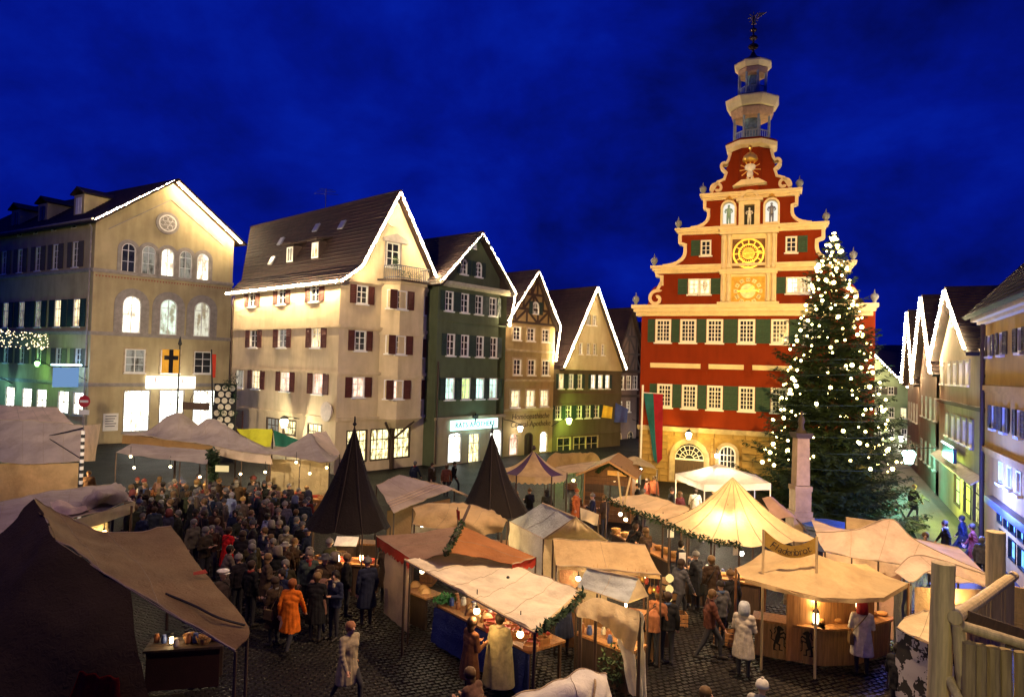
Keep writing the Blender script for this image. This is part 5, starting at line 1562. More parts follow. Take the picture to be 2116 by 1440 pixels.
for y in (832, 875, 925): ledge(Z_, FZ, -.4, FZ.W, FZ.px(1850, y)[1], P_MNT, .25, .15)
shell(Z_, FZ, FZ.W, zEZ, (0, 1, 0), 14, P_MNT)
gable_roof(Z_, FZ, topZ, (0, 1, 0), 14, TILE_D, ov=.6, eave=.3)
light_string('bulb string on the gable of the pale green house up the street', [[FZ.w(-.5, -.6, zEZ), FZ.w(sZ, -.6, zZ), FZ.w(FZ.W + .1, -.6, zEZ)]], .35, .09)
s, z = FZ.px(1868, 905)
wall_lamp('white lamp on the pale green house up the street', FZ.w(s, -1.2, z), FZ.w(s, 0, z + .5), 700, (1.0, 1.0, .7), LAMPWHITE, .3)
# dark wooded hill beyond the roofs
mb = MB(); vs = []
nx_, ny_ = 40, 6
for j in range(ny_ + 1):
    for i in range(nx_ + 1):
        x = -260 + 620 * i / nx_; u = j / ny_
        hgt = 38 + 26 * mnoise.noise(V((x * .006, 3.1, 0))) + 6 * mnoise.noise(V((x * .05, 1, 0)))
        vs.append((x, 330 + 120 * u, math.sin(u * math.pi / 2) * hgt - 1))
mb.mesh(vs, [(j * (nx_ + 1) + i, j * (nx_ + 1) + i + 1, (j + 1) * (nx_ + 1) + i + 1, (j + 1) * (nx_ + 1) + i) for j in range(ny_) for i in range(nx_)])
o = mb.build('hill', mat('hill_wood', (.012, .014, .012), .95, .4, .05, 0), None, M4.Identity(4), smooth=True); o['kind'] = 'structure'; o['label'] = 'dark wooded hill beyond the roofs'

# ------------------------------------------------------------------ ground
def cobble_mat():
    m, t, b, o = nodes('cobble_paving')
    tc = N(t, 'ShaderNodeTexCoord')
    mp = N(t, 'ShaderNodeMapping'); mp.inputs['Scale'].default_value = (6.2, 7.6, 1); mp.inputs['Rotation'].default_value = (0, 0, .5)
    t.links.new(tc.outputs['Object'], mp.inputs['Vector'])
    vo = N(t, 'ShaderNodeTexVoronoi', feature='DISTANCE_TO_EDGE'); vo.inputs['Scale'].default_value = 1.0; vo.inputs['Randomness'].default_value = .45
    vc = N(t, 'ShaderNodeTexVoronoi'); vc.inputs['Scale'].default_value = 1.0; vc.inputs['Randomness'].default_value = .45
    t.links.new(mp.outputs['Vector'], vo.inputs['Vector']); t.links.new(mp.outputs['Vector'], vc.inputs['Vector'])
    r = N(t, 'ShaderNodeValToRGB'); r.color_ramp.elements[0].position = .02; r.color_ramp.elements[1].position = .14
    t.links.new(vo.outputs['Distance'], r.inputs['Fac'])
    c, _, ns = vary(t, (.013, .011, .010), .5, .5)
    hs_ = N(t, 'ShaderNodeMix', data_type='RGBA', blend_type='MULTIPLY'); hs_.inputs['Factor'].default_value = .45
    t.links.new(c, hs_.inputs['A']); t.links.new(vc.outputs['Color'], hs_.inputs['B'])
    mx = N(t, 'ShaderNodeMix', data_type='RGBA'); mx.inputs['A'].default_value = (.012, .011, .010, 1)
    t.links.new(r.outputs['Color'], mx.inputs['Factor']); t.links.new(hs_.outputs['Result'], mx.inputs['B'])
    t.links.new(mx.outputs['Result'], b.inputs['Base Color'])
    rr = N(t, 'ShaderNodeMapRange'); rr.inputs['To Min'].default_value = .4; rr.inputs['To Max'].default_value = .75
    t.links.new(ns.outputs['Fac'], rr.inputs['Value']); t.links.new(rr.outputs['Result'], b.inputs['Roughness'])
    bump(t, b, r.outputs['Color'], .9, .025)
    b.inputs['Specular IOR Level'].default_value = .08
    return m
COBM = cobble_mat()
# one ground sheet: fine near the square, running on to the hills
mb = MB()
mb.face([(-600, -200, 0), (600, -200, 0), (600, 470, 0), (-600, 470, 0)])
gr = mb.build('ground', COBM, None, M4.Identity(4)); gr['kind'] = 'structure'; gr['label'] = 'dark cobbled market square'
SETT = mat('granite_sett', (.012, .0105, .0095), .5, .6, .9, .6, spec=.22)
# real setts in the open paving near the viewer: the nearest 300 as pieces, the rest as one field
random.seed(11)
proto = []
for k in range(4):
    a, b, h = .072 + .006 * (k % 2), .056 + .006 * (k // 2), .035
    d = .016
    proto.append(MB().mesh([(-a, -b, 0), (a, -b, 0), (a, b, 0), (-a, b, 0), (-a + d, -b + d, h), (a - d, -b + d, h), (a - d, b - d, h), (-a + d, b - d, h * .9)],
        [(4, 5, 6, 7), (0, 1, 5, 4), (1, 2, 6, 5), (2, 3, 7, 6), (3, 0, 4, 7)]).data('cobble', SETT))
ca, sa_ = math.cos(.42), math.sin(.42)
field = MB(); cnt = 0; cand = []
for j in range(-90, 150):
    for i in range(-90, 90):
        u, v = i * .165 + (.08 if j % 2 else 0), j * .132
        x, y = u * ca - v * sa_ + .5, u * sa_ + v * ca + 15
        if not (12.6 < y < 21): continue
        d = V((x, y, -CAMH)); dep = d.dot(FWD)
        sx_, sy_ = CX + FPX * d.dot(RGT) / dep, CY - FPX * d.dot(UPV) / dep
        if 380 < sx_ < 1900 and 1130 < sy_ < 1480 and not (1010 < sx_ < 1320 and sy_ < 1330):
            cand.append((y, x, sx_))
near = sorted([c for c in cand if 560 < c[2] < 960])[:300]
ns_ = set((c[0], c[1]) for c in near)
R4 = M4.Rotation(.42, 4, 'Z')
for y, x, _ in cand:
    key_ = (y, x)
    rz = random.uniform(-.13, .13); zz = random.uniform(-.016, .004); x += random.uniform(-.012, .012); k = random.randrange(4)
    if key_ in ns_:
        new('cobble', proto[k], gr, M4.Translation(V((x, y, .001 + zz))) @ R4 @ M4.Rotation(rz, 4, 'Z'))
    else:
        M = M4.Translation(V((x, y, .001 + zz))) @ R4 @ M4.Rotation(rz, 4, 'Z')
        pm = proto[k]
        field.mesh([M @ v.co for v in pm.vertices], [tuple(p.vertices) for p in pm.polygons])
fo_ = field.build('cobble_field', SETT, gr, M4.Identity(4)); fo_['kind'] = 'stuff'
# gutter line and pavement of the street on the right
t_ = MB()
p0, p1 = V((19.9, 28.7, 0)) - SD * 12, V((19.9, 28.7, 0)) + SD * 40
nn_ = V((-SD.y, SD.x, 0))
q = [p0, p1, p1 + nn_ * 2.4, p0 + nn_ * 2.4]
t_.mesh([(p.x, p.y, .004) for p in q] + [(p.x, p.y, .12) for p in q], [(4, 5, 6, 7), (0, 1, 5, 4), (1, 2, 6, 5), (2, 3, 7, 6), (3, 0, 4, 7)])
o = t_.build('pavement', mat('pavement_slab', (.03, .028, .027), .7, .3, 1.2, .4), None, M4.Identity(4)); o['kind'] = 'structure'; o['label'] = 'narrow raised pavement along the right-hand houses'

# ------------------------------------------------------------------ Christmas tree
random.seed(21)
tb = at(1712, 1075, 0)
TT = thing('christmas_tree', 'tall spruce Christmas tree covered in bulbs before the town hall', 'tree', tb)
TH_ = 7 + (779 - 480) * tb.y / FPX - .25
tp = MB().path([(0, 0, 0), (.05, 0, TH_ * .5), (0.1, 0, TH_)], [.24, .13, .02], 10)
new('trunk', tp.data('trunk', BARK), TT, WM[TT])
def crown(mb, H, R, z0, lay, seed, dens=1.0):
    rnd = random.Random(seed)
    tips = []
    for L in range(lay):
        u = L / (lay - 1)
        z = z0 + (H - z0) * (u ** .92)
        rad = R * (1 - u) ** .78 * (1 + .12 * math.sin(L * 1.7)) + .12
        nb = int(7 + 12 * (1 - u))
        a0 = rnd.random() * 6.3
        for k in range(nb):
            an = a0 + 2 * math.pi * k / nb + rnd.uniform(-.18, .18)
            r = rad * rnd.uniform(.62, 1.1) * (1 + .16 * math.sin(an * 2 + L * .35) * math.sin(L * .8 + an))
            dirv = V((math.cos(an), math.sin(an), 0))
            side = V((-dirv.y, dirv.x, 0))
            n = max(3, int(r / .16))
            prev = None
            droop = rnd.uniform(.12, .3)
            for i in range(n + 1):
                t = i / n
                p = dirv * (r * t) + V((0, 0, z - r * droop * math.sin(t * 2.2) + r * .16 * t * t)) + side * (math.sin(t * 3 + k) * .05 * r)
                if t > .12:
                    wl = (.16 + .42 * math.sin(min(1, t * 1.15) * math.pi * .86)) * min(1.0, .35 + r * .3)
                    for q in range(int(5 * dens)):
                        sg_ = 1 if q % 2 else -1
                        tw = (side * sg_ * rnd.uniform(.35, 1.0) + dirv * rnd.uniform(.25, .9) + V((0, 0, rnd.uniform(-.45, .22)))).normalized() * wl * rnd.uniform(.7, 1.25)
                        wv = tw.cross(V((rnd.uniform(-.4, .4), rnd.uniform(-.4, .4), 1))).normalized() * rnd.uniform(.035, .06)
                        b0 = p + tw * .05
                        mb.face([b0 - wv * .6, b0 + tw * .55 - wv, b0 + tw, b0 + tw * .55 + wv])
                        # side needles tufts
                        for e_ in (.45, .75):
                            c_ = b0 + tw * e_
                            tv = (tw.normalized() * .5 + wv.normalized() * rnd.choice((-1, 1)) + V((0, 0, rnd.uniform(-.3, .3)))).normalized() * wl * .42
                            w2 = tv.cross(V((0, 0, 1))).normalized() * .03
                            mb.face([c_ - w2, c_ + tv * .6 - w2 * 1.2, c_ + tv, c_ + tv * .6 + w2 * 1.2])
                prev = p
            tips.append((p, an, r, z))
    return tips
cmb = MB()
tips = crown(cmb, TH_ + .1, 3.65, .6, 42, 5, 1.2)
me = bpy.data.meshes.new('crown'); me.from_pydata(cmb.v, [], cmb.f); me.materials.append(SPRUCE)
new('crown', me, TT, WM[TT])
bt = thing('tree_lights', 'warm white bulbs wound round the Christmas tree', 'light string', tb + V((0, 0, 1.5)))
bm_ = MB().ico((0, 0, 0), .064, 2).data('bulb', BULB_TREE, True)
rnd = random.Random(9)
wirepts = []
for k in range(298):
    u = (k + rnd.random()) / 298
    z = 3.0 + (TH_ - 2.8) * u ** 1.12
    uu = max(0, (z - 1.0) / (TH_ - 1.0))
    rad = 3.6 * (1 - min(1, uu)) ** .78 + .1
    an = k * 2.399 + rnd.uniform(-.3, .3)
    r = rad * rnd.uniform(.82, .98)
    p = tb + V((r * math.cos(an), r * math.sin(an), z - .12 * r + rnd.uniform(-.2, .2)))
    new('bulb', bm_, bt, M4.Translation(p) @ M4.Scale(rnd.choice((.55, .7, .85, 1.0, 1.0, 1.3, 1.5)), 4))
wp_ = [tb + V((3.7 * (1 - i / 240) ** .9 * math.cos(i * .42), 3.7 * (1 - i / 240) ** .9 * math.sin(i * .42), 2.4 + (TH_ - 2.6) * i / 240)) for i in range(241)]
MB().path(wp_, .012, 4).build('wire', SH_DARK, bt)

# ------------------------------------------------------------------ fountain column before the tree
cb = at(1652, 1122, 0)
SANDC = mat('column_sandstone', (.24, .18, .115), .9, .25, 2.0, .6)
K = thing('stone_column', 'reddish sandstone fountain column standing in front of the tree', 'column', cb)
zt_ = lambda y: 7 - (y - 776) * cb.y / FPX
mb = MB()
zb0 = zt_(1062)
mb.b2(-.43, .43, -.43, .43, 0, zb0); mb.b2(-.38, .38, -.38, .38, zb0 + .002, zb0 + .22)
new('plinth', mb.data('plinth', SANDC), K, WM[K])
new('shaft', MB().box((0, 0, (zb0 + .222 + zt_(1010)) / 2), (.66, .66, zt_(1010) - zb0 - .222)).box((0, 0, zt_(1005)), (.72, .72, .2)).box((0, 0, (zt_(1000) + zt_(903)) / 2 + .02), (.56, .56, zt_(903) - zt_(1000)), tap=.9).data('shaft', SANDC), K, WM[K])
new('capital', MB().box((0, 0, zt_(900)), (.64, .64, .12)).box((0, 0, zt_(895)), (.72, .72, .1)).data('capital', mat('capital_dark', (.03, .022, .018), .8)), K, WM[K])
mb = MB().lathe([(.2, 0), (.22, .06), (.13, .15), (.1, .3), (.15, .5), (.12, .65), (.05, .7), (.065, .8), (.07, .86), (.03, .92)], (0, 0, zt_(893)), 12)
new('figure', mb.data('figure', mat('capital_dark', (.03, .022, .018), .8), True), K, WM[K])
fb = at(1708, 1130, 0)
FT_ = thing('fountain_basin', 'blue-covered octagonal fountain basin behind the conical tent', 'fountain', fb)
mb = MB().lathe([(1.0, 0), (1.0, .75), (1.08, .8), (1.08, .95), (.95, .95)], n=8, a0=o8)
new('basin', mb.data('basin', mat('basin_stone_blue', (.10, .13, .22), .8, .3)), FT_, WM[FT_])
new('cover', MB().lathe([(1.12, .93), (.6, 1.02), (.2, 1.05)], n=8, a0=o8).data('cover', canvas_mat('tarpaulin_blue', (.03, .09, .30), .05)), FT_, WM[FT_])
# ------------------------------------------------------------------ market stalls: canvas, posts, counters, lamps
def cr(p0, p1, p2, p3, t):
    return (p1 * 2 + (p2 - p0) * t + (p0 * 2 - p1 * 5 + p2 * 4 - p3) * t * t + (p1 * 3 - p0 - p2 * 3 + p3) * t ** 3) * .5
def spline(P, n):
    P = [V(p) for p in P]; m = len(P) - 1; out = []
    for k in range(n + 1):
        x = m * k / n; i = min(int(x), m - 1); t = x - i
        out.append(cr(P[i - 1] if i > 0 else P[0] * 2 - P[1], P[i], P[i + 1], P[i + 2] if i + 2 <= m else P[m] * 2 - P[m - 1], t))
    return out
def canvas(parent, name, m, rows, nu=20, nv=14, wr=.03, sag=0.0, thick=.012, fold=None):
    """cloth surface through a grid of control points, wrinkled, with a thin underside"""
    R_ = [spline(r, nu) for r in rows]
    C = [spline([r[i] for r in R_], nv) for i in range(nu + 1)]
    G = [[C[i][j] for i in range(nu + 1)] for j in range(nv + 1)]
    sd = G[0][0].x * 1.7 + G[0][0].y
    top = []
    for j in range(nv + 1):
        for i in range(nu + 1):
            a = G[j][min(i + 1, nu)] - G[j][max(i - 1, 0)]; b = G[min(j + 1, nv)][i] - G[max(j - 1, 0)][i]
            n = a.cross(b)
            n = n.normalized() if n.length > 1e-9 else V((0, 0, 1))
            u, v = i / nu, j / nv
            p = G[j][i]
            d = wr * (1.3 * mnoise.noise(p * 1.6 + V((sd, 0, 0))) + .6 * mnoise.noise(p * 4.2 + V((0, sd, 0))))
            d -= wr * 1.1 * max(0, 1 - 5 * abs(mnoise.noise(V((p.x * 1.1 + p.y * .7, p.z * 1.4, sd))))) ** 2
            if fold: d += fold[0] * math.sin((u if fold[2] == 'u' else v) * fold[1] * 2 * math.pi + 1.2 * mnoise.noise(p * .8)) * (.4 + .6 * (v if fold[2] == 'u' else u))
            p = p + n * d - V((0, 0, sag * math.sin(math.pi * u) * math.sin(math.pi * v)))
            top.append((p, n))
    w_ = nu + 1
    vs = [p for p, n in top] + [p - n * thick for p, n in top]
    k = len(top)
    fs = []
    for j in range(nv):
        for i in range(nu):
            a, b, c, d = j * w_ + i, j * w_ + i + 1, (j + 1) * w_ + i + 1, (j + 1) * w_ + i
            fs += [(a, b, c, d), (k + d, k + c, k + b, k + a)]
    mb = MB(); mb.mesh(vs, fs)
    base = WM[parent]; inv = base.inverted()
    me = bpy.data.meshes.new(name); me.from_pydata([tuple(inv @ V(p)) for p in mb.v], [], mb.f)
    me.materials.append(m); me.polygons.foreach_set('use_smooth', [True] * len(me.polygons))
    o = new(name, me, parent, base)
    if nu >= 12 and 'roof' in name + ' ' or 'slope' in name:         # sewn seams between the cloth widths and a roped hem
        sm = MB(); L = (G[0][-1] - G[0][0]).length; ns = max(2, int(L / 1.0)); up = [q + n * (.007 if n.z > 0 else -.007 - thick) for q, n in top]
        for k in range(1, ns):
            i = round(nu * k / ns); sm.path([up[j * w_ + i] for j in range(nv + 1)], .0045, 4)
        sm.path([up[i] for i in range(nu + 1)], .013, 4); sm.path([up[nv * w_ + i] for i in range(nu + 1)], .013, 4)
        so = sm.build('seam', SEAM, o, base) if False else None
        inv2 = base.inverted(); sm.v = [tuple(inv2 @ V(p)) for p in sm.v]
        new('seams', sm.data('seams', SEAM), o, base)['kind'] = 'stuff'
    return o
SEAM = mat('canvas_seam', (.36, .28, .18), .9)
def cone(parent, name, mats, apex, ring_pts, nv=12, sag=.12, wr=.015, sub=4, stripes=None, tip=.02):
    """peaked canvas from an apex to a ring of eave points"""
    apex = V(apex); ring_pts = [V(p) for p in ring_pts]; n = len(ring_pts)
    cols = []
    for i in range(n):
        a, b = ring_pts[i], ring_pts[(i + 1) % n]
        for k in range(sub): cols.append((a.lerp(b, k / sub), i, k / sub))
    m = len(cols); vs, fs, mi = [], [], []
    for j in range(nv + 1):
        t = tip + (1 - tip) * j / nv
        for p, i, u in cols:
            q = apex.lerp(p, t)
            q.z -= sag * math.sin(math.pi * t) * (apex.z - p.z) * .5 + .06 * math.sin(math.pi * u) * t * (1 if sub > 1 else 0)
            q += V((1, 1, 0)).normalized() * wr * mnoise.noise(q * 2.2)
            vs.append(q)
    for j in range(nv):
        for i in range(m):
            fs.append((j * m + i, j * m + (i + 1) % m, (j + 1) * m + (i + 1) % m, (j + 1) * m + i))
            mi.append(0 if not stripes else stripes[cols[i][1] % len(stripes)])
    mats = mats if isinstance(mats, list) else [mats]
    base = WM[parent]; inv = base.inverted()
    me = bpy.data.meshes.new(name); me.from_pydata([tuple(inv @ V(p)) for p in vs], [], fs)
    for x in mats: me.materials.append(x)
    me.polygons.foreach_set('material_index', mi); me.polygons.foreach_set('use_smooth', [True] * len(fs))
    return new(name, me, parent, base)
def valance(parent, m, pts, drop, scal=0, name='valance', out=0.0):
    pts = [V(p) for p in pts]; mb = MB()
    L = sum((b - a).length for a, b in zip(pts, pts[1:])); acc = 0
    for a, b in zip(pts, pts[1:]):
        n = max(2, int((b - a).length / .07)); l = (b - a).length
        for k in range(n):
            p, q = a.lerp(b, k / n), a.lerp(b, (k + 1) / n)
            def dz(s): return drop * (1 if not scal else (.72 + .28 * abs(math.sin(math.pi * s / scal))))
            s0, s1 = acc + l * k / n, acc + l * (k + 1) / n
            w0, w1 = .02 * math.sin(s0 * 7), .02 * math.sin(s1 * 7)
            mb.face([p, q, q + V((w1, w1, -dz(s1))), p + V((w0, w0, -dz(s0)))])
        acc += l
    return mb.build(name, m, parent, smooth=True)
def post(parent, p, r=.028, m=None, z0=0.0, lean=(0, 0)):
    p = V(p); return MB().tube((p.x + lean[0], p.y + lean[1], z0), p, r, r * .85, 8).build('post', m or DARKWOOD, parent)
def counter(parent, a, b, wd, h, m, front=None, top=None):
    """trestle counter from a to b (front edge, ground plan): plank top on a panelled front"""
    a, b = V((a[0], a[1], 0)), V((b[0], b[1], 0)); F = Facade(a, b)
    n = max(2, int(wd / .2))
    for k in range(n):
        MB().b2(-.05, F.W + .05, wd * k / n + .004, wd * (k + 1) / n - .004, h - .05, h + random.uniform(-.003, .003)).build('counter_board', top or m, parent, F.M)
    np_ = max(1, int(F.W / 1.2))
    for k in range(np_):
        MB().b2(F.W * k / np_ + .01, F.W * (k + 1) / np_ - .01, .04, .07, .05, h - .055).build('front_panel', front or m, parent, F.M)
    for x in (.06, F.W - .06):
        for y in (.1, wd - .08): MB().b2(x - .03, x + .03, y - .03, y + .03, 0, h - .052).build('leg', m, parent, F.M)
    return F
def hang_lamp(label, p, power, color=(1, .66, .28), r=.07, cord=.45, glow=None, group='lamps hung in the stalls', lift=0.0):
    t = thing('stall_lamp', label, 'lamp', V(p), group)
    MB().ico(V(p), r, 2).build('bulb', glow or LAMPGLOW, t, smooth=True)
    MB().tube(V(p) + V((0, 0, r * .9)), V(p) + V((0, 0, cord)), .012, None, 5).lathe([(r * .5, r * .8), (r * .5, r * 1.5), (.02, r * 1.7)], V(p), 8).build('cord_and_socket', IRON, t)
    lamp_light(t, V(p) + V((0, -.0, -r * 1.6)), power, color, .06)
    return t
def lantern_obj(label, p, power, color=(1, .62, .25), k=1.0):
    t = thing('lantern', label, 'lantern', V(p), 'lanterns on the counters')
    MB().lathe([(.07 * k, 0), (.075 * k, .02 * k), (.03 * k, .03 * k)], V(p), 8).build('base', IRON, t)
    MB().lathe([(.07 * k, .24 * k), (.04 * k, .3 * k), (.01, .34 * k)], V(p), 8).build('cap', IRON, t)
    MB().lathe([(.045 * k, .035 * k), (.055 * k, .1 * k), (.05 * k, .2 * k), (.03 * k, .235 * k)], V(p), 10).build('flame_glass', LAMPGLOW, t)
    lamp_light(t, V(p) + V((0, 0, .45 * k)), power, color, .05)
    return t
def stall(name, label, p, cat='stall'): p = V(p); return thing(name, label, cat, (p.x, p.y, 0))
def off(p, dx=0, dy=0, dz=0): return V(p) + V((dx, dy, dz))
GOODS = {}
def goods_mesh(kind, k):
    key = (kind, k)
    if key in GOODS: return GOODS[key]
    r = random.Random(sum(map(ord, kind)) + k)
    mb = MB()
    if kind == 'loaf':
        mb.ico((0, 0, .06), .1, 2, (1.5, .95, .65)); me = mb.data('loaf', mat('bread_crust', (.42, .20, .06), .7, .35, 9, .4), True)
    elif kind == 'box':
        a = .11 + .03 * k
        for f in ((-a, -a * .7, a, -a * .66), (-a, a * .66, a, a * .7), (-a, -a * .66, -a + .015, a * .66), (a - .015, -a * .66, a, a * .66)): mb.b2(f[0], f[2], f[1], f[3], 0, .09)
        mb.b2(-a + .016, a - .016, -a * .65, a * .65, 0, .055); me = mb.data('box', [MIDWOOD, mat('carved_wood', (.45, .22, .09), .6), mat('goods_red', (.35, .05, .03), .6)][k % 3])
    elif kind == 'jar':
        mb.lathe([(.05, 0), (.06, .02), (.06, .12), (.04, .15), (.045, .155), (.045, .18), (.01, .182)], n=10); me = mb.data('jar', [mat('clay', (.30, .12, .05), .5), mat('glaze_blue', (.05, .08, .25), .3), mat('glaze_white', (.6, .56, .48), .3)][k % 3], True)
    elif kind == 'basket':
        mb.lathe([(.1, 0), (.14, .06), (.16, .14), (.17, .15), (.155, .15), (.13, .07), (.02, .05)], n=14)
        for q in range(6): mb.ico((r.uniform(-.08, .08), r.uniform(-.08, .08), .14), .045, 1)
        me = mb.data('basket', mat('wicker', (.36, .20, .07), .8, .4, 30, .5), False)
    elif kind == 'plate':
        mb.lathe([(.06, 0), (.15, .03), (.16, .035), (.06, .012)], n=18, M=M4.Rotation(math.radians(62), 3, 'X')); me = mb.data('plate', mat('turned_wood', (.48, .27, .10), .5), True)
    GOODS[key] = me
    return me
def goods(kind, label, cat, group, a, b, z, n, depth=.5, seed=0, inward=None):
    """loose goods set out on a counter between a and b"""
    r = random.Random(seed); a, b = V(a), V(b); x = (b - a); inward = V((-x.y, x.x, 0)).normalized() if inward is None else inward
    for k in range(n):
        p = a.lerp(b, (k + .5 + r.uniform(-.25, .25)) / n) + inward * (.12 + r.random() * depth)
        o = new(kind if kind != 'box' else 'goods_box', goods_mesh(kind, k % 3), None, M4.Translation(V((p.x, p.y, z))) @ M4.Rotation(r.uniform(-.5, .5), 4, 'Z') @ M4.Scale(r.uniform(.85, 1.2), 4))
        tag(o, label, cat, group)

C_LAV = canvas_mat('canvas_lavender_grey', (.44, .36, .30), .22)
C_WHT = canvas_mat('canvas_white', (.80, .76, .66), .30)
C_CRM = canvas_mat('canvas_cream', (.72, .60, .36), .38)
C_TAN = canvas_mat('canvas_tan', (.58, .43, .22), .32)
C_ORG = canvas_mat('canvas_amber', (.76, .57, .32), .34)
C_BRN = canvas_mat('canvas_brown', (.20, .12, .05), .12)
C_BLK = canvas_mat('canvas_black', (.010, .007, .007), .03)
C_RUST = canvas_mat('canvas_rust', (.36, .15, .05), .22)
C_RED = canvas_mat('canvas_red', (.32, .03, .015), .25)
C_PUR = canvas_mat('canvas_purple', (.09, .05, .10), .15)
C_BLU = canvas_mat('canvas_slate_blue', (.42, .46, .46), .22)
C_PNK = canvas_mat('canvas_pinkish', (.74, .58, .42), .30)
ROPE = mat('rope', (.30, .22, .12), .95, .3, 30, .4)
def garland(parent, pts, rad=.12, dens=60, name='pine_garland'):
    mb = MB(); P = spline(pts, max(4, len(pts) * 5))
    for p in P: leaf_clump(mb, p, (rad, rad, rad), int(dens / 3), .16)
    o = mb.build(name, SPRUCE, parent); o['kind'] = 'stuff'
    return o

# --- big brown tent in the left foreground
t = stall('brown_tent', 'large brown canvas tent with sloping roof in the left foreground', at(300, 1235, 0), 'tent')
rA = [at(71, 1031, 3.6), at(120, 1061, 3.2), at(224, 1104, 2.75), at(353, 1087, 2.7)]
rB = [at(90, 1068, 3.48), at(165, 1125, 3.0), at(300, 1180, 2.62), at(512, 1294, 2.3)]
rC = [at(116, 1117, 3.3), at(198, 1173, 2.95), at(330, 1255, 2.5), at(487, 1345, 2.1)]
canvas(t, 'roof', canvas_mat('canvas_brown_lit', (.19, .12, .052), .12), [rA, [a.lerp(b, .5) + V((0, 0, -.06)) for a, b in zip(rA, rB)], rB, rC], 26, 18, .035)  # roof colour stands for the lit side of the canvas
canvas(t, 'side_canvas', canvas_mat('canvas_brown_shaded', (.035, .022, .010), .05), [[at(71, 1031, 3.6), at(100, 1080, 3.42), at(116, 1117, 3.3), at(198, 1173, 2.94), at(270, 1220, 2.68)], [at(0, 1110, 2.8), at(15, 1180, 2.6), at(40, 1240, 2.4), at(150, 1310, 2.1), at(280, 1320, 2.05)], [at(-80, 1200, 2.0), at(-70, 1300, 1.7), at(-50, 1400, 1.4), at(120, 1480, 1.0), at(320, 1490, .9)]], 22, 16, .05)  # same canvas coloured darker for the side in shadow
for p in ((487, 1345, 2.08), (353, 1087, 2.66), (512, 1294, 2.26)): post(t, at(*p), .035)
post(t, at(116, 1120, 3.25), .05)
MB().path(spline([at(343, 1226, 2.52), at(400, 1250, 2.46), at(450, 1275, 2.42), at(506, 1291, 2.36)], 10), .022, 5).build('seam_rope', IRON, t)
MB().path([rC[0], rC[1], rC[2], rC[3]], .012, 5).build('ridge_seam', SEAM, t)
canvas(t, 'curtain', C_RED, [[at(165, 1385, 1.9), at(205, 1392, 1.85), at(245, 1400, 1.8)], [at(120, 1500, .8), at(190, 1500, .75), at(260, 1500, .7)]], 14, 8, .03, fold=(.06, 3, 'u'))
canvas(t, 'roof_patch', C_RED, [[at(399, 1183, 2.58), at(424, 1177, 2.57)], [at(400, 1188, 2.57), at(429, 1184, 2.56)]], 4, 3, 0)
ta, tb2 = at(300, 1345, .9), at(455, 1335, .9)
counter(t, (ta.x, ta.y), (tb2.x, tb2.y), .7, .9, DARKWOOD, mat('cloth_black_red', (.03, .008, .006), .9), DARKWOOD)
lantern_obj('small candle lantern on the dark counter under the brown foreground tent', ta.lerp(tb2, .25) + V((0, .3, .004)), 6, k=.7)
goods('jar', 'small jar on the dark counter under the brown foreground tent', 'jar', 'jars under the brown foreground tent', ta, tb2, .904, 7, .4, 83)
goods('basket', 'wicker basket on the dark counter under the brown foreground tent', 'basket', 'baskets under the brown foreground tent', ta.lerp(tb2, .4), tb2, .904, 3, .35, 84)

# --- flat stall with bundled cloth on its roof (left)
t = stall('covered_stall', 'flat-roofed covered stall with rumpled cloth bundled on top at left', at(150, 1050, 0))
q = [at(-90, 1055, 2.35), at(60, 1027, 2.4), at(170, 1008, 2.4), at(238, 1000, 2.35)]
q2 = [at(-90, 1130, 2.35), at(40, 1100, 2.4), at(165, 1070, 2.42), at(277, 1036, 2.35)]
canvas(t, 'roof', C_LAV, [q, [a.lerp(b, .5) for a, b in zip(q, q2)], q2], 24, 12, .05)
canvas(t, 'front_valance', C_CRM, [[off(p, 0, 0, 0) for p in q2], [off(p, 0, -.05, -.35) for p in q2]], 20, 5, .06)
canvas(t, 'cloth_bundle', C_LAV, [[at(170, 1030, 2.5), at(200, 1013, 2.62), at(235, 1004, 2.6), at(252, 1008, 2.42)], [at(172, 1040, 2.5), at(205, 1022, 2.95), at(240, 1015, 2.85), at(262, 1022, 2.45)], [at(180, 1052, 2.45), at(215, 1040, 2.55), at(250, 1034, 2.5), at(270, 1036, 2.42)]], 20, 14, .12)
canvas(t, 'cloth_bundle', C_PNK, [[at(105, 1042, 2.46), at(140, 1040, 2.55), at(172, 1045, 2.46)], [at(110, 1052, 2.46), at(145, 1052, 2.6), at(178, 1052, 2.46)], [at(120, 1066, 2.44), at(150, 1064, 2.5), at(185, 1058, 2.44)]], 16, 10, .09)
canvas(t, 'side_panel', C_CRM, [[at(165, 1078, 2.2), at(200, 1070, 2.2), at(224, 1064, 2.2)], [at(165, 1150, .9), at(200, 1140, .9), at(222, 1130, .9)]], 8, 6, .02)
for p in ((272, 1045, 2.3), (226, 1064, 2.2), (236, 1003, 2.3)): post(t, at(*p), .045)
hang_lamp('warm lamp under the covered stall at left', at(215, 1100, 1.7), 26)
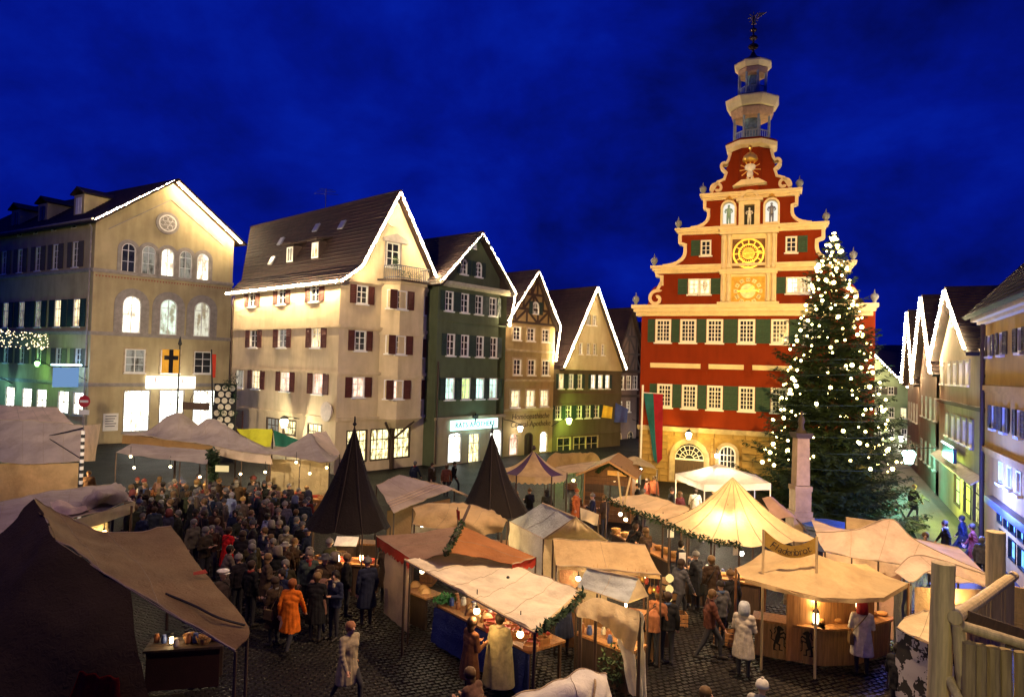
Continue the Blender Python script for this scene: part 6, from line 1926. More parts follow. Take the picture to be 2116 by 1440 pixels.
# --- long pale tent behind it
t = stall('long_tent', 'long mauve tent with cream wall and striped pole at far left', at(60, 1040, 0), 'tent')
D = 29.5
up = [atd(-120, 866, D + 2), atd(0, 868, D + 2), atd(90, 872, D + 2), atd(172, 880, D + 1.6)]
lo = [atd(-120, 958, D - .5), atd(0, 957, D - .5), atd(90, 958, D - .5), atd(171, 953, D - .4)]
canvas(t, 'roof', C_LAV, [up, [a.lerp(b, .5) - V((0, 0, .1)) for a, b in zip(up, lo)], lo], 24, 10, .05)
canvas(t, 'end_canvas', C_PNK, [[atd(174, 879, D + 1.5), atd(191, 878, D + 2.6), atd(208, 875, D + 4)], [atd(172, 953, D - .3), atd(184, 953, D + 1.5), atd(195, 952, D + 3.8)]], 8, 6, .02)
canvas(t, 'side_wall', canvas_mat('canvas_wall_cream', (.60, .44, .24), .45), [[off(p, 0, .12, -.02) for p in lo[:3]] + [atd(163, 956, D - .3)], [V((p.x, p.y + .1, .15)) for p in lo[:3]] + [V((atd(163, 956, D - .3).x, D - .3, .15))]], 18, 8, .02, fold=(.02, 6, 'u'))
pp = atd(172, 890, D - .7)
mb = MB(); n = 26
for k in range(n):
    mb.mi = k % 2; z0, z1 = pp.z * k / n, pp.z * (k + 1) / n
    mb.tube((pp.x, pp.y, z0), (pp.x, pp.y, z1 - .003), .075, None, 8)
mb.build('striped_pole', [mat('pole_black', (.02, .02, .02), .6), WHITE], t)
MB().path([atd(95, 902, D + 1.2), atd(135, 893, D + 1.2), atd(172, 884, D + 1.3)], .03, 5).path([atd(100, 905, D + 1.1), atd(140, 930, D + .2), atd(171, 950, D - .5)], .02, 5).build('guy_rope', IRON, t)
hang_lamp('lamp inside the long mauve tent', off(lo[1], 1.5, 2.2, -.7), 150, (1.0, .62, .28))
t = stall('pink_tent', 'pinkish tent roof showing behind the long mauve tent', at(40, 960, 0), 'tent')
up = [atd(-120, 832, 36), atd(0, 838, 36), atd(60, 841, 36), atd(120, 844, 36)]
lo = [atd(-120, 880, 33.5), atd(0, 876, 33.5), atd(80, 880, 33.5), atd(160, 886, 33.5)]
canvas(t, 'roof', C_PNK, [up, lo], 16, 6, .04)
for p in lo[1:]: post(t, p)
for p in up[1:]: post(t, p)

# --- double-peaked lavender tent
t = stall('double_peak_tent', 'lavender tent with two peaks and flagpoles before the corner house', atd(400, 900, 32), 'tent')
rg = [atd(262, 897, 33.2), atd(310, 890, 34), atd(366, 853, 34.3), atd(403, 879, 34), atd(440, 866, 33.5), atd(500, 903, 32.3), atd(562, 936, 31)]
fr = [atd(254, 899, 32.4), atd(300, 902, 32.3), atd(345, 909, 32.1), atd(390, 914, 31.8), atd(440, 921, 31.3), atd(500, 934, 30.4), atd(560, 941, 30.2)]
bk = [V((p.x + 1.0, p.y + 3.4, 2.7)) for p in rg]
canvas(t, 'roof', C_LAV, [bk, [a.lerp(b, .55) - V((0, 0, .25)) for a, b in zip(bk, rg)], rg, [a.lerp(b, .5) - V((0, 0, .12)) for a, b in zip(rg, fr)], fr], 42, 20, .03)
canvas(t, 'dark_valance', C_BRN, [[off(p, 0, -.03, 0) for p in fr[:5]], [off(p, 0, -.06, -.38) for p in fr[:5]]], 16, 3, .02)
canvas(t, 'valance', C_LAV, [[off(p, 0, -.03, 0) for p in fr[4:]], [off(p, .1, -.06, -.38) for p in fr[4:]]], 12, 3, .02)
aw = [atd(272, 917, 31.9), atd(330, 922, 31.6), atd(385, 926, 31.3), atd(435, 931, 31)]
ao = [atd(240, 936, 29.6), atd(310, 946, 29.3), atd(372, 953, 29), atd(428, 958, 28.7)]
canvas(t, 'awning', C_LAV, [aw, ao], 16, 6, .03)
for p in (ao[0], ao[2], ao[3], fr[6], fr[5], bk[1], bk[5]): post(t, p)
post(t, rg[2], .06); post(t, rg[4], .06)
for k, (a, b) in enumerate(((ao[0], ao[1]), (ao[1], ao[3]), (fr[4], fr[6]))):
    counter(t, (a.x, a.y + .7), (b.x, b.y + .7), .8, 1.0, DARKWOOD, DARKWOOD, MIDWOOD)
goods('jar', 'small pottery jar on the counter of the double-peaked tent', 'jar', 'pottery on the double-peaked tent counter', off(ao[0], 0, .8), off(ao[3], 0, .8), 1.0, 22, .4, 3)
goods('box', 'small wooden goods box on the counter of the double-peaked tent', 'box', 'boxes on the double-peaked tent counter', off(fr[4], 0, .8), off(fr[6], 0, .8), 1.0, 8, .4, 4)
for k, (x, y, pw) in enumerate(((270, 943, 30), (277, 966, 26), (352, 964, 30), (413, 985, 24), (497, 979, 30), (548, 975, 26))):
    hang_lamp(['lamp at the left end of the double-peaked tent', 'low lamp over the left counter of the double-peaked tent', 'lamp over the middle counter of the double-peaked tent', 'low lamp near the pine-clad post of the double-peaked tent', 'lamp under the right half of the double-peaked tent', 'lamp at the right end of the double-peaked tent'][k], atd(x, y, 29.8 - k * .1), pw, r=.055)
mb = MB()
for k in range(8): leaf_clump(mb, atd(440, 935 + 7 * k, 29.5), (.35 - .02 * k, .3, .25), 70, .22)
mb.build('pine_bough', SPRUCE, t)['kind'] = 'stuff'
sp_ = atd(459, 968, 29.2)
sg = MB().b2(sp_.x - .28, sp_.x + .28, sp_.y - .02, sp_.y + .02, sp_.z - .13, sp_.z + .13).build('stall_sign', emit('sign_amber', (1, .75, .35), .9), t)
# poles with standards, and a hanging plank sign between them
P1 = atd(366, 853, 34.3); P1t = atd(372, 712, 34.3)
t = thing('cross_standard', 'flagpole with black cross on a yellow flag above the double-peaked tent', 'flag', P1)
MB().tube(P1, P1t, .05, .035, 8).build('pole', IRON, t)
MB().lathe([(.02, 0), (.1, .12), (.02, .5)], P1t - V((0, 0, .1)), 8).build('spear_point', IRON, t)
fx0, fx1, fz0, fz1 = atd(334, 746, 34.2).x, atd(371, 746, 34.2).x, atd(352, 771, 34.2).z, atd(352, 722, 34.2).z
def flag_grid(xs, zs, y, m, name, amp=.05):
    mb = MB()
    for i in range(len(xs) - 1):
        for j in range(len(zs) - 1):
            f = lambda x: y + amp * math.sin(x * 5)
            mb.face([(xs[i], f(xs[i]), zs[j]), (xs[i + 1], f(xs[i + 1]), zs[j]), (xs[i + 1], f(xs[i + 1]), zs[j + 1]), (xs[i], f(xs[i]), zs[j + 1])])
    return mb.build(name, m, t, smooth=True)
lin = lambda a, b, n: [a + (b - a) * k / n for k in range(n + 1)]
flag_grid(lin(fx0, fx1, 14), lin(fz0, fz1, 4), 34.2, YEL, 'cloth')
cxm = (fx0 * .48 + fx1 * .52)
flag_grid(lin(cxm - .11, cxm + .13, 4), lin(fz0, fz1 - .002, 4), 34.17, IRON, 'cross_upright')
flag_grid(lin(fx0 + .12, fx1 - .02, 14), lin(fz0 + (fz1 - fz0) * .56, fz0 + (fz1 - fz0) * .74, 2), 34.165, IRON, 'cross_arm')
P2 = atd(440, 866, 33.5); P2t = atd(437, 722, 33.5)
t = thing('dark_standard', 'flagpole with narrow dark red flag above the double-peaked tent', 'flag', P2)
MB().tube(P2, P2t, .05, .035, 8).build('pole', IRON, t)
flag_grid(lin(atd(438, 750, 33.5).x, atd(447, 750, 33.5).x, 6), lin(atd(442, 780, 33.5).z, atd(442, 732, 33.5).z, 4), 33.45, C_RED, 'cloth')
t = thing('plank_sign', 'dark plank sign hung between the two flagpoles', 'sign', atd(405, 840, 33.8))
a_, b_ = atd(378, 838, 33.9), atd(432, 843, 33.6)
Fp = Facade(a_, b_); 
MB().b2(0, Fp.W, -.03, .03, -.18, .18).build('plank', DARKWOOD, t, M4.Translation(V((0, 0, a_.z))) @ Fp.M)
MB().path([P1.lerp(P1t, .25), a_ + V((0, 0, .15)), a_ + V((0, 0, .18))], .012, 4).path([b_ + V((0, 0, .16)), P2.lerp(P2t, .18)], .012, 4).path([a_ + V((.6, 0, .18)) + V((.55 * math.cos(math.pi * (1 - k / 12)) + .3, 0, .6 * math.sin(math.pi * k / 12))) for k in range(13)], .015, 4).build('hanger', IRON, t)

# --- yellow and green cloth, grey pyramid tent
t, o, _ = hanging_cloth('yellow_cloth', 'bright yellow cloth hung between stalls before the cream house', 'cloth', [atd(489, 886, 34), atd(564, 886, 33.4), atd(561, 924, 33), atd(505, 912, 33.5)], canvas_mat('cloth_lime', (.55, .55, .04), .3))
for x in (489, 564): MB().tube(V((atd(x, 886, 34 if x < 500 else 33.4).x, 34 if x < 500 else 33.4, 0)), atd(x, 882, 34 if x < 500 else 33.4), .03, None, 6).build('pole', DARKWOOD, t)
t, o, _ = hanging_cloth('green_cloth', 'dark green cloth hanging right of the yellow one', 'cloth', [atd(565, 888, 33.3), atd(632, 915, 32.6), atd(628, 925, 32.6), atd(566, 922, 33.2)], canvas_mat('cloth_green', (.02, .12, .08), .2))
MB().tube(V((atd(632, 915, 32.6).x, 32.6, 0)), atd(632, 912, 32.6), .03, None, 6).build('pole', DARKWOOD, t)
t = stall('grey_pyramid_tent', 'grey pyramid-roofed stall before the cream house shop windows', atd(630, 930, 31.5))
ap = atd(637, 897, 32); ap2 = atd(673, 891, 34)
rng = [atd(556, 938, 30.6), atd(620, 948, 29.8), atd(681, 956, 29.2), atd(702, 938, 32)]
canvas(t, 'roof', C_LAV, [[ap, ap + V((.05, 0, 0)), ap + V((.1, 0, 0)), ap + V((.12, .1, 0))], [ap.lerp(p, .5) - V((0, 0, .08)) for p in rng], rng], 22, 12, .03)
canvas(t, 'back_roof', C_PNK, [[ap, ap2], [rng[2].lerp(rng[3], .4), rng[3]]], 10, 8, .03)
for p in rng: post(t, p)
counter(t, (rng[0].x + .3, rng[0].y + .5), (rng[2].x, rng[2].y + .5), .8, 1.0, MIDWOOD)
canvas(t, 'back_wall', C_CRM, [[atd(560, 948, 32.5), atd(680, 952, 32)], [V((atd(560, 948, 32.5).x, 32.5, .2)), V((atd(680, 952, 32).x, 32, .2))]], 8, 4, .02)
for k, (x, y) in enumerate(((612, 955), (640, 978), (675, 966))):
    hang_lamp(['left lamp in the grey pyramid stall', 'low middle lamp in the grey pyramid stall', 'right lamp in the grey pyramid stall'][k], atd(x, y, 29.9), 34, (1, .72, .36), .055)
goods('box', 'small wooden box on the counter of the grey pyramid stall', 'box', 'boxes on the grey pyramid stall counter', off(rng[0], .4, .6), off(rng[2], -.2, .6), 1.0, 9, .4, 6)

# --- two black witch-hat stalls
def hat(label, lab2, ax, ay, base, D, zb, lx, rx, seed):
    c = at(base[0], base[1], zb) ; c = V((atd(base[0], base[1], D).x, D, 0))
    t = stall('pointed_black_tent', label, c)
    apex = atd(ax, ay, D)
    R = (rx - lx) / 2 * D / FPX
    rng = [V((c.x + R * math.cos(2 * math.pi * k / 10 + .2), D + R * .8 * math.sin(2 * math.pi * k / 10 + .2), zb + .06 * (k % 2))) for k in range(10)]
    cone(t, 'roof', C_BLK, apex, rng, 16, .22, .03, 3)
    for k in (0, 2, 4, 6, 8): post(t, rng[k])
    MB().lathe([(.03, 0), (.07, .06), (.03, .12), (.02, .3)], apex - V((0, 0, .03)), 8).build('finial', IRON, t)
    MB().path([apex, apex.lerp(rng[7], .5) - V((0, 0, .1)), rng[7]], .015, 4).path([apex, apex.lerp(rng[8], .5) - V((0, 0, .1)), rng[8]], .012, 4).build('seam', mat('seam_dark', (.03, .022, .018), .9), t)
    counter(t, (c.x - R * .8, D - R * .55), (c.x + R * .8, D - R * .55), .7, 1.0, DARKWOOD, DARKWOOD, MIDWOOD)
    return t, c, R
t, c, R = hat('tall pointed black tent nearer the crowd, left of the pair', '', 733, 878, (720, 1070), 21.3, 1.95, 634, 806, 1)
lantern_obj('lantern on the left of the nearer pointed black tent counter', (c.x - .15, 20.75, 1.0), 26)
lantern_obj('lantern on the right of the nearer pointed black tent counter', (c.x + .55, 20.8, 1.0), 30)
goods('box', 'low wooden box on the counter under the nearer pointed black tent', 'box', 'boxes under the pointed black tent', (c.x - .9, 20.7, 0), (c.x + .9, 20.7, 0), 1.0, 6, .3, 8)
t, c, R = hat('tall pointed black tent before the pharmacy, right of the pair', '', 1017, 893, (1022, 1050), 24.0, 1.95, 946, 1092, 2)

# --- lavender mono-pitch stall with tan rear slope
t = stall('striped_lavender_stall', 'lavender sloping stall roof right of the nearer pointed black tent', atd(860, 1030, 22))
canvas(t, 'roof', C_LAV, [[at(778, 1003, 2.72), at(802, 992, 2.8), at(826, 981, 2.85)], [at(796, 1032, 2.45), at(840, 1016, 2.5), at(882, 996, 2.62)], [at(814, 1060, 2.25), at(875, 1035, 2.3), at(939, 1010, 2.42)]], 18, 14, .03)
canvas(t, 'rear_slope', C_TAN, [[at(826, 981, 2.85), at(882, 996, 2.62), at(939, 1010, 2.42)], [at(905, 1000, 2.2), at(975, 1026, 2.15), at(1037, 1060, 2.05)]], 14, 10, .03)
for k in (.62, .7, .78): MB().path([at(778, 1003, 2.735).lerp(at(814, 1060, 2.265), k), at(826, 981, 2.865).lerp(at(939, 1010, 2.435), k)], .012, 4).build('stripe', C_PNK, t)
for p in ((778, 1003, 2.7), (814, 1060, 2.22), (939, 1010, 2.4), (1037, 1060, 2.0)): post(t, at(*p))
canvas(t, 'back_wall', C_BRN, [[at(800, 1055, 2.1), at(930, 1030, 2.1)], [V((at(800, 1055, 2.1).x, at(800, 1055, 2.1).y, .1)), V((at(930, 1030, 2.1).x, at(930, 1030, 2.1).y, .1))]], 6, 5, .02)
# --- slumped tan canvas stall
t = stall('slumped_tan_stall', 'slumped tan canvas stall behind the leaning garlanded pole', at(950, 1075, 0))
canvas(t, 'roof', C_TAN, [[at(853, 1050, 2.45), at(925, 1041, 2.55), at(1005, 1053, 2.5), at(1048, 1074, 2.35)], [at(860, 1064, 2.3), at(925, 1058, 2.5), at(990, 1072, 2.42), at(1042, 1085, 2.25)], [at(853, 1082, 2.05), at(900, 1092, 2.0), at(970, 1098, 2.05), at(1037, 1100, 2.0)]], 26, 14, .10)
canvas(t, 'front_cloth', C_WHT, [[at(853, 1082, 2.0), at(900, 1092, 1.95), at(970, 1098, 2.0)], [at(845, 1130, 1.0), at(905, 1145, .9), at(975, 1150, .9)]], 14, 8, .05, fold=(.04, 4, 'u'))
for p in ((853, 1050, 2.4), (1048, 1074, 2.3), (1037, 1100, 1.98), (856, 1083, 2.0)): post(t, at(*p))
hang_lamp('lamp glowing inside the slumped tan stall', at(1000, 1094, 1.95), 60, (1, .64, .22))
hang_lamp('pale lamp at the left of the slumped tan stall', at(873, 1090, 1.75), 20, (.8, 1, .85), glow=LAMPWHITE)
# --- brown and rust stall with red scalloped valance
t = stall('rust_stall', 'brown and rust gabled stall with red scalloped valance', at(940, 1115, 0))
e0 = [at(778, 1108, 2.15), at(812, 1130, 2.15), at(848, 1153, 2.15)]
r0 = [at(948, 1084, 2.65), at(936, 1112, 2.6), at(923, 1141, 2.55)]
canvas(t, 'brown_slope', canvas_mat('canvas_umber', (.26, .16, .10), .18), [e0, [a.lerp(b, .5) - V((0, 0, .05)) for a, b in zip(e0, r0)], r0], 16, 12, .03)
e1 = [at(1003, 1100, 2.2), at(1050, 1125, 2.15), at(1107, 1150, 2.1)]
e1b = [at(948, 1084, 2.65), at(990, 1130, 2.5), at(1050, 1164, 2.1)]
canvas(t, 'rust_slope', C_RUST, [[at(948, 1084, 2.65), at(936, 1112, 2.6), at(923, 1141, 2.55)], [at(1000, 1106, 2.35), at(1000, 1128, 2.3), at(990, 1150, 2.25)], [at(1107, 1150, 2.1), at(1090, 1158, 2.08), at(1058, 1166, 2.06)]], 16, 12, .03)
valance(t, C_RED, e0, .3, .22)
valance(t, C_RED, [at(1058, 1166, 2.06), at(1107, 1150, 2.1)], .28, .22)
for p in (e0[0], e0[2], at(1107, 1150, 2.08), r0[0]): post(t, p)
canvas(t, 'side_cloth', C_CRM, [[at(797, 1140, 1.85), at(848, 1172, 1.85)], [V((at(797, 1140, 1.85).x, at(797, 1140, 1.85).y, .2)), V((at(848, 1172, 1.85).x, at(848, 1172, 1.85).y, .2))]], 8, 6, .03, fold=(.03, 4, 'u'))
lp = [at(970, 1045, 3.0), at(955, 1080, 2.75), at(938, 1112, 2.66), at(921, 1142, 2.58)]
MB().path(lp, [.045, .045, .05, .05], 8).build('ridge_pole', DARKWOOD, t)
garland(t, lp[1:], .09, 45)
tt, o, _ = hanging_cloth('pennant', 'small red pennant on the ridge of the rust stall', 'pennant', [at(943, 1052, 3.0), at(950, 1056, 3.0), at(951, 1078, 2.75), at(943, 1070, 2.75)], C_RED)
MB().tube(at(946, 1086, 2.62), at(946, 1048, 3.05), .015, None, 5).build('stick', DARKWOOD, tt)
counter(t, (at(700, 1120, .9).x, at(700, 1120, .9).y), (at(780, 1125, .9).x, at(780, 1125, .9).y), .6, .9, DARKWOOD, DARKWOOD, MIDWOOD)
tt = thing('menu_board', 'white lit menu sheet on a low table left of the rust stall', 'sign', at(716, 1120, .9))
MB().box((0, 0, .03), (.75, .45, .02), M4.Rotation(.5, 3, 'X')).build('sheet', mat('paper_white', (.8, .78, .7), .7), tt, M4.Translation(at(716, 1120, .98)))
MB().b2(-.3, .3, -.15, .15, -.9, -.06).build('stand', DARKWOOD, tt, M4.Translation(at(716, 1120, .98)))
hang_lamp('lamp over the menu sheet left of the rust stall', at(722, 1094, 1.6), 14, cord=.2)

# --- large pale canvas stall in the front middle
t = stall('front_canvas_stall', 'large pale canvas-roofed stall with goods in the front middle', at(1050, 1280, 0))
f0 = [at(837, 1156, 2.3), at(915, 1200, 2.34), at(1000, 1248, 2.34), at(1105, 1306, 2.25)]
b0 = [at(963, 1124, 2.15), at(1035, 1150, 1.98), at(1115, 1184, 1.98), at(1202, 1220, 2.1)]
canvas(t, 'roof', canvas_mat('canvas_pale', (.80, .72, .56), .36), [f0, [a.lerp(b, .33) for a, b in zip(f0, b0)], [a.lerp(b, .66) - V((0, 0, .04)) for a, b in zip(f0, b0)], b0], 34, 20, .045, sag=.1)
garland(t, [at(1204, 1222, 2.12), at(1180, 1255, 2.15), at(1140, 1285, 2.2), at(1108, 1306, 2.25)], .08, 30)
MB().path(f0, .03, 6).path([f0[3], b0[3]], .03, 6).build('roof_rail', PALEWOOD, t)
for p in (f0[0], f0[3], b0[0], b0[3]): post(t, p, .035)
ca_, cb_ = at(905, 1250, .95), at(1090, 1345, .95)
counter(t, (ca_.x, ca_.y), (cb_.x, cb_.y), 1.1, .95, DARKWOOD, canvas_mat('cloth_navy', (.015, .03, .16), .05), MIDWOOD)
canvas(t, 'counter_cloth', canvas_mat('cloth_navy', (.015, .03, .16), .05), [[off(ca_, -.05, -.08, -.02), off(ca_.lerp(cb_, .5), -.05, -.08, -.02), off(cb_, -.03, -.08, -.02)], [V((ca_.x - .12, ca_.y - .14, .1)), V((ca_.lerp(cb_, .5).x - .12, ca_.lerp(cb_, .5).y - .14, .08)), V((cb_.x - .1, cb_.y - .14, .08))]], 20, 8, .03, fold=(.03, 7, 'u'))
goods('box', 'carved wooden box laid out on the navy-clothed counter of the front stall', 'box', 'carved boxes on the front stall counter', ca_.lerp(cb_, .3), cb_, .95, 26, .75, 12)
goods('plate', 'turned wooden plate standing on the front stall counter', 'plate', 'wooden plates on the front stall counter', ca_.lerp(cb_, .22), ca_.lerp(cb_, .5), .97, 4, .5, 13)
goods('jar', 'small pottery jar on the navy-clothed counter of the front stall', 'jar', 'jars on the front stall counter', ca_, ca_.lerp(cb_, .4), .95, 9, .6, 14)
hang_lamp('strong lamp shining through the roof of the front canvas stall', at(1050, 1182, 1.98) + V((0, -.35, -.12)), 80, (1.0, .80, .52), .08, .1, LAMPWHITE)
hang_lamp('lamp over the middle of the front stall counter', at(985, 1262, 1.9), 46, (1, .52, .18))
hang_lamp('lamp over the right end of the front stall counter', at(1075, 1310, 1.85), 34, (1, .52, .18))
mb = MB(); leaf_clump(mb, off(ca_, .15, .15, .12), (.32, .25, .12), 220, .13); o = mb.build('evergreen_sprigs', mat('sprig_green', (.03, .16, .04), .7, .4, 3, 0), t); o['kind'] = 'stuff'
# side table with bottles at the left of it
tt = stall('side_table', 'small lit table with parchment left of the front canvas stall', at(855, 1215, 0), 'table')
sa, sb = at(828, 1215, .9), at(878, 1235, .9)
counter(tt, (sa.x, sa.y), (sb.x, sb.y), .6, .9, DARKWOOD, DARKWOOD, MIDWOOD)
goods('plate', 'pale dish on the small lit table left of the front stall', 'plate', 'dishes on the small side table', sa, sb, .92, 3, .3, 17)
hang_lamp('lamp over the small side table left of the front stall', at(872, 1180, 1.7), 30, (1, .74, .45), .06)
# draped cream canvas at its right end
t = stall('draped_canvas', 'cream canvas draped in folds over a frame, right of the front stall', at(1290, 1330, 0), 'canvas screen')
canvas(t, 'front_drape', C_CRM, [[at(1192, 1250, 2.1), at(1232, 1235, 2.2), at(1278, 1250, 2.12), at(1322, 1263, 2.1)], [at(1190, 1262, 2.0), at(1233, 1262, 1.98), at(1280, 1285, 1.85), at(1320, 1300, 1.78)], [at(1192, 1272, 1.92), at(1236, 1284, 1.78), at(1276, 1316, 1.5), at(1308, 1352, 1.25)]], 30, 16, .03, fold=(.035, 4.3, 'u'))
canvas(t, 'side_drape', C_WHT, [[at(1322, 1263, 2.1), at(1328, 1268, 2.1)], [at(1322, 1345, 1.0), at(1333, 1350, 1.0)], [at(1322, 1438, .05), at(1337, 1440, .05)]], 8, 12, .04, fold=(.03, 2, 'u'))
canvas(t, 'fallen_edge', C_WHT, [[at(1276, 1316, 1.5), at(1295, 1335, 1.38), at(1312, 1352, 1.25)], [at(1290, 1375, .85), at(1303, 1385, .8), at(1316, 1395, .75)], [at(1300, 1430, .3), at(1310, 1436, .25), at(1320, 1440, .2)]], 12, 10, .03, fold=(.02, 2, 'u'))
for p in ((1232, 1235, 2.18), (1322, 1263, 2.08), (1200, 1252, 1.95)): post(t, at(*p), .04)
hang_lamp('lamp behind the draped cream canvas', at(1240, 1300, 1.7) + V((.1, .8, 0)), 36, (1, .62, .22))
# potted bush in front of the drape
bb = at(1280, 1432, 0)
t = thing('bush', 'dark leafy bush at the foot of the cream drape', 'bush', bb)
mb = MB()
for k in range(14): mb.path([bb, bb + V((random.uniform(-.4, .4), random.uniform(-.25, .25), random.uniform(.5, 1.0)))], [.015, .006], 4)
mb.build('stems', BARK, t)
mb = MB(); leaf_clump(mb, bb + V((0, 0, .6)), (.5, .35, .5), 420, .12); mb.build('foliage', SPRUCE, t)
# folded canvas bundle at the bottom edge
t = stall('canvas_bundle_stall', 'roped bundle of pale canvas on a stall roof at the bottom edge', at(1180, 1430, 0))
canvas(t, 'roof', C_WHT, [[at(1040, 1448, 2.25), at(1110, 1424, 2.3), at(1180, 1402, 2.35), at(1222, 1391, 2.35), at(1252, 1395, 2.3)], [at(1040, 1475, 2.1), at(1115, 1448, 2.35), at(1185, 1425, 2.45), at(1228, 1412, 2.42), at(1260, 1420, 2.2)], [at(1040, 1520, 2.1), at(1120, 1500, 2.1), at(1190, 1480, 2.1), at(1235, 1470, 2.1), at(1272, 1465, 2.0)]], 30, 16, .09)
MB().path(spline([at(1226, 1392, 2.38), at(1230, 1412, 2.46), at(1226, 1440, 2.35)], 8), .02, 6).build('rope', ROPE, t)
for p in ((1252, 1396, 2.28), (1045, 1450, 2.2)): post(t, at(*p))

# --- white-blue gabled tent
t = stall('white_gabled_tent', 'white gabled tent with blue-tinged roof in the middle of the market', at(1140, 1110, 0), 'tent')
eb, ef = at(1053, 1077, 2.1), at(1123, 1113, 2.1)
rb, rf = at(1121, 1039, 2.95), at(1190, 1068, 2.9)
er = at(1256, 1117, 2.05)
canvas(t, 'left_slope', C_BLU, [[eb, eb.lerp(ef, .5), ef], [eb.lerp(rb, .5) - V((0, 0, .04)), eb.lerp(ef, .5).lerp(rb.lerp(rf, .5), .5) - V((0, 0, .05)), ef.lerp(rf, .5) - V((0, 0, .04))], [rb, rb.lerp(rf, .5), rf]], 14, 12, .03)
erb = er + (eb - ef)
canvas(t, 'right_slope', C_WHT, [[rb, rf], [erb, er]], 10, 10, .03)
canvas(t, 'gable', C_CRM, [[ef, ef.lerp(er, .5), er], [ef.lerp(rf, .6), rf - V((0, 0, .35)), er.lerp(rf, .6)], [rf, rf + V((.01, 0, 0)), rf + V((.02, 0, 0))]], 16, 12, .03, fold=(.03, 4, 'u'))
for nm, a, b, m in (('side_wall', eb, ef, C_WHT), ('front_wall', ef, er, C_CRM)):
    canvas(t, nm, m, [[a, a.lerp(b, .5), b], [V((a.x, a.y, .1)), V((a.lerp(b, .5).x, a.lerp(b, .5).y, .1)), V((b.x, b.y, .1))]], 14, 8, .03, fold=(.025, 4, 'u'))
MB().path([rb, rf, ef], .02, 5).build('edge_rope', SEAM, t)
for p in (eb, ef, er): post(t, p)
hang_lamp('lamp inside the white gabled tent', (eb + er) / 2 + V((.3, .2, -.1)), 120, (1, .74, .28))
# --- tan sloping roof stall beside it
t = stall('tan_lean_to', 'tan lean-to stall with trinkets hanging below its eave', at(1250, 1150, 0))
b1 = [at(1143, 1115, 2.6), at(1240, 1119, 2.6), at(1333, 1126, 2.6)]
f1 = [at(1150, 1167, 2.2), at(1255, 1176, 2.2), at(1366, 1187, 2.2)]
canvas(t, 'roof', C_TAN, [b1, [a.lerp(b, .5) - V((0, 0, .05)) for a, b in zip(b1, f1)], f1], 24, 12, .035)
valance(t, C_TAN, f1, .1)
for p in (f1[0], f1[2], b1[0], b1[2]): post(t, p)
canvas(t, 'wall_panel', canvas_mat('wall_board_brown', (.14, .06, .025), .05), [[off(f1[0], .1, .3, -.1), off(f1[0], .55, .3, -.1)], [V((f1[0].x + .1, f1[0].y + .3, .1)), V((f1[0].x + .55, f1[0].y + .3, .1))]], 4, 6, .01)
counter(t, (f1[0].x + .6, f1[0].y + .3), (f1[2].x - .1, f1[2].y + .2), .8, 1.0, MIDWOOD)
hang_lamp('bright lamp under the tan lean-to', at(1195, 1195, 1.9), 60, (1, .78, .42), .06, .3, LAMPWHITE)
hang_lamp('lamp at the right end of the tan lean-to', at(1330, 1190, 2.0), 40, (1, .56, .2), .06, .2)
r = random.Random(4)
for k in range(18):
    p = f1[0].lerp(f1[2], .35 + .65 * (k + .5) / 18) + V((0, .08, -.12 - r.random() * .3))
    o = new('trinket', cached(('tr', k % 3), lambda: (MB().lathe([(.02, .08), (.05, .03), (.06, -.03), (.03, -.09)], n=8).tube((0, 0, .08), (0, 0, .25), .004, None, 4)).data('trinket', [mat('trinket_amber', (.55, .25, .05), .4), mat('trinket_brass', (.6, .42, .12), .3, metal=.7), mat('trinket_red', (.4, .06, .03), .5)][k % 3])), None, M4.Translation(p))
    tag(o, 'small trinket hanging under the eave of the tan lean-to', 'trinket', 'trinkets under the tan lean-to')
for k, (x, y, rr) in enumerate(((1385, 1190, .1), (1382, 1212, .1), (1384, 1232, .07))):
    p = at(x, y, 2.0 - k * .32)
    p = V((at(1384, 1190, 2.0).x, at(1384, 1190, 2.0).y, 7 - (y - 769) * at(1384, 1190, 2.0).y / FPX))
    tt = thing('paper_lantern', ['uppermost round paper lantern on the string by the tan lean-to', 'middle round paper lantern on the string by the tan lean-to', 'lowest round paper lantern on the string by the tan lean-to'][k], 'lantern', p, 'round lanterns on a string')
    MB().lathe([(rr * .3, -rr), (rr * .85, -rr * .5), (rr, 0), (rr * .85, rr * .5), (rr * .3, rr)], p, 14).build('shade', emit('paper_glow', (1.0, .72, .25), 1.1 if k == 0 else .4), tt, smooth=True)
    MB().tube(p + V((0, 0, rr)), p + V((0, 0, .28)), .006, None, 4).build('cord', IRON, tt)
# --- small slate-blue ridge tent
t = stall('slate_ridge_stall', 'small slate-blue ridge roof with lit end, below the tan lean-to', at(1260, 1220, 0))
e0, e1 = at(1192, 1212, 2.0), at(1298, 1246, 2.0)
g0, g1 = at(1212, 1172, 2.38), at(1319, 1195, 2.38)
er1 = at(1339, 1231, 1.95); er0 = er1 + (e0 - e1)
canvas(t, 'front_slope', C_BLU, [[e0, e0.lerp(e1, .5), e1], [e0.lerp(g0, .5), e0.lerp(e1, .5).lerp(g0.lerp(g1, .5), .5) - V((0, 0, .06)), e1.lerp(g1, .5)], [g0, g0.lerp(g1, .5) - V((0, 0, .03)), g1]], 18, 12, .03, fold=(.012, 3, 'v'))
canvas(t, 'rear_slope', C_BLU, [[g0, g1], [er0, er1]], 8, 6, .02)
canvas(t, 'gable', C_CRM, [[e1, e1.lerp(er1, .5), er1], [g1, g1 + V((.01, 0, 0)), g1 + V((.02, 0, 0))]], 8, 8, .02)
for p in (e0, e1, er1, er0): post(t, p)
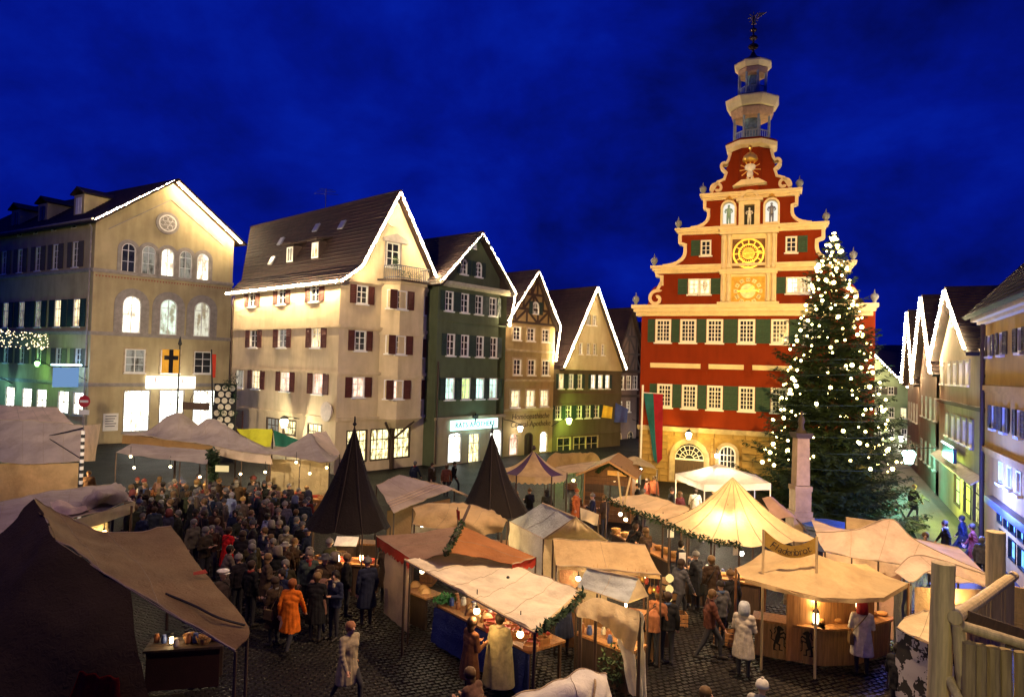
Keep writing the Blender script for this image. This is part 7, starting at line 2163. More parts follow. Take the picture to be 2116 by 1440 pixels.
counter(t, (e0.x, e0.y), (e1.x, e1.y), .7, .95, DARKWOOD, DARKWOOD, MIDWOOD)
goods('jar', 'small jar on the counter under the slate-blue ridge roof', 'jar', 'jars under the slate-blue ridge roof', e0, e1, .95, 7, .4, 31)
hang_lamp('lamp under the slate-blue ridge roof', e1.lerp(er1, .5) + V((-.25, 0, -.12)), 40, (1, .62, .2), .05, .2)

# --- striped pavilion
t = stall('striped_pavilion', 'round tan pavilion with purple stripes before the ochre house', atd(1102, 990, 29), 'pavilion')
ap = atd(1103, 930, 29); c = V((ap.x, 29, 0)); zr = atd(1103, 985, 27.6).z
rng = [V((c.x + 1.42 * math.cos(2 * math.pi * k / 12), 29 + 1.42 * math.sin(2 * math.pi * k / 12), zr)) for k in range(12)]
cone(t, 'roof', [C_TAN, C_PUR], ap, rng, 12, .35, .0, 3, [0, 1, 0], .04)
valance(t, C_TAN, rng + [rng[0]], .32, .25)
MB().lathe([(.05, 0), (.1, .08), (.03, .2)], ap, 8).build('finial', DARKWOOD, t)
for k in range(0, 12, 2): post(t, rng[k], .035)
hang_lamp('lamp inside the striped pavilion', c + V((0, 0, zr - .2)), 40, (1, .6, .25))
# --- canvas-covered wagon and long tan roof behind it
t = stall('covered_wagon_tent', 'hooped canvas wagon cover left of the wooden hut', atd(1170, 960, 36), 'tent')
hoop = lambda x, D: [atd(x - 22, 976, D - 1.2), atd(x - 18, 950, D - .8), atd(x, 936, D), atd(x + 15, 946, D + .8), atd(x + 18, 975, D + 1.2)]
canvas(t, 'hood', C_TAN, [hoop(1148, 36), hoop(1175, 36.8), hoop(1200, 37.6), hoop(1224, 38.5)], 16, 14, .05)
for q in (hoop(1148, 36), hoop(1224, 38.5)): post(t, q[0]); post(t, q[4])
t = stall('long_tan_roof', 'low tan canvas roof joining the wooden hut and the wagon cover', atd(1180, 975, 33.5))
canvas(t, 'roof', C_ORG, [[atd(1147, 966, 34.5), atd(1210, 956, 35), atd(1262, 952, 35.5)], [atd(1172, 980, 32), atd(1215, 972, 32), atd(1262, 958, 32.5)]], 14, 8, .03)
for p in (atd(1147, 966, 34.5), atd(1172, 980, 32), atd(1262, 952, 35.5)): post(t, p)
hang_lamp('lamp under the low tan roof beside the wooden hut', atd(1185, 992, 33), 60, (1, .5, .14))
# --- wooden hut
t = thing('wooden_hut', 'brown wooden market hut with gabled roof and amber side', 'hut', V((atd(1255, 1000, 32).x, 32, 0)))
h0, h1 = atd(1209, 1000, 32.2), atd(1303, 1000, 31.6)
FH = Facade(h0, h1)
ze_ = FH.px(1210, 974)[1]; za_ = FH.px(1264, 952)[1]
n = 12
for k in range(n):
    z0, z1 = ze_ * k / n, ze_ * (k + 1) / n
    if .95 < (z0 + z1) / 2 < 1.75:
        MB().b2(0, FH.W * .42, 0, .06, z0 + .006, z1 - .006).build('board', DARKWOOD if k % 3 else wood('hut_wood', (.11, .05, .02)), t, FH.M)
        MB().b2(FH.W * .85, FH.W, 0, .06, z0 + .006, z1 - .006).build('board', DARKWOOD, t, FH.M)
    else:
        MB().b2(0, FH.W, 0, .06, z0 + .006, z1 - .006).build('board', wood('hut_wood', (.11, .05, .02)), t, FH.M)
MB().prism([(0, ze_), (FH.W, ze_), (FH.W * .55, za_)], .0, .06).build('gable_board', wood('hut_wood', (.11, .05, .02)), t, FH.M)
MB().b2(-.06, -.001, 0, 2.6, 0, ze_).build('side_wall', MIDWOOD, t, FH.M)
MB().b2(FH.W + .001, FH.W + .06, 0, 2.6, 0, ze_).build('side_wall', MIDWOOD, t, FH.M)
slope(t, FH.w(-.35, -.5, ze_ - .12), FH.Y * 3.4, FH.X * (FH.W * .55 + .35) + V((0, 0, za_ - ze_ + .15)), wood('hut_roof', (.34, .19, .08)), course=.4, thick=.06, lift=.03)
slope(t, FH.w(FH.W + .35, -.5, ze_ - .12), FH.Y * 3.4, -FH.X * (FH.W * .45 + .35) + V((0, 0, za_ - ze_ + .15)), wood('hut_roof', (.34, .19, .08)), course=.4, thick=.06, lift=.03)
MB().b2(FH.W * .4, FH.W * .87, -.25, .02, .92, .97).build('serving_shelf', MIDWOOD, t, FH.M)
MB().b2(FH.W * .5, FH.W * .92, -.12, -.06, ze_ - .08, ze_ + .14).build('name_board', mat('board_amber', (.6, .36, .12), .6), t, FH.M)
garland(t, [FH.w(FH.W * .3, -.2, ze_ + .1), FH.w(FH.W * .55, -.2, za_ - .12), FH.w(FH.W * .95, -.2, ze_ + .05)], .12, 60)
hang_lamp('lamp inside the wooden hut', FH.w(FH.W * .6, .7, 1.75), 36, (1, .7, .35), .06, .15)
goods('jar', 'small jar on the serving shelf of the wooden hut', 'jar', 'jars on the hut shelf', FH.w(FH.W * .42, -.3, 0), FH.w(FH.W * .85, -.3, 0), .97, 6, .05, 41)
# --- bright canopy right of the hut
t = stall('bright_canopy', 'glaring lamp-lit canopy between the wooden hut and the town hall flag', atd(1325, 960, 34.5))
canvas(t, 'roof', C_CRM, [[atd(1292, 950, 36), atd(1312, 943, 36), atd(1345, 958, 36)], [atd(1296, 962, 33.6), atd(1320, 962, 33.4), atd(1358, 970, 33.2)]], 12, 8, .03)
for p in (atd(1292, 950, 36), atd(1358, 970, 33.2), atd(1296, 962, 33.6)): post(t, p)
hang_lamp('glaring white lamp under the canopy by the town hall flag', atd(1322, 972, 33.8), 240, (1, .84, .52), .13, .25, LAMPWHITE)
# --- white pavilion before the gate
t = stall('white_pavilion', 'white square pavilion glowing before the town hall gate', atd(1490, 990, 30), 'pavilion')
ap = atd(1486, 958, 30.5)
rng = [atd(1397, 978, 31.8), atd(1456, 1001, 28.6), atd(1592, 998, 28.4), atd(1560, 980, 32.5)]
cone(t, 'roof', C_WHT, ap, rng, 10, .1, .01, 6)
valance(t, C_WHT, rng + [rng[0]], .28)
for p in rng: post(t, p, .03, WHITE)
hang_lamp('white lamp glowing inside the white pavilion', ap + V((0, 0, -.75)), 420, (1, .82, .55), .1, .3, LAMPWHITE)
# --- long pale roof with crossed poles
t = stall('crossed_pole_stall', 'long pale canvas roof with two crossed poles, left of the conical tent', at(1350, 1060, 0))
f0 = [at(1253, 1030, 2.25), at(1314, 1058, 2.2), at(1386, 1084, 2.15)]
b0 = [at(1330, 1020, 2.42), at(1375, 1032, 2.4), at(1425, 1050, 2.4)]
canvas(t, 'roof', canvas_mat('canvas_warm', (.76, .60, .36), .35), [f0, [a.lerp(b, .5) for a, b in zip(f0, b0)], b0], 20, 12, .04)
garland(t, f0, .14, 70)
for p in (f0[0], f0[2], b0[0], b0[2]): post(t, p)
xb = at(1284, 1042, 2.3)
MB().tube(xb, V((atd(1277, 975, xb.y).x, xb.y, atd(1277, 975, xb.y).z)), .035, None, 6).tube(xb + V((.1, 0, 0)), V((atd(1303, 985, xb.y).x, xb.y, atd(1303, 985, xb.y).z)), .035, None, 6).build('crossed_poles', PALEWOOD, t)
counter(t, (f0[0].x + .2, f0[0].y), (f0[2].x - .1, f0[2].y), .8, 1.0, DARKWOOD, DARKWOOD, MIDWOOD)
hang_lamp('left lamp under the crossed-pole stall', at(1282, 1062, 1.75), 30, (1, .68, .32))
hang_lamp('right lamp under the crossed-pole stall', at(1293, 1073, 1.6), 30, (1, .68, .32))
hang_lamp('lamp deep under the crossed-pole stall', at(1370, 1070, 2.1), 70, (1, .55, .2), .05, .2)
goods('basket', 'wicker basket on the counter under the crossed poles', 'basket', 'baskets under the crossed poles', f0[0], f0[2], 1.0, 7, .4, 51)
tt, o, _ = hanging_cloth('parchment_sign', 'square parchment sign on a stick behind the white gabled tent', 'sign', [at(1199, 1048, 2.5), at(1237, 1062, 2.5), at(1236, 1087, 2.2), at(1198, 1072, 2.2)], C_CRM)
MB().tube(V((at(1237, 1062, 2.5).x, at(1237, 1062, 2.5).y, 0)), at(1237, 1060, 2.52), .02, None, 5).tube(V((at(1199, 1048, 2.5).x, at(1199, 1048, 2.5).y, 0)), at(1199, 1046, 2.52), .02, None, 5).build('stick', DARKWOOD, tt)
# --- glowing conical tent
t = stall('conical_tent', 'big amber conical tent glowing from within, in front of the column', V((6.95, 21.4, 0)), 'tent')
ap = atd(1514, 986, 21.4)
rng = [at(1383, 1086, 2.2), at(1420, 1102, 2.18), at(1470, 1117, 2.15), at(1528, 1126, 2.15), at(1578, 1126, 2.15), at(1640, 1118, 2.2), at(1684, 1112, 2.25)]
cc = V((6.95, 21.4, 2.2))
rng += [cc + V((2.1 * math.cos(a), 2.1 * math.sin(a), 0)) for a in (.35, .9, 1.5, 2.1, 2.7)]
cone(t, 'roof', C_ORG, ap, rng, 18, .3, .02, 4)
for k in range(len(rng)): MB().path([ap] + [ap.lerp(rng[k], u) - V((0, 0, .15 * math.sin(math.pi * u) * (ap.z - rng[k].z) - .012)) for u in (.25, .5, .75)] + [rng[k]], .012, 4).build('seam', SEAM, t)
for k in range(len(rng)): post(t, rng[k], .035)
garland(t, rng[:4], .12, 50)
counter(t, (rng[1].x, rng[1].y + .2), (rng[4].x, rng[4].y + .25), .8, .95, DARKWOOD, DARKWOOD, MIDWOOD)
hang_lamp('lamp high inside the conical tent', cc + V((-.25, -.5, .35)), 230, (1.0, .72, .36), .08, .5)
hang_lamp('lamp low at the right of the conical tent counter', at(1532, 1143, 1.75), 60, (1, .82, .5), .07, .3, LAMPWHITE)
goods('loaf', 'bread loaf on the lit counter of the conical tent', 'bread', 'loaves on the conical tent counter', off(rng[1], 0, .25), off(rng[4], 0, .3), .95, 16, .45, 61)
goods('jar', 'small jar on the lit counter of the conical tent', 'jar', 'jars on the conical tent counter', off(rng[1], 0, .25), off(rng[4], 0, .3), .95, 9, .5, 62)
for k, (x, y) in enumerate(((1386, 1100), (1410, 1152), (1522, 1136))):
    o = MB().b2(-.1, .1, -.006, .006, -.15, .15).build('price_tag', mat('paper_white', (.8, .78, .7), .7), None, M4.Translation(at(x, y, 1.95 - .4 * (k == 1)))); tag(o, ['paper notice at the left eave of the conical tent', 'paper notice on the counter front of the conical tent', 'paper notice at the front eave of the conical tent'][k], 'notice')
t = stall('mauve_side_tent', 'mauve tent slope between the conical tent and the stone column', at(1630, 1080, 0), 'tent')
canvas(t, 'roof', canvas_mat('canvas_mauve', (.40, .26, .20), .2), [[atd(1575, 1030, 24.4), atd(1592, 1026, 24.4), atd(1600, 1030, 25)], [atd(1600, 1075, 22.8), atd(1640, 1070, 23), atd(1672, 1102, 23.4)]], 10, 8, .03)
for p in (atd(1672, 1102, 23.4), atd(1600, 1075, 22.8)): post(t, p)
# --- pink tent on the right and its wall
t = stall('pink_peaked_tent', 'pale pink peaked tent with crenellated hem at the right', at(1810, 1140, 0), 'tent')
ridge = [at(1687, 1102, 2.3), at(1765, 1096, 2.7), at(1839, 1073, 3.0), at(1895, 1118, 2.6), at(2040, 1186, 2.15)]
front = [at(1705, 1140, 2.12), at(1760, 1152, 2.12), at(1815, 1160, 2.12), at(1868, 1168, 2.1), at(1980, 1205, 2.05)]
canvas(t, 'roof', C_PNK, [ridge, [a.lerp(b, .5) - V((0, 0, .08)) for a, b in zip(ridge, front)], front], 34, 14, .03)
backr = [p + V((1.0, 2.6, 2.15 - p.z)) for p in ridge]
canvas(t, 'back_slope', C_PNK, [ridge, backr], 20, 6, .02)
valance(t, C_PNK, front[:4], .34, .3, 'crenellated_hem')
canvas(t, 'wall', canvas_mat('canvas_peach', (.60, .42, .30), .4), [[off(p, 0, .12, -.05) for p in front[:4]], [V((p.x, p.y + .1, .1)) for p in front[:4]]], 16, 6, .02, fold=(.02, 5, 'u'))
for p in front + [ridge[0]]: post(t, p)
hang_lamp('lamp inside the pale pink tent', at(1800, 1150, 2.1) + V((.4, .9, 0)), 130, (1, .66, .32), .07, .3)
t = stall('tan_back_awning', 'upright tan awning flap behind the pale pink tent', at(1790, 1080, 0))
canvas(t, 'flap', C_TAN, [[atd(1748, 1068, 23), atd(1800, 1075, 23), atd(1858, 1083, 23)], [atd(1749, 1096, 22.8), atd(1800, 1096, 22.8), atd(1858, 1096, 22.8)]], 10, 4, .02)
for p in (atd(1748, 1068, 23), atd(1858, 1083, 23)): post(t, p)
# --- pale roof in front of it at the right
t = stall('pale_lean_to', 'pale lean-to roof with amber underside behind the big log post', at(1950, 1200, 0))
canvas(t, 'roof', C_PNK, [[at(1848, 1180, 2.25), at(1900, 1147, 2.6), at(2040, 1186, 2.5)], [at(1882, 1206, 2.1), at(1935, 1180, 2.35), at(2048, 1215, 2.2)]], 18, 8, .03)
canvas(t, 'back_wall', C_ORG, [[at(1890, 1212, 2.0), at(2050, 1218, 2.1)], [V((at(1890, 1212, 2.0).x, at(1890, 1212, 2.0).y, .1)), V((at(2050, 1218, 2.1).x, at(2050, 1218, 2.1).y, .1))]], 12, 6, .02)
for p in ((1882, 1206, 2.08), (2048, 1215, 2.2)): post(t, at(*p))
hang_lamp('lamp under the pale lean-to at the right', at(1940, 1215, 1.95) + V((0, -.4, 0)), 60, (1, .6, .2))
# --- bakery stall with plank counter
t = stall('bakery_stall', 'tan canvas bakery stall with round wooden counter and painted crest', at(1700, 1290, 0))
ap = V((at(1685, 1150, 2.75).x, 16.6, 2.82))
rng = [at(1521, 1173, 2.2), at(1539, 1194, 2.2), at(1620, 1216, 2.2), at(1699, 1234, 2.2), at(1762, 1236, 2.2), at(1826, 1234, 2.2), at(1877, 1204, 2.2), at(1790, 1165, 2.3), at(1700, 1150, 2.35), at(1624, 1143, 2.35), at(1582, 1135, 2.4)]
cone(t, 'roof', C_TAN, ap, rng, 14, .45, .05, 4)
valance(t, C_TAN, rng[1:7], .1)
for k in (0, 6, 8, 10): post(t, rng[k], .035, MIDWOOD)
ctr = [at(1560, 1275, .95), at(1640, 1288, .95), at(1700, 1297, .95), at(1770, 1295, .95), at(1840, 1275, .95)]
for a, b in zip(ctr, ctr[1:]):
    F = Facade(V((a.x, a.y, 0)), V((b.x, b.y, 0)))
    nb = max(3, int(F.W / .22))
    for k in range(nb): MB().b2(F.W * k / nb + .004, F.W * (k + 1) / nb - .004, 0, .03, .04, .9).build('counter_plank', wood('counter_wood', (.24, .13, .05)), t, F.M)
    MB().b2(-.06, F.W + .06, -.12, .5, .905, .96).build('counter_top', MIDWOOD, t, F.M)
# painted crest on the counter front
a, b = ctr[0].lerp(ctr[1], .62), ctr[1].lerp(ctr[2], .55)
F = Facade(V((ctr[0].x, ctr[0].y, 0)), V((ctr[1].x, ctr[1].y, 0)))
F2 = Facade(V((ctr[1].x, ctr[1].y, 0)), V((ctr[2].x, ctr[2].y, 0)))
INK = mat('crest_black', (.012, .01, .008), .8)
mb = MB()
r = random.Random(6)
def beast(mb, x, z, s):
    """a rearing beast in silhouette: body, head, mane, four legs and tail"""
    def pl(P): mb.prism([(x + s * a, z + b) for a, b in (P if s > 0 else P[::-1])], -.012, -.004)
    pl([(-.10, -.10), (-.07, .06), (-.03, .18), (.04, .2), (.05, .08), (.02, -.04), (-.02, -.13)])
    pl([(-.03, .16), (-.05, .27), (-.01, .33), (.06, .31), (.12, .25), (.1, .22), (.05, .22), (.04, .17)])
    pl([(.03, .15), (.12, .2), (.17, .16), (.16, .13), (.12, .16), (.04, .1)])
    pl([(.03, .06), (.12, .08), (.15, .01), (.125, .0), (.1, .05), (.03, .02)])
    pl([(-.03, -.09), (.05, -.12), (.04, -.24), (.1, -.25), (.1, -.27), (.01, -.27), (.015, -.15), (-.05, -.12)])
    pl([(-.1, -.08), (-.06, -.12), (-.08, -.25), (-.02, -.27), (-.02, -.28), (-.12, -.28), (-.12, -.16)])
    mb.band([(x + s * a, z + b) for a, b in ((-.09, -.06), (-.17, .0), (-.15, .12), (-.2, .2))], .026, -.012, -.004)
    mb.band([(x + s * a, z + b) for a, b in ((-.05, .3), (-.09, .24), (-.07, .18), (-.11, .12))], .022, -.012, -.004)
def crest(mb, x, z):
    for k in range(7):
        a = k * .9; mb.band([(x + (.04 + .02 * q) * math.cos(a + q * .7), z + .1 + (.04 + .02 * q) * math.sin(a + q * .7)) for q in range(5)], .022, -.012, -.004)
    mb.band([(x - .12, z + .05), (x - .12, z - .12), (x, z - .25), (x + .12, z - .12), (x + .12, z + .05)], .025, -.012, -.004)
    mb.band([(x - .1, z - .05), (x + .1, z - .09)], .02, -.012, -.004); mb.band([(x, z), (x, z - .2)], .02, -.012, -.004)
beast(mb, F.W * .62, .52, 1); crest(mb, F.W * .9, .5)
mb.build('painted_crest', INK, t, F.M)
mb = MB(); crest(mb, F2.W * .12, .48); beast(mb, F2.W * .5, .5, -1); mb.build('painted_crest', INK, t, F2.M)
bw = [at(1660, 1222, 2.05), at(1850, 1218, 2.05)]
FW_ = Facade(V((bw[0].x, bw[0].y + .9, 0)), V((bw[1].x, bw[1].y + .9, 0)))
nb = 14
for k in range(nb): MB().b2(FW_.W * k / nb + .004, FW_.W * (k + 1) / nb - .004, 0, .03, .1, 2.0).build('back_plank', wood('back_plank_wood', (.34, .16, .05)), t, FW_.M)
lantern_obj('glowing lantern in the middle of the bakery counter', V(ctr[2]) + V((-.1, .15, .02)), 34, k=1.25)
lantern_obj('glowing lantern at the right of the bakery counter', V(ctr[3]) + V((.15, .3, .3)), 26, k=1.25)
MB().b2(-.15, .15, -.15, .15, 0, .3).build('lantern_box', MIDWOOD, t, M4.Translation(V(ctr[3]) + V((.15, .3, .0))))
goods('loaf', 'bread loaf on the round bakery counter', 'bread', 'loaves on the bakery counter', ctr[2], ctr[4], .965, 9, .25, 71)
hang_lamp('lamp under the bakery stall roof', V(ctr[3]) + V((0, .9, 1.05)), 60, (1, .58, .18), .05, .2)
canvas(t, 'side_cloth', canvas_mat('cloth_grey_green', (.22, .24, .22), .2), [[at(1845, 1222, 2.1), at(1880, 1208, 2.1)], [V((at(1845, 1222, 2.1).x, at(1845, 1222, 2.1).y, .1)), V((at(1880, 1208, 2.1).x, at(1880, 1208, 2.1).y, .1))]], 8, 8, .03, fold=(.04, 2, 'u'))
# lettered banner sagging between two poles
t = thing('bread_banner', 'sagging ochre banner with bread lettering between two poles', 'banner', at(1630, 1200, 0))
p0, p1 = at(1578, 1093, 3.32), at(1688, 1108, 3.28)
MB().tube(V((p0.x, p0.y, 0)), p0, .03, None, 6).build('pole', PALEWOOD, t)
MB().tube(V((p1.x, p1.y, 0)), p1, .03, None, 6).build('pole', PALEWOOD, t)
def bpt(u, v): 
    p = p0.lerp(p1, u); p.z += -.30 * math.sin(math.pi * u) - v * (.38 - .1 * math.sin(math.pi * u)); return p
mb = MB(); vs = [bpt(i / 24, j / 4) for j in range(5) for i in range(25)]
mb.mesh(vs, [(j * 25 + i, j * 25 + i + 1, (j + 1) * 25 + i + 1, (j + 1) * 25 + i) for j in range(4) for i in range(24)])
mb.build('cloth', canvas_mat('cloth_ochre', (.42, .26, .05), .25), t, smooth=True)
word = 'Fladenbrot'
for k, ch in enumerate(word):
    u = .14 + .75 * (k + .5) / len(word)
    c, d = bpt(u, .55), (bpt(u + .02, .55) - bpt(u - .02, .55)).normalized()
    z_ = V((0, 0, 1)); z_ = (z_ - d * z_.dot(d)).normalized(); y_ = z_.cross(d)
    Mx = M4.Identity(4)
    for i in range(3): Mx[i][0], Mx[i][1], Mx[i][2], Mx[i][3] = d[i], y_[i], z_[i], c[i]
    text(t, ch, Mx @ M4.Translation(V((0, -.02, 0))) @ FACE_OUT, .23, mat('numeral_dark', (.05, .03, .02), .6), .004, 'letter', shear=.1)
# --- cow-hide sided stall and log palisade at the right edge
t = stall('hide_stall', 'stall with tan top and black-and-white hide cloth beside the log post', at(1920, 1380, 0))
canvas(t, 'roof', C_CRM, [[at(1868, 1276, 2.2), at(1922, 1262, 2.25), at(1990, 1250, 2.25)], [at(1854, 1296, 2.1), at(1900, 1320, 2.1), at(1975, 1350, 2.1)]], 16, 8, .03)
def hide_mat():
    m, tt_, b, o = nodes('cow_hide')
    c, tc, ns = vary(tt_, (.4, .4, .4), .2, 2.2)
    r_ = N(tt_, 'ShaderNodeValToRGB'); r_.color_ramp.interpolation = 'CONSTANT'
    r_.color_ramp.elements[0].color = (.015, .013, .012, 1); r_.color_ramp.elements[1].position = .49; r_.color_ramp.elements[1].color = (.40, .38, .36, 1)
    tt_.links.new(ns.outputs['Fac'], r_.inputs['Fac']); tt_.links.new(r_.outputs['Color'], b.inputs['Base Color']); b.inputs['Roughness'].default_value = .9
    return m
canvas(t, 'hide_cloth', hide_mat(), [[at(1854, 1298, 2.06), at(1900, 1322, 2.06), at(1975, 1352, 2.06)], [V((p.x, p.y, .1)) for p in (at(1854, 1298, 2.06), at(1900, 1322, 2.06), at(1975, 1352, 2.06))]], 14, 10, .02)
for p in ((1868, 1276, 2.18), (1975, 1350, 2.08)): post(t, at(*p))
t = thing('log_platform', 'pale peeled-log stair platform with thick posts at the right edge', 'platform', V((5.3, 8.6, 0)))
def log(a, b, r0, r1=None, name='log', m=None, n=14):
    a, b = V(a), V(b); P = [a.lerp(b, k / 8) + V((random.uniform(-.006, .006), random.uniform(-.006, .006), 0)) for k in range(9)]
    r1 = r1 or r0
    return MB().path(P, [r0 + (r1 - r0) * k / 8 + random.uniform(-.004, .004) for k in range(9)], n).build(name, m or PALEWOOD, t, smooth=False)
top1 = atd(1950, 1163, 8.4); log((top1.x - .12, 8.4, 0), top1, .135, .125, 'post')
top2 = atd(2058, 1098, 10.5); log((top2.x, 10.5, 0), top2, .13, .125, 'post')
ra, rb_ = atd(1974, 1276, 8.2), atd(2094, 1189, 10.5); log(ra, rb_, .078, .072, 'handrail')
log(atd(1988, 1292, 8.15), atd(2180, 1350, 8.0), .06, .06, 'lower_rail')
log(atd(1980, 1290, 8.2), atd(1992, 1420, 8.2), .07, .075, 'strut')
log(atd(1960, 1400, 8.3), atd(1995, 1470, 8.0), .05, .05, 'brace')
for k in range(9):
    u = .2 + .78 * k / 8.5
    p = ra.lerp(rb_, u); w2 = .05 + .02 * (k % 3)
    MB().box((p.x + .01, p.y, p.z - .45), (w2 * 1.6, .03, .82), M4.Rotation(.5, 3, 'Z')).build('slat', wood('slat_wood', (.36, .24, .12)), t)
for k in range(6):
    a = atd(2002 + 26 * k, 1330 + 5 * k, 8.1); h = random.uniform(.9, 1.1)
    log((a.x, a.y, a.z - 1.6), (a.x + random.uniform(-.03, .03), a.y, a.z + .02), .075, .07, 'split_log', wood('split_log_wood', (.30, .22, .10)), 9)
for k in range(8):
    a, b = atd(2086, 1215 + 10.5 * k, 11.0), atd(2190, 1232 + 10.5 * k, 10.6)
    F = Facade(V((a.x, a.y, 0)), V((b.x, b.y, 0)))
    MB().b2(0, F.W, 0, .04, a.z - .036, a.z + .036).build('board', wood('board_wood', (.46, .28, .10)), t, F.M)
MB().b2(-.02, 1.5, 0, .05, -.07, .07).build('dark_beam', DARKWOOD, t, M4.Translation(atd(2005, 1276, 8.3)) @ M4.Rotation(-.1, 4, 'Z') @ M4.Rotation(.28, 4, 'Y'))
for zz in (1.2, 2.4): MB().b2(top1.x - .05, top2.x + .05, 8.42, 8.5, zz, zz + .12).build('cross_beam', PALEWOOD, t)
# lit sign column and honeycomb panel by the corner house
q = atd(464, 838, 47)
t = thing('honeycomb_panel', 'dark panel of round pale discs with ivy between the two left houses', 'panel', V((q.x, q.y, 0)))
MB().b2(q.x - .75, q.x + .75, q.y, q.y + .15, 0, q.z + 1.5).build('panel', IRON, t)
dm_ = MB().lathe([(.2, 0), (.2, .03), (.11, .035), (.11, .01)], n=16, M=M4.Rotation(math.pi / 2, 3, 'X')).data('disc', mat('disc_pale', (.55, .48, .36), .6))
for j in range(7):
    for i in range(3): 
        if (j % 2 and i == 2): continue
        new('disc', dm_, t, M4.Translation(V((q.x - .5 + .5 * i + (.25 if j % 2 else 0), q.y - .02, q.z + 1.2 - j * .43))))
mb = MB()
for k in range(10): leaf_clump(mb, (q.x + random.uniform(-.3, 1.2), q.y - .1, q.z + random.uniform(-2.5, 2.4)), (.35, .15, .4), 70, .16)
mb.build('ivy', SPRUCE, t)['kind'] = 'stuff'
# ------------------------------------------------------------------ people
SKIN = mat('skin', (.46, .26, .17), .6, .1, 10, .1)
TROUS = mat('trousers_dark', (.022, .022, .028), .9, .2, 10, .2)
SHOE = mat('shoe_leather', (.015, .012, .010), .5, .2, 10, .1)
COAT = objcol('coat_cloth')
HAIRM = objcol('hair_strands', .6)
EYE = mat('eye_dark', (.01, .01, .01), .2, 0, 1, 0)
def capsule_mesh(mb, a, b, ra, rb, n=12):
    a, b = V(a), V(b); d = b - a; L = d.length
    if L < 1e-6: mb.ico(a, ra, 2); return
    d.normalize(); P, R_ = [], []
    for k in range(1, 5): an = math.pi / 2 * k / 5; P.append(a - d * ra * math.cos(an)); R_.append(ra * math.sin(an))
    for k in range(5): P.append(a.lerp(b, k / 4)); R_.append(ra + (rb - ra) * k / 4)
    for k in range(4, 0, -1): an = math.pi / 2 * k / 5; P.append(b + d * rb * math.cos(an)); R_.append(rb * math.sin(an))
    mb.path(P, R_, n)
def make_body(name, arms='down', legs='stand', coat='jacket', lean=0.0, turn=0.0):
    """one continuous body from tapered limbs, remeshed into a single surface; facing -Y"""
    caps = []
    C, T_, S, B_ = 0, 1, 2, 3
    def cap(a, b, ra, rb, l): caps.append((V(a), V(b), ra, rb, l))
    st = .0 if legs == 'stand' else .24
    for s in (-1, 1):
        f = st * s
        hip, knee, ank = V((s * .095, 0, .92)), V((s * .105, -f * .9 - (.02 if st == 0 else .06), .50)), V((s * .11, -f * 1.2 + (.06 if (st and s < 0) else 0), .09 + (.08 if (st and s < 0) else 0)))
        cap(hip, knee, .095, .062, T_); cap(knee, ank, .062, .042, T_)
        cap(ank + V((0, .02, -.03)), ank + V((s * .02, -.17, -.055)), .045, .036, B_)
    cap((-.06, .01, .95), (.06, .01, .95), .125, .125, T_ if coat == 'jacket' else C)
    ln = V((0, -lean, 0))
    cap((0, .0, .98), V((0, .0, 1.18)) + ln * .5, .145, .15, C)
    cap(V((-.08, 0, 1.26)) + ln * .8, V((.08, 0, 1.26)) + ln * .8, .135, .135, C)
    cap(V((-.165, .01, 1.38)) + ln, V((.165, .01, 1.38)) + ln, .078, .078, C)
    nk = V((0, .01, 1.46)) + ln * 1.1
    cap(V((0, .01, 1.38)) + ln, nk, .075, .058, C)
    hc = V((0, -.015, 1.60)) + ln * 1.25
    cap(nk, hc - V((0, 0, .06)), .052, .055, S)
    cap(hc + V((0, .012, .035)), hc + V((0, .0, .0)), .092, .088, S)
    fdir = V((math.sin(turn), -math.cos(turn), 0)); sd = V((math.cos(turn), math.sin(turn), 0))
    cap(hc + fdir * .03 + V((0, 0, -.02)), hc + fdir * .05 + V((0, 0, -.085)), .066, .036, S)
    cap(hc + fdir * .088 + V((0, 0, .012)), hc + fdir * .112 + V((0, 0, -.025)), .011, .017, S)
    for s in (-1, 1): cap(hc + sd * (s * .09) + V((0, 0, .02)), hc + sd * (s * .092) + V((0, 0, -.03)), .017, .012, S)
    hands = []
    for s in (-1, 1):
        sh = V((s * .185, .01, 1.385)) + ln
        a_ = arms if isinstance(arms, str) else arms[0 if s < 0 else 1]
        if a_ == 'down': el, wr_ = sh + V((s * .07, .03, -.29)), sh + V((s * .06, -.05, -.53))
        elif a_ == 'front': el, wr_ = sh + V((s * .06, -.02, -.28)), sh + V((-s * .05, -.24, -.24))
        elif a_ == 'up': el, wr_ = sh + V((s * .09, -.1, -.22)), sh + V((-s * .02, -.26, .02))
        elif a_ == 'swing': el, wr_ = sh + V((s * .06, s * .10, -.28)), sh + V((s * .06, s * .16 - .08, -.50))
        cap(sh, el, .066, .056, C); cap(el, wr_, .056, .043, C)
        d = (wr_ - el).normalized()
        palm = wr_ + d * .085
        cap(wr_ + d * .01, palm, .030, .034, S)
        hands.append((palm, d, s))
    if coat == 'long': hem, hr = .48, .235
    elif coat == 'cloak': hem, hr = .22, .33
    elif coat == 'tunic': hem, hr = .66, .215
    else: hem, hr = .82, .175
    mb = MB()
    for a, b, ra, rb, l in caps: capsule_mesh(mb, a, b, ra, rb)
    prof = [(hr * .9, hem), (hr, hem + .015), (hr * .93, hem + (1.05 - hem) * .35), (.165, 1.05), (.16, 1.2), (.05, 1.3)]
    if coat == 'cloak': prof = [(hr * .92, hem), (hr, hem + .015), (.29, .7), (.25, 1.05), (.21, 1.3), (.1, 1.44)]
    vs = []
    mb.lathe([(r, z) for r, z in prof], (0, .01, 0), 20, M=M4.Diagonal((1.12, .86, 1)))
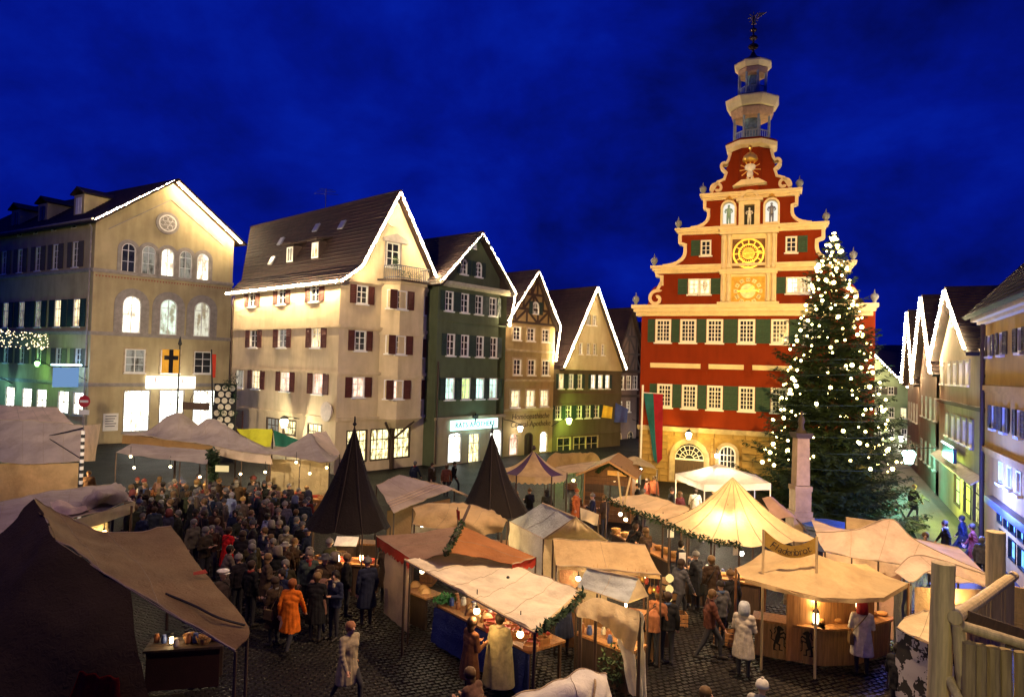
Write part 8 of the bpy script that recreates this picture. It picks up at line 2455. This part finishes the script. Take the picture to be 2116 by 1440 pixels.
    o = bpy.data.objects.new('tmp_body', mb.data('tmp_body', COAT)); col.objects.link(o)
    md = o.modifiers.new('r', 'REMESH'); md.mode = 'VOXEL'; md.voxel_size = .017; md.use_smooth_shade = True
    ms = o.modifiers.new('s', 'SMOOTH'); ms.iterations = 3; ms.factor = .45
    dg = bpy.context.evaluated_depsgraph_get()
    me0 = bpy.data.meshes.new_from_object(o.evaluated_get(dg))
    bpy.data.objects.remove(o)
    nv = len(me0.vertices); co = np.empty(nv * 3); me0.vertices.foreach_get('co', co); co = co.reshape(-1, 3)
    cen = np.array([tuple(p.center) for p in me0.polygons])
    best = np.full(len(cen), 1e9); lab = np.zeros(len(cen), int)
    for a, b, ra, rb, l in caps:
        A, Bv = np.array(a), np.array(b); ab = Bv - A; t = np.clip(((cen - A) @ ab) / max(1e-9, ab @ ab), 0, 1)
        d = np.linalg.norm(cen - (A + t[:, None] * ab), axis=1) - (ra + (rb - ra) * t)
        m = d < best; best[m] = d[m]; lab[m] = l
    r_ = np.hypot(cen[:, 0] / 1.12, (cen[:, 1] - .01) / .86)
    for (r0, z0), (r1, z1) in zip(prof, prof[1:]):
        if z1 - z0 < 1e-6: continue
        t = (cen[:, 2] - z0) / (z1 - z0); inb = (t >= 0) & (t <= 1)
        d = np.abs(r_ - (r0 + (r1 - r0) * t)); m = inb & (d < .035) & (lab != 2); lab[m] = 0
    th_ = np.arctan2(co[:, 1], co[:, 0]); zz_ = co[:, 2]
    amp = np.clip((1.34 - zz_) / .7, 0, 1) * (zz_ > hem - .02) * .009                      # hanging folds of the cloth
    arm = np.abs(co[:, 0]) > .21
    fold = amp * (np.sin(th_ * 7 + 4 * np.sin(zz_ * 3)) + .6 * np.sin(th_ * 13 + 2 * zz_)) + .0025 * np.sin(zz_ * 34 + 3 * th_) * (zz_ > .85) * (zz_ < 1.4)
    fold = np.where(arm & (zz_ < 1.35), .006 * np.sin(zz_ * 60 + co[:, 1] * 30) * (zz_ > .95), fold)
    rr_ = np.maximum(1e-3, np.hypot(co[:, 0], co[:, 1])); co = co.copy()
    co[:, 0] += fold * co[:, 0] / rr_; co[:, 1] += fold * co[:, 1] / rr_
    vs = [tuple(v) for v in co]; fs = [tuple(p.vertices) for p in me0.polygons]; ml = [int(x) for x in lab]
    bpy.data.meshes.remove(me0)
    ex = MB()
    for palm, d, s in hands:                       # five unequal, bent fingers rooted in each palm
        side = d.cross(V((0, 0, 1)))
        side = side.normalized() if side.length > .2 else V((s, 0, 0))
        nrm = side.cross(d).normalized()
        for k, (off_, L) in enumerate(((-.024, .062), (-.008, .074), (.008, .07), (.023, .055))):
            r0 = palm + side * off_; ex.path([r0 - d * .015, r0 + d * L * .55, r0 + d * L * .85 + nrm * L * .35], [.0095, .0088, .007], 6)
        th = palm - d * .045 + side * (-.03 * s * -1)
        ex.path([th, th + (side * -s * -1 + d * .8).normalized() * .045, th + (side * -s * -.6 + d).normalized() * .07], [.0115, .0105, .008], 6)
    i0 = len(vs); vs += ex.v; fs += [tuple(i0 + i for i in f) for f in ex.f]; ml += [2] * len(ex.f)
    ey = MB()
    for s in (-1, 1): ey.ico(hc + fdir * .088 + sd * (s * .034) + V((0, 0, .018)), .011, 1)
    ey.path([hc + fdir * .091 + sd * -.02 + V((0, 0, -.058)), hc + fdir * .096 + V((0, 0, -.06)), hc + fdir * .091 + sd * .02 + V((0, 0, -.058))], .005, 5)
    i0 = len(vs); vs += ey.v; fs += [tuple(i0 + i for i in f) for f in ey.f]; ml += [4] * len(ey.f)
    me = bpy.data.meshes.new('body'); me.from_pydata(vs, [], fs)
    for m in (COAT, TROUS, SKIN, SHOE, EYE): me.materials.append(m)
    me.polygons.foreach_set('material_index', ml); me.polygons.foreach_set('use_smooth', [True] * len(fs))
    return me, hc, turn
def cap_mesh(kind):
    mb = MB()
    if kind == 'hair': mb.lathe([(.101, -.035), (.107, .02), (.103, .06), (.08, .10), (.04, .122), (.005, .128)], (0, .02, 0), 16); mb.ico((0, .045, -.02), .088, 2, (1.05, .8, 1.1))
    elif kind == 'long_hair': mb.lathe([(.104, -.035), (.108, .02), (.103, .06), (.08, .10), (.04, .122), (.005, .128)], (0, .02, 0), 16); mb.ico((0, .05, -.09), .1, 2, (1.05, .7, 1.5))
    elif kind == 'beanie': mb.lathe([(.108, .0), (.113, .02), (.111, .05), (.095, .1), (.05, .135), (.005, .145)], (0, .01, 0), 16); mb.ico((0, .0, .15), .03, 1)
    elif kind == 'cap': mb.lathe([(.1, .03), (.105, .045), (.15, .075), (.155, .095), (.13, .115), (.01, .12)], (0, .0, 0), 18); mb.box((0, -.12, .035), (.15, .09, .012))
    elif kind == 'hood': mb.lathe([(.13, -.16), (.135, -.06), (.128, .02), (.118, .08), (.085, .125), (.01, .145)], (0, .035, 0), 16)
    elif kind == 'brim_hat': mb.lathe([(.19, .035), (.19, .045), (.11, .05), (.105, .12), (.08, .145), (.01, .14)], (0, .0, 0), 18)
    return mb.data('hair' if 'hair' in kind else 'hat', HAIRM, True)
CAPS = {k: cap_mesh(k) for k in ('hair', 'long_hair', 'beanie', 'cap', 'hood', 'brim_hat')}
BODIES = {
    'stand': make_body('stand'), 'stand_front': make_body('stand_front', 'front', turn=.35), 'stand_long': make_body('stand_long', 'down', coat='long', turn=-.3),
    'walk': make_body('walk', 'swing', 'walk', lean=.04), 'walk_long': make_body('walk_long', 'swing', 'walk', 'long', .03), 'cloak': make_body('cloak', 'front', coat='cloak'),
    'reach': make_body('reach', ('front', 'up'), coat='tunic', lean=.05, turn=.3), 'hold': make_body('hold', 'front', 'stand', 'long', .02), 'bend': make_body('bend', 'front', coat='jacket', lean=.22)}
pcount = 0
SCARF = MB().lathe([(.066, -.20), (.088, -.18), (.092, -.14), (.07, -.115), (.055, -.14)], (0, .03, 0), 14).box((.05, -.085, -.27), (.07, .03, .2), M4.Rotation(.12, 3, 'Y')).data('scarf', objcol('scarf_knit'), True)
BAG = MB().box((.25, .04, .86), (.09, .26, .24), tap=.85).path([(.25, -.06, .97), (.18, -.13, 1.2), (.02, -.1, 1.42), (-.1, .06, 1.44), (.02, .15, 1.32), (.2, .14, 1.1), (.25, .1, .97)], .012, 5).data('bag', objcol('bag_leather', .5))
def person(p, rot, body, coat, head, hcol, label, k=1.0, group=None):
    me, hc, turn = BODIES[body]
    M = M4.Translation(V((p[0], p[1], .035 if p[1] < 21 else .0))) @ M4.Rotation(rot, 4, 'Z') @ M4.Scale(k, 4)
    t = new('person', None, None, M); t.empty_display_size = .2
    tag(t, label, 'person', group)
    b = new('body', me, t, M); b.color = (*coat, 1)
    global pcount
    pcount += 1
    if pcount % 3 == 0: sc_ = new('scarf', SCARF, t, M @ M4.Translation(hc)); sc_.color = ((.30, .05, .04, 1), (.35, .30, .22, 1), (.05, .08, .16, 1), (.25, .25, .25, 1))[pcount // 3 % 4]
    if pcount % 4 == 1: bg_ = new('bag', BAG, t, M); bg_.color = ((.06, .03, .015, 1), (.02, .02, .02, 1), (.12, .08, .04, 1))[pcount // 4 % 3]
    h = new('hair' if 'hair' in head else 'hat', CAPS[head], t, M @ M4.Translation(hc) @ M4.Rotation(turn, 4, 'Z')); h.color = (*hcol, 1)
    return t
def pat(px_, py_, k=1.0): return at(px_, py_, 1.66 * k)
BLK, NAVY, BRN, GRY, OLV = (.010, .010, .012), (.012, .016, .04), (.045, .027, .016), (.07, .07, .08), (.035, .035, .018)
HAIRS = [(.05, .03, .02), (.12, .07, .03), (.02, .015, .012), (.16, .15, .135), (.20, .12, .05)]
PI = math.pi
# people one can pick out
person(pat(472, 1092), 2.6, 'hold', (.62, .015, .015), 'hair', HAIRS[0], 'person in a bright red jacket at the edge of the crowd')
person(pat(603, 1204), 3.0, 'walk_long', (.75, .17, .012), 'hair', (.3, .1, .03), 'person in a vivid orange coat walking across the cobbles')
person(pat(694, 1186), -.6, 'stand_front', (.015, .02, .05), 'hair', HAIRS[2], 'dark-coated person with lit face, hands held up, alone on the cobbles')
person(pat(722, 1292), .9, 'walk_long', (.30, .25, .17), 'hair', (.30, .13, .06), 'person in a pale grey coat walking on the cobbles at bottom centre')
person(pat(460, 1184), 1.2, 'stand', (.05, .035, .03), 'cap', (.75, .72, .66), 'person in a white peaked cap beside the brown foreground tent')
person(pat(553, 1064), 2.4, 'stand', (.32, .36, .45), 'hair', HAIRS[2], 'person in a pale blue jacket with dark hair, back of the crowd edge')
person(pat(502, 1030), 2.9, 'stand_long', (.14, .10, .07), 'beanie', (.70, .42, .10), 'person in a yellow knitted hat in the crowd')
person(pat(478, 1020), 2.7, 'hold', (.30, .36, .50), 'hair', (.4, .35, .3), 'person in a light blue and white jacket in the crowd')
person(pat(592, 1090), 3.0, 'stand_long', (.20, .18, .12), 'hair', HAIRS[3], 'grey-haired person in a khaki coat seen from behind')
person(pat(640, 1136), 2.2, 'stand', (.07, .03, .025), 'hair', HAIRS[3], 'person in a dark maroon jacket before the black tent')
person(pat(552, 1150), 2.0, 'hold', (.09, .06, .04), 'long_hair', HAIRS[4], 'person with long fair hair in a brown coat left of the orange coat')
person(pat(520, 1165), 2.6, 'stand', BLK, 'hair', HAIRS[0], 'person in black beside the fair-haired one')
person(pat(718, 1150), 1.9, 'stand', BLK, 'hair', HAIRS[4], 'fair-haired person in black at the dark table under the black tent')
person(pat(974, 1284), 2.2, 'hold', (.15, .07, .035), 'long_hair', HAIRS[0], 'person in a brown dress leaning to the goods of the front stall')
person(pat(1034, 1276), 2.7, 'cloak', (.34, .33, .19), 'hair', HAIRS[2], 'person in a long pale olive cloak before the front stall counter')
person(pat(996, 1398), -2.2, 'bend', (.10, .05, .035), 'long_hair', HAIRS[1], 'person bending forward at the bottom edge, left of the canvas bundle')
person(pat(1350, 1232), 2.4, 'bend', (.28, .11, .05), 'hair', HAIRS[1], 'person in a rust jacket bending behind the slate-blue ridge roof')
person(pat(1380, 1230), 2.9, 'stand', BLK, 'hair', HAIRS[0], 'dark figure right of the rust-jacketed person')
person(pat(1538, 1252), 2.5, 'hold', (.42, .37, .30), 'hood', (.45, .48, .5), 'person in a pale coat and hood walking before the bakery stall')
person(pat(1468, 1225), 1.5, 'walk', (.09, .03, .02), 'hair', HAIRS[1], 'person in dark red walking left of the pale hooded one')
mp_ = person(pat(1782, 1250), 2.9, 'hold', (.62, .62, .60), 'hood', (.30, .02, .03), 'person in a white tunic and red hood at the bakery counter')
q_ = pat(1790, 1250); st_ = new('staff', MB().tube((.05, -.32, 0), (.12, -.3, 1.5), .016, None, 6).data('staff', DARKWOOD), None, M4.Translation(V((q_.x + .12, q_.y - .3, .0)))); tag(st_, 'dark wooden staff held by the person in the white tunic', 'staff')
person(pat(1858, 1338), 2.0, 'stand_front', BLK, 'hair', HAIRS[2], 'dark-clad person with hands together beside the hide-covered stall')
person(pat(1575, 1416), 2.5, 'stand', (.3, .28, .25), 'beanie', (.55, .52, .46), 'person in a pale knitted hat at the bottom edge below the bakery')
person(pat(1452, 1428), 1.0, 'walk', (.10, .08, .07), 'hair', HAIRS[1], 'blurred brown-coated person at the bottom edge, left of the pale hat')
person(pat(1437, 1012), 2.8, 'stand', (.55, .53, .5), 'hair', HAIRS[0], 'person in a white jacket under the white pavilion')
person(pat(1475, 1016), 2.2, 'stand', NAVY, 'hair', HAIRS[1], 'person in navy under the white pavilion')
for k, (x, y, c, nm) in enumerate(((1955, 1078, BLK, 'black'), (1912, 1102, BRN, 'brown'), (1990, 1068, NAVY, 'navy'), (2030, 1112, GRY, 'grey'), (1888, 1003, OLV, 'olive'), (2012, 1085, (.2, .04, .03), 'dark red'))):
    person(at(x, y, 1.66), random.uniform(0, 6), random.choice(('walk', 'walk_long', 'stand')), c, 'hair', HAIRS[k % 5], 'passer-by in a %s coat in the street on the right' % nm)
for k, (x, y, c, nm) in enumerate(((892, 958, BRN, 'brown'), (923, 962, (.2, .07, .04), 'russet'), (938, 955, BLK, 'black'), (857, 955, NAVY, 'navy'))):
    person(at(x, y, 1.66), random.uniform(0, 6), 'walk', c, 'hair', HAIRS[k % 5], 'passer-by in a %s coat in front of the pharmacy' % nm)
for k, (x, y, c, nm) in enumerate(((1338, 990, (.25, .05, .03), 'dark red'), (1352, 985, (.4, .12, .05), 'orange-red'), (1318, 1000, BLK, 'black'), (1330, 1012, GRY, 'grey'), (1308, 988, NAVY, 'navy'))):
    person(at(x, y, 1.66), random.uniform(0, 6), 'stand', c, 'hair', HAIRS[k % 5], 'customer in a %s coat beside the wooden hut' % nm)
for k, (x, y, nm) in enumerate(((488, 975, 'left'), (524, 972, 'right'))):
    p = atd(x, y, 30.6); person((p.x, p.y), 0.1 + .3 * k, 'stand_front', (.05, .05, .06), 'hair', HAIRS[1], 'stallholder in dark clothes under the double-peaked tent, %s of the pair' % nm)
person(pat(430 * 0 + 184, 975), 0.3, 'stand', (.12, .07, .04), 'hair', HAIRS[4], 'person with amber-lit face beside the striped pole')
person(at(1192, 1020, 1.5), 1.0, 'stand_long', (.55, .14, .03), 'beanie', (.4, .1, .03), 'person in an orange smock left of the wooden hut')
person(atd(1640, 1225, 17.9), .2, 'stand_front', (.35, .33, .2), 'hair', HAIRS[1], 'baker in a pale green apron inside the bakery stall')
# the crowd between the tents
rnd = random.Random(17)
names = [('black', BLK), ('navy', NAVY), ('brown', BRN), ('grey', GRY), ('olive', OLV), ('dark red', (.08, .01, .01)), ('tan', (.14, .10, .065))]
wts = [30, 18, 16, 10, 8, 4, 8]
placed = [pat(603, 1204), pat(694, 1186), pat(520, 1165), pat(718, 1150), pat(472, 1092), pat(553, 1064), pat(502, 1030), pat(478, 1020), pat(592, 1090), pat(640, 1136), pat(460, 1184), pat(552, 1150)]
cnt = 0
for tries in range(3000):
    if cnt >= 118: break
    x, y = rnd.uniform(268, 700), rnd.uniform(982, 1190)
    if y > 1058 and x < 395: continue
    if y > 1100 and (x < 470 or rnd.random() < .55): continue
    if x > 640 and y < 1120: continue
    if x > 560 and y < 1000: continue
    p = pat(x, y)
    if any((p - o).length < .62 for o in placed): continue
    placed.append(p); cnt += 1
    nm, c = rnd.choices(names, wts)[0]
    hd = rnd.choices(('hair', 'long_hair', 'beanie', 'hood', 'cap', 'brim_hat'), (45, 22, 18, 8, 5, 2))[0]
    hc_ = rnd.choice(HAIRS) if 'hair' in hd else rnd.choice([(.05, .05, .06), (.18, .15, .12), (.2, .05, .04), (.1, .12, .2), (.22, .20, .18)])
    place = 'by the double-peaked tent' if y < 1030 else 'in mid-square'
    hn = {'hair': 'bareheaded', 'long_hair': 'long-haired', 'beanie': 'woolly-hatted', 'hood': 'hooded', 'cap': 'peak-capped', 'brim_hat': 'brim-hatted'}[hd]
    person(p, rnd.uniform(0, 6.28), rnd.choice(('stand', 'stand_front', 'stand_long', 'walk', 'hold', 'walk_long')), tuple(v * rnd.uniform(.8, 1.3) for v in c), hd, hc_, '%s visitor in a %s coat in the crowd %s' % (hn, nm, place), rnd.uniform(.93, 1.06), '%s crowd, %s %s' % (nm, hn, place))
# customers and helpers among the stalls
more = [(1312, 1088, 'black', BLK, 'facing the crossed-pole stall'), (1334, 1098, 'brown', BRN, 'facing the crossed-pole stall'), (1408, 1120, 'navy', NAVY, 'at the left of the conical tent'), (1440, 1146, 'black', BLK, 'before the conical tent counter'),
        (1470, 1160, 'brown', BRN, 'before the conical tent counter'), (1405, 1166, 'grey', GRY, 'between the tan lean-to and the conical tent'), (1095, 1008, 'black', BLK, 'beside the striped pavilion'), (1130, 1016, 'olive', OLV, 'beside the striped pavilion'),
        (1225, 1022, 'navy', NAVY, 'left of the wooden hut front'), (1250, 1030, 'brown', BRN, 'left of the wooden hut front'), (1388, 1012, 'black', BLK, 'near the town hall gate'), (1405, 1018, 'dark red', (.08, .01, .01), 'near the town hall gate'),
        (1545, 1012, 'black', BLK, 'at the right of the white pavilion'), (826, 1150, 'black', BLK, 'by the rust stall valance'), (800, 1130, 'brown', BRN, 'by the rust stall valance'), (1168, 1215, 'navy', NAVY, 'inside the front canvas stall'),
        (1510, 1190, 'black', BLK, 'left of the bakery roof'), (1490, 1205, 'grey', GRY, 'left of the bakery roof'), (760, 1165, 'navy', NAVY, 'at the black tent counter'), (655, 1190, 'black', BLK, 'beside the orange coat'), (570, 1195, 'brown', BRN, 'beside the orange coat')]
for k, (x, y, nm, c, wh) in enumerate(more):
    person(pat(x, y), rnd.uniform(1.6, 4.4), rnd.choice(('stand', 'stand_long', 'hold', 'walk', 'stand_front')), c, rnd.choice(('hair', 'hair', 'long_hair', 'beanie')), HAIRS[k % 5], 'person in a %s coat %s' % (nm, wh), rnd.uniform(.95, 1.05))
# clutter between the stalls: crates and barrels
def crate(label, p, rot, k=1.0, group='crates between the stalls'):
    t = thing('crate', label, 'crate', (p[0], p[1], p[2] if len(p) > 2 else 0), group, rot)
    for zz in (.05, .17, .29):
        for sx_, sy_, lx, ly in ((0, -.2, .6, .02), (0, .2, .6, .02), (-.3, 0, .02, .4), (.3, 0, .02, .4)):
            new('slat', cached(('cs', lx, k), lambda: MB().box((0, 0, 0), (lx * k, ly * k, .09 * k)).data('slat', MIDWOOD)), t, WM[t] @ M4.Translation(V((sx_ * k, sy_ * k, zz * k))))
    new('bottom', cached(('cb', k), lambda: MB().box((0, 0, .012), (.58 * k, .38 * k, .02)).data('bottom', DARKWOOD)), t, WM[t])
def barrel(label, p):
    t = thing('barrel', label, 'barrel', (p[0], p[1], 0), 'barrels between the stalls')
    new('staves', cached(('bs',), lambda: MB().lathe([(.24, 0), (.3, .25), (.31, .42), (.3, .6), (.24, .85), (.22, .85), (.22, .81)], n=18).data('staves', wood('barrel_oak', (.16, .085, .03)), True)), t, WM[t])
    for zz, rr in ((.12, .275), (.3, .308), (.55, .31), (.73, .277)): new('hoop', cached(('bh', rr), lambda: MB().lathe([(rr, -.02), (rr + .006, -.02), (rr + .006, .02), (rr, .02)], n=18).data('hoop', IRON)), t, WM[t] @ M4.Translation(V((0, 0, zz))))
for k, (x, y, lb) in enumerate(((1395, 1290, 'slatted crate on the ground left of the pale hooded person'), (1180, 1010, 'slatted crate before the striped pavilion'), (885, 1205, 'slatted crate under the front edge of the pale canvas roof'), (1345, 1320, 'slatted crate beside the tub of goods'), (1500, 1330, 'slatted crate at the left foot of the bakery counter'), (760, 1205, 'slatted crate below the black tent counter'), (1240, 1080, 'slatted crate behind the white gabled tent'))):
    p = at(x, y, 0); crate(lb, (p.x, p.y), k * .7)
for k, (x, y, lb) in enumerate(((1190, 1065, 'oak barrel left of the wooden hut'), (1382, 1255, 'oak barrel at the right of the tan lean-to'), (1480, 1290, 'oak barrel left of the bakery stall'), (700, 1195, 'oak barrel in front of the black tent counter'), (1060, 1050, 'oak barrel beside the right-hand black tent'))):
    p = at(x, y, 0); barrel(lb, (p.x, p.y))
# wicker basket of goods at the drape
bq = at(1365, 1330, 0)
t = thing('goods_tub', 'dark tub heaped with small goods right of the cream drape', 'tub', bq)
MB().lathe([(.28, 0), (.34, .3), (.36, .42), (.31, .42), (.28, .3)], bq, 16).build('tub', DARKWOOD, t)
mb = MB()
for k in range(26): mb.ico(bq + V((random.uniform(-.24, .24), random.uniform(-.24, .24), .38 + random.random() * .12)), random.uniform(.04, .075), 1)
mb.build('contents', mat('contents_brown', (.30, .16, .08), .7, .5, 12, .2), t)['kind'] = 'stuff'

# people who look alike are told apart by their order in the crowd
ORD = ['leftmost', 'second from left', 'third from left', 'fourth from left', 'fifth from left', 'sixth from left', 'seventh from left', 'eighth from left', 'ninth from left', 'tenth from left']
same = {}
for o in [o for o in col.objects if o.name.startswith('person') and o.parent is None]: same.setdefault(o['label'], []).append(o)
for lb, L in same.items():
    if len(L) < 2: continue
    L.sort(key=lambda o: WM[o].translation.x / WM[o].translation.y)
    for k, o in enumerate(L): o['label'] = lb + ', ' + ORD[min(k, 9)]
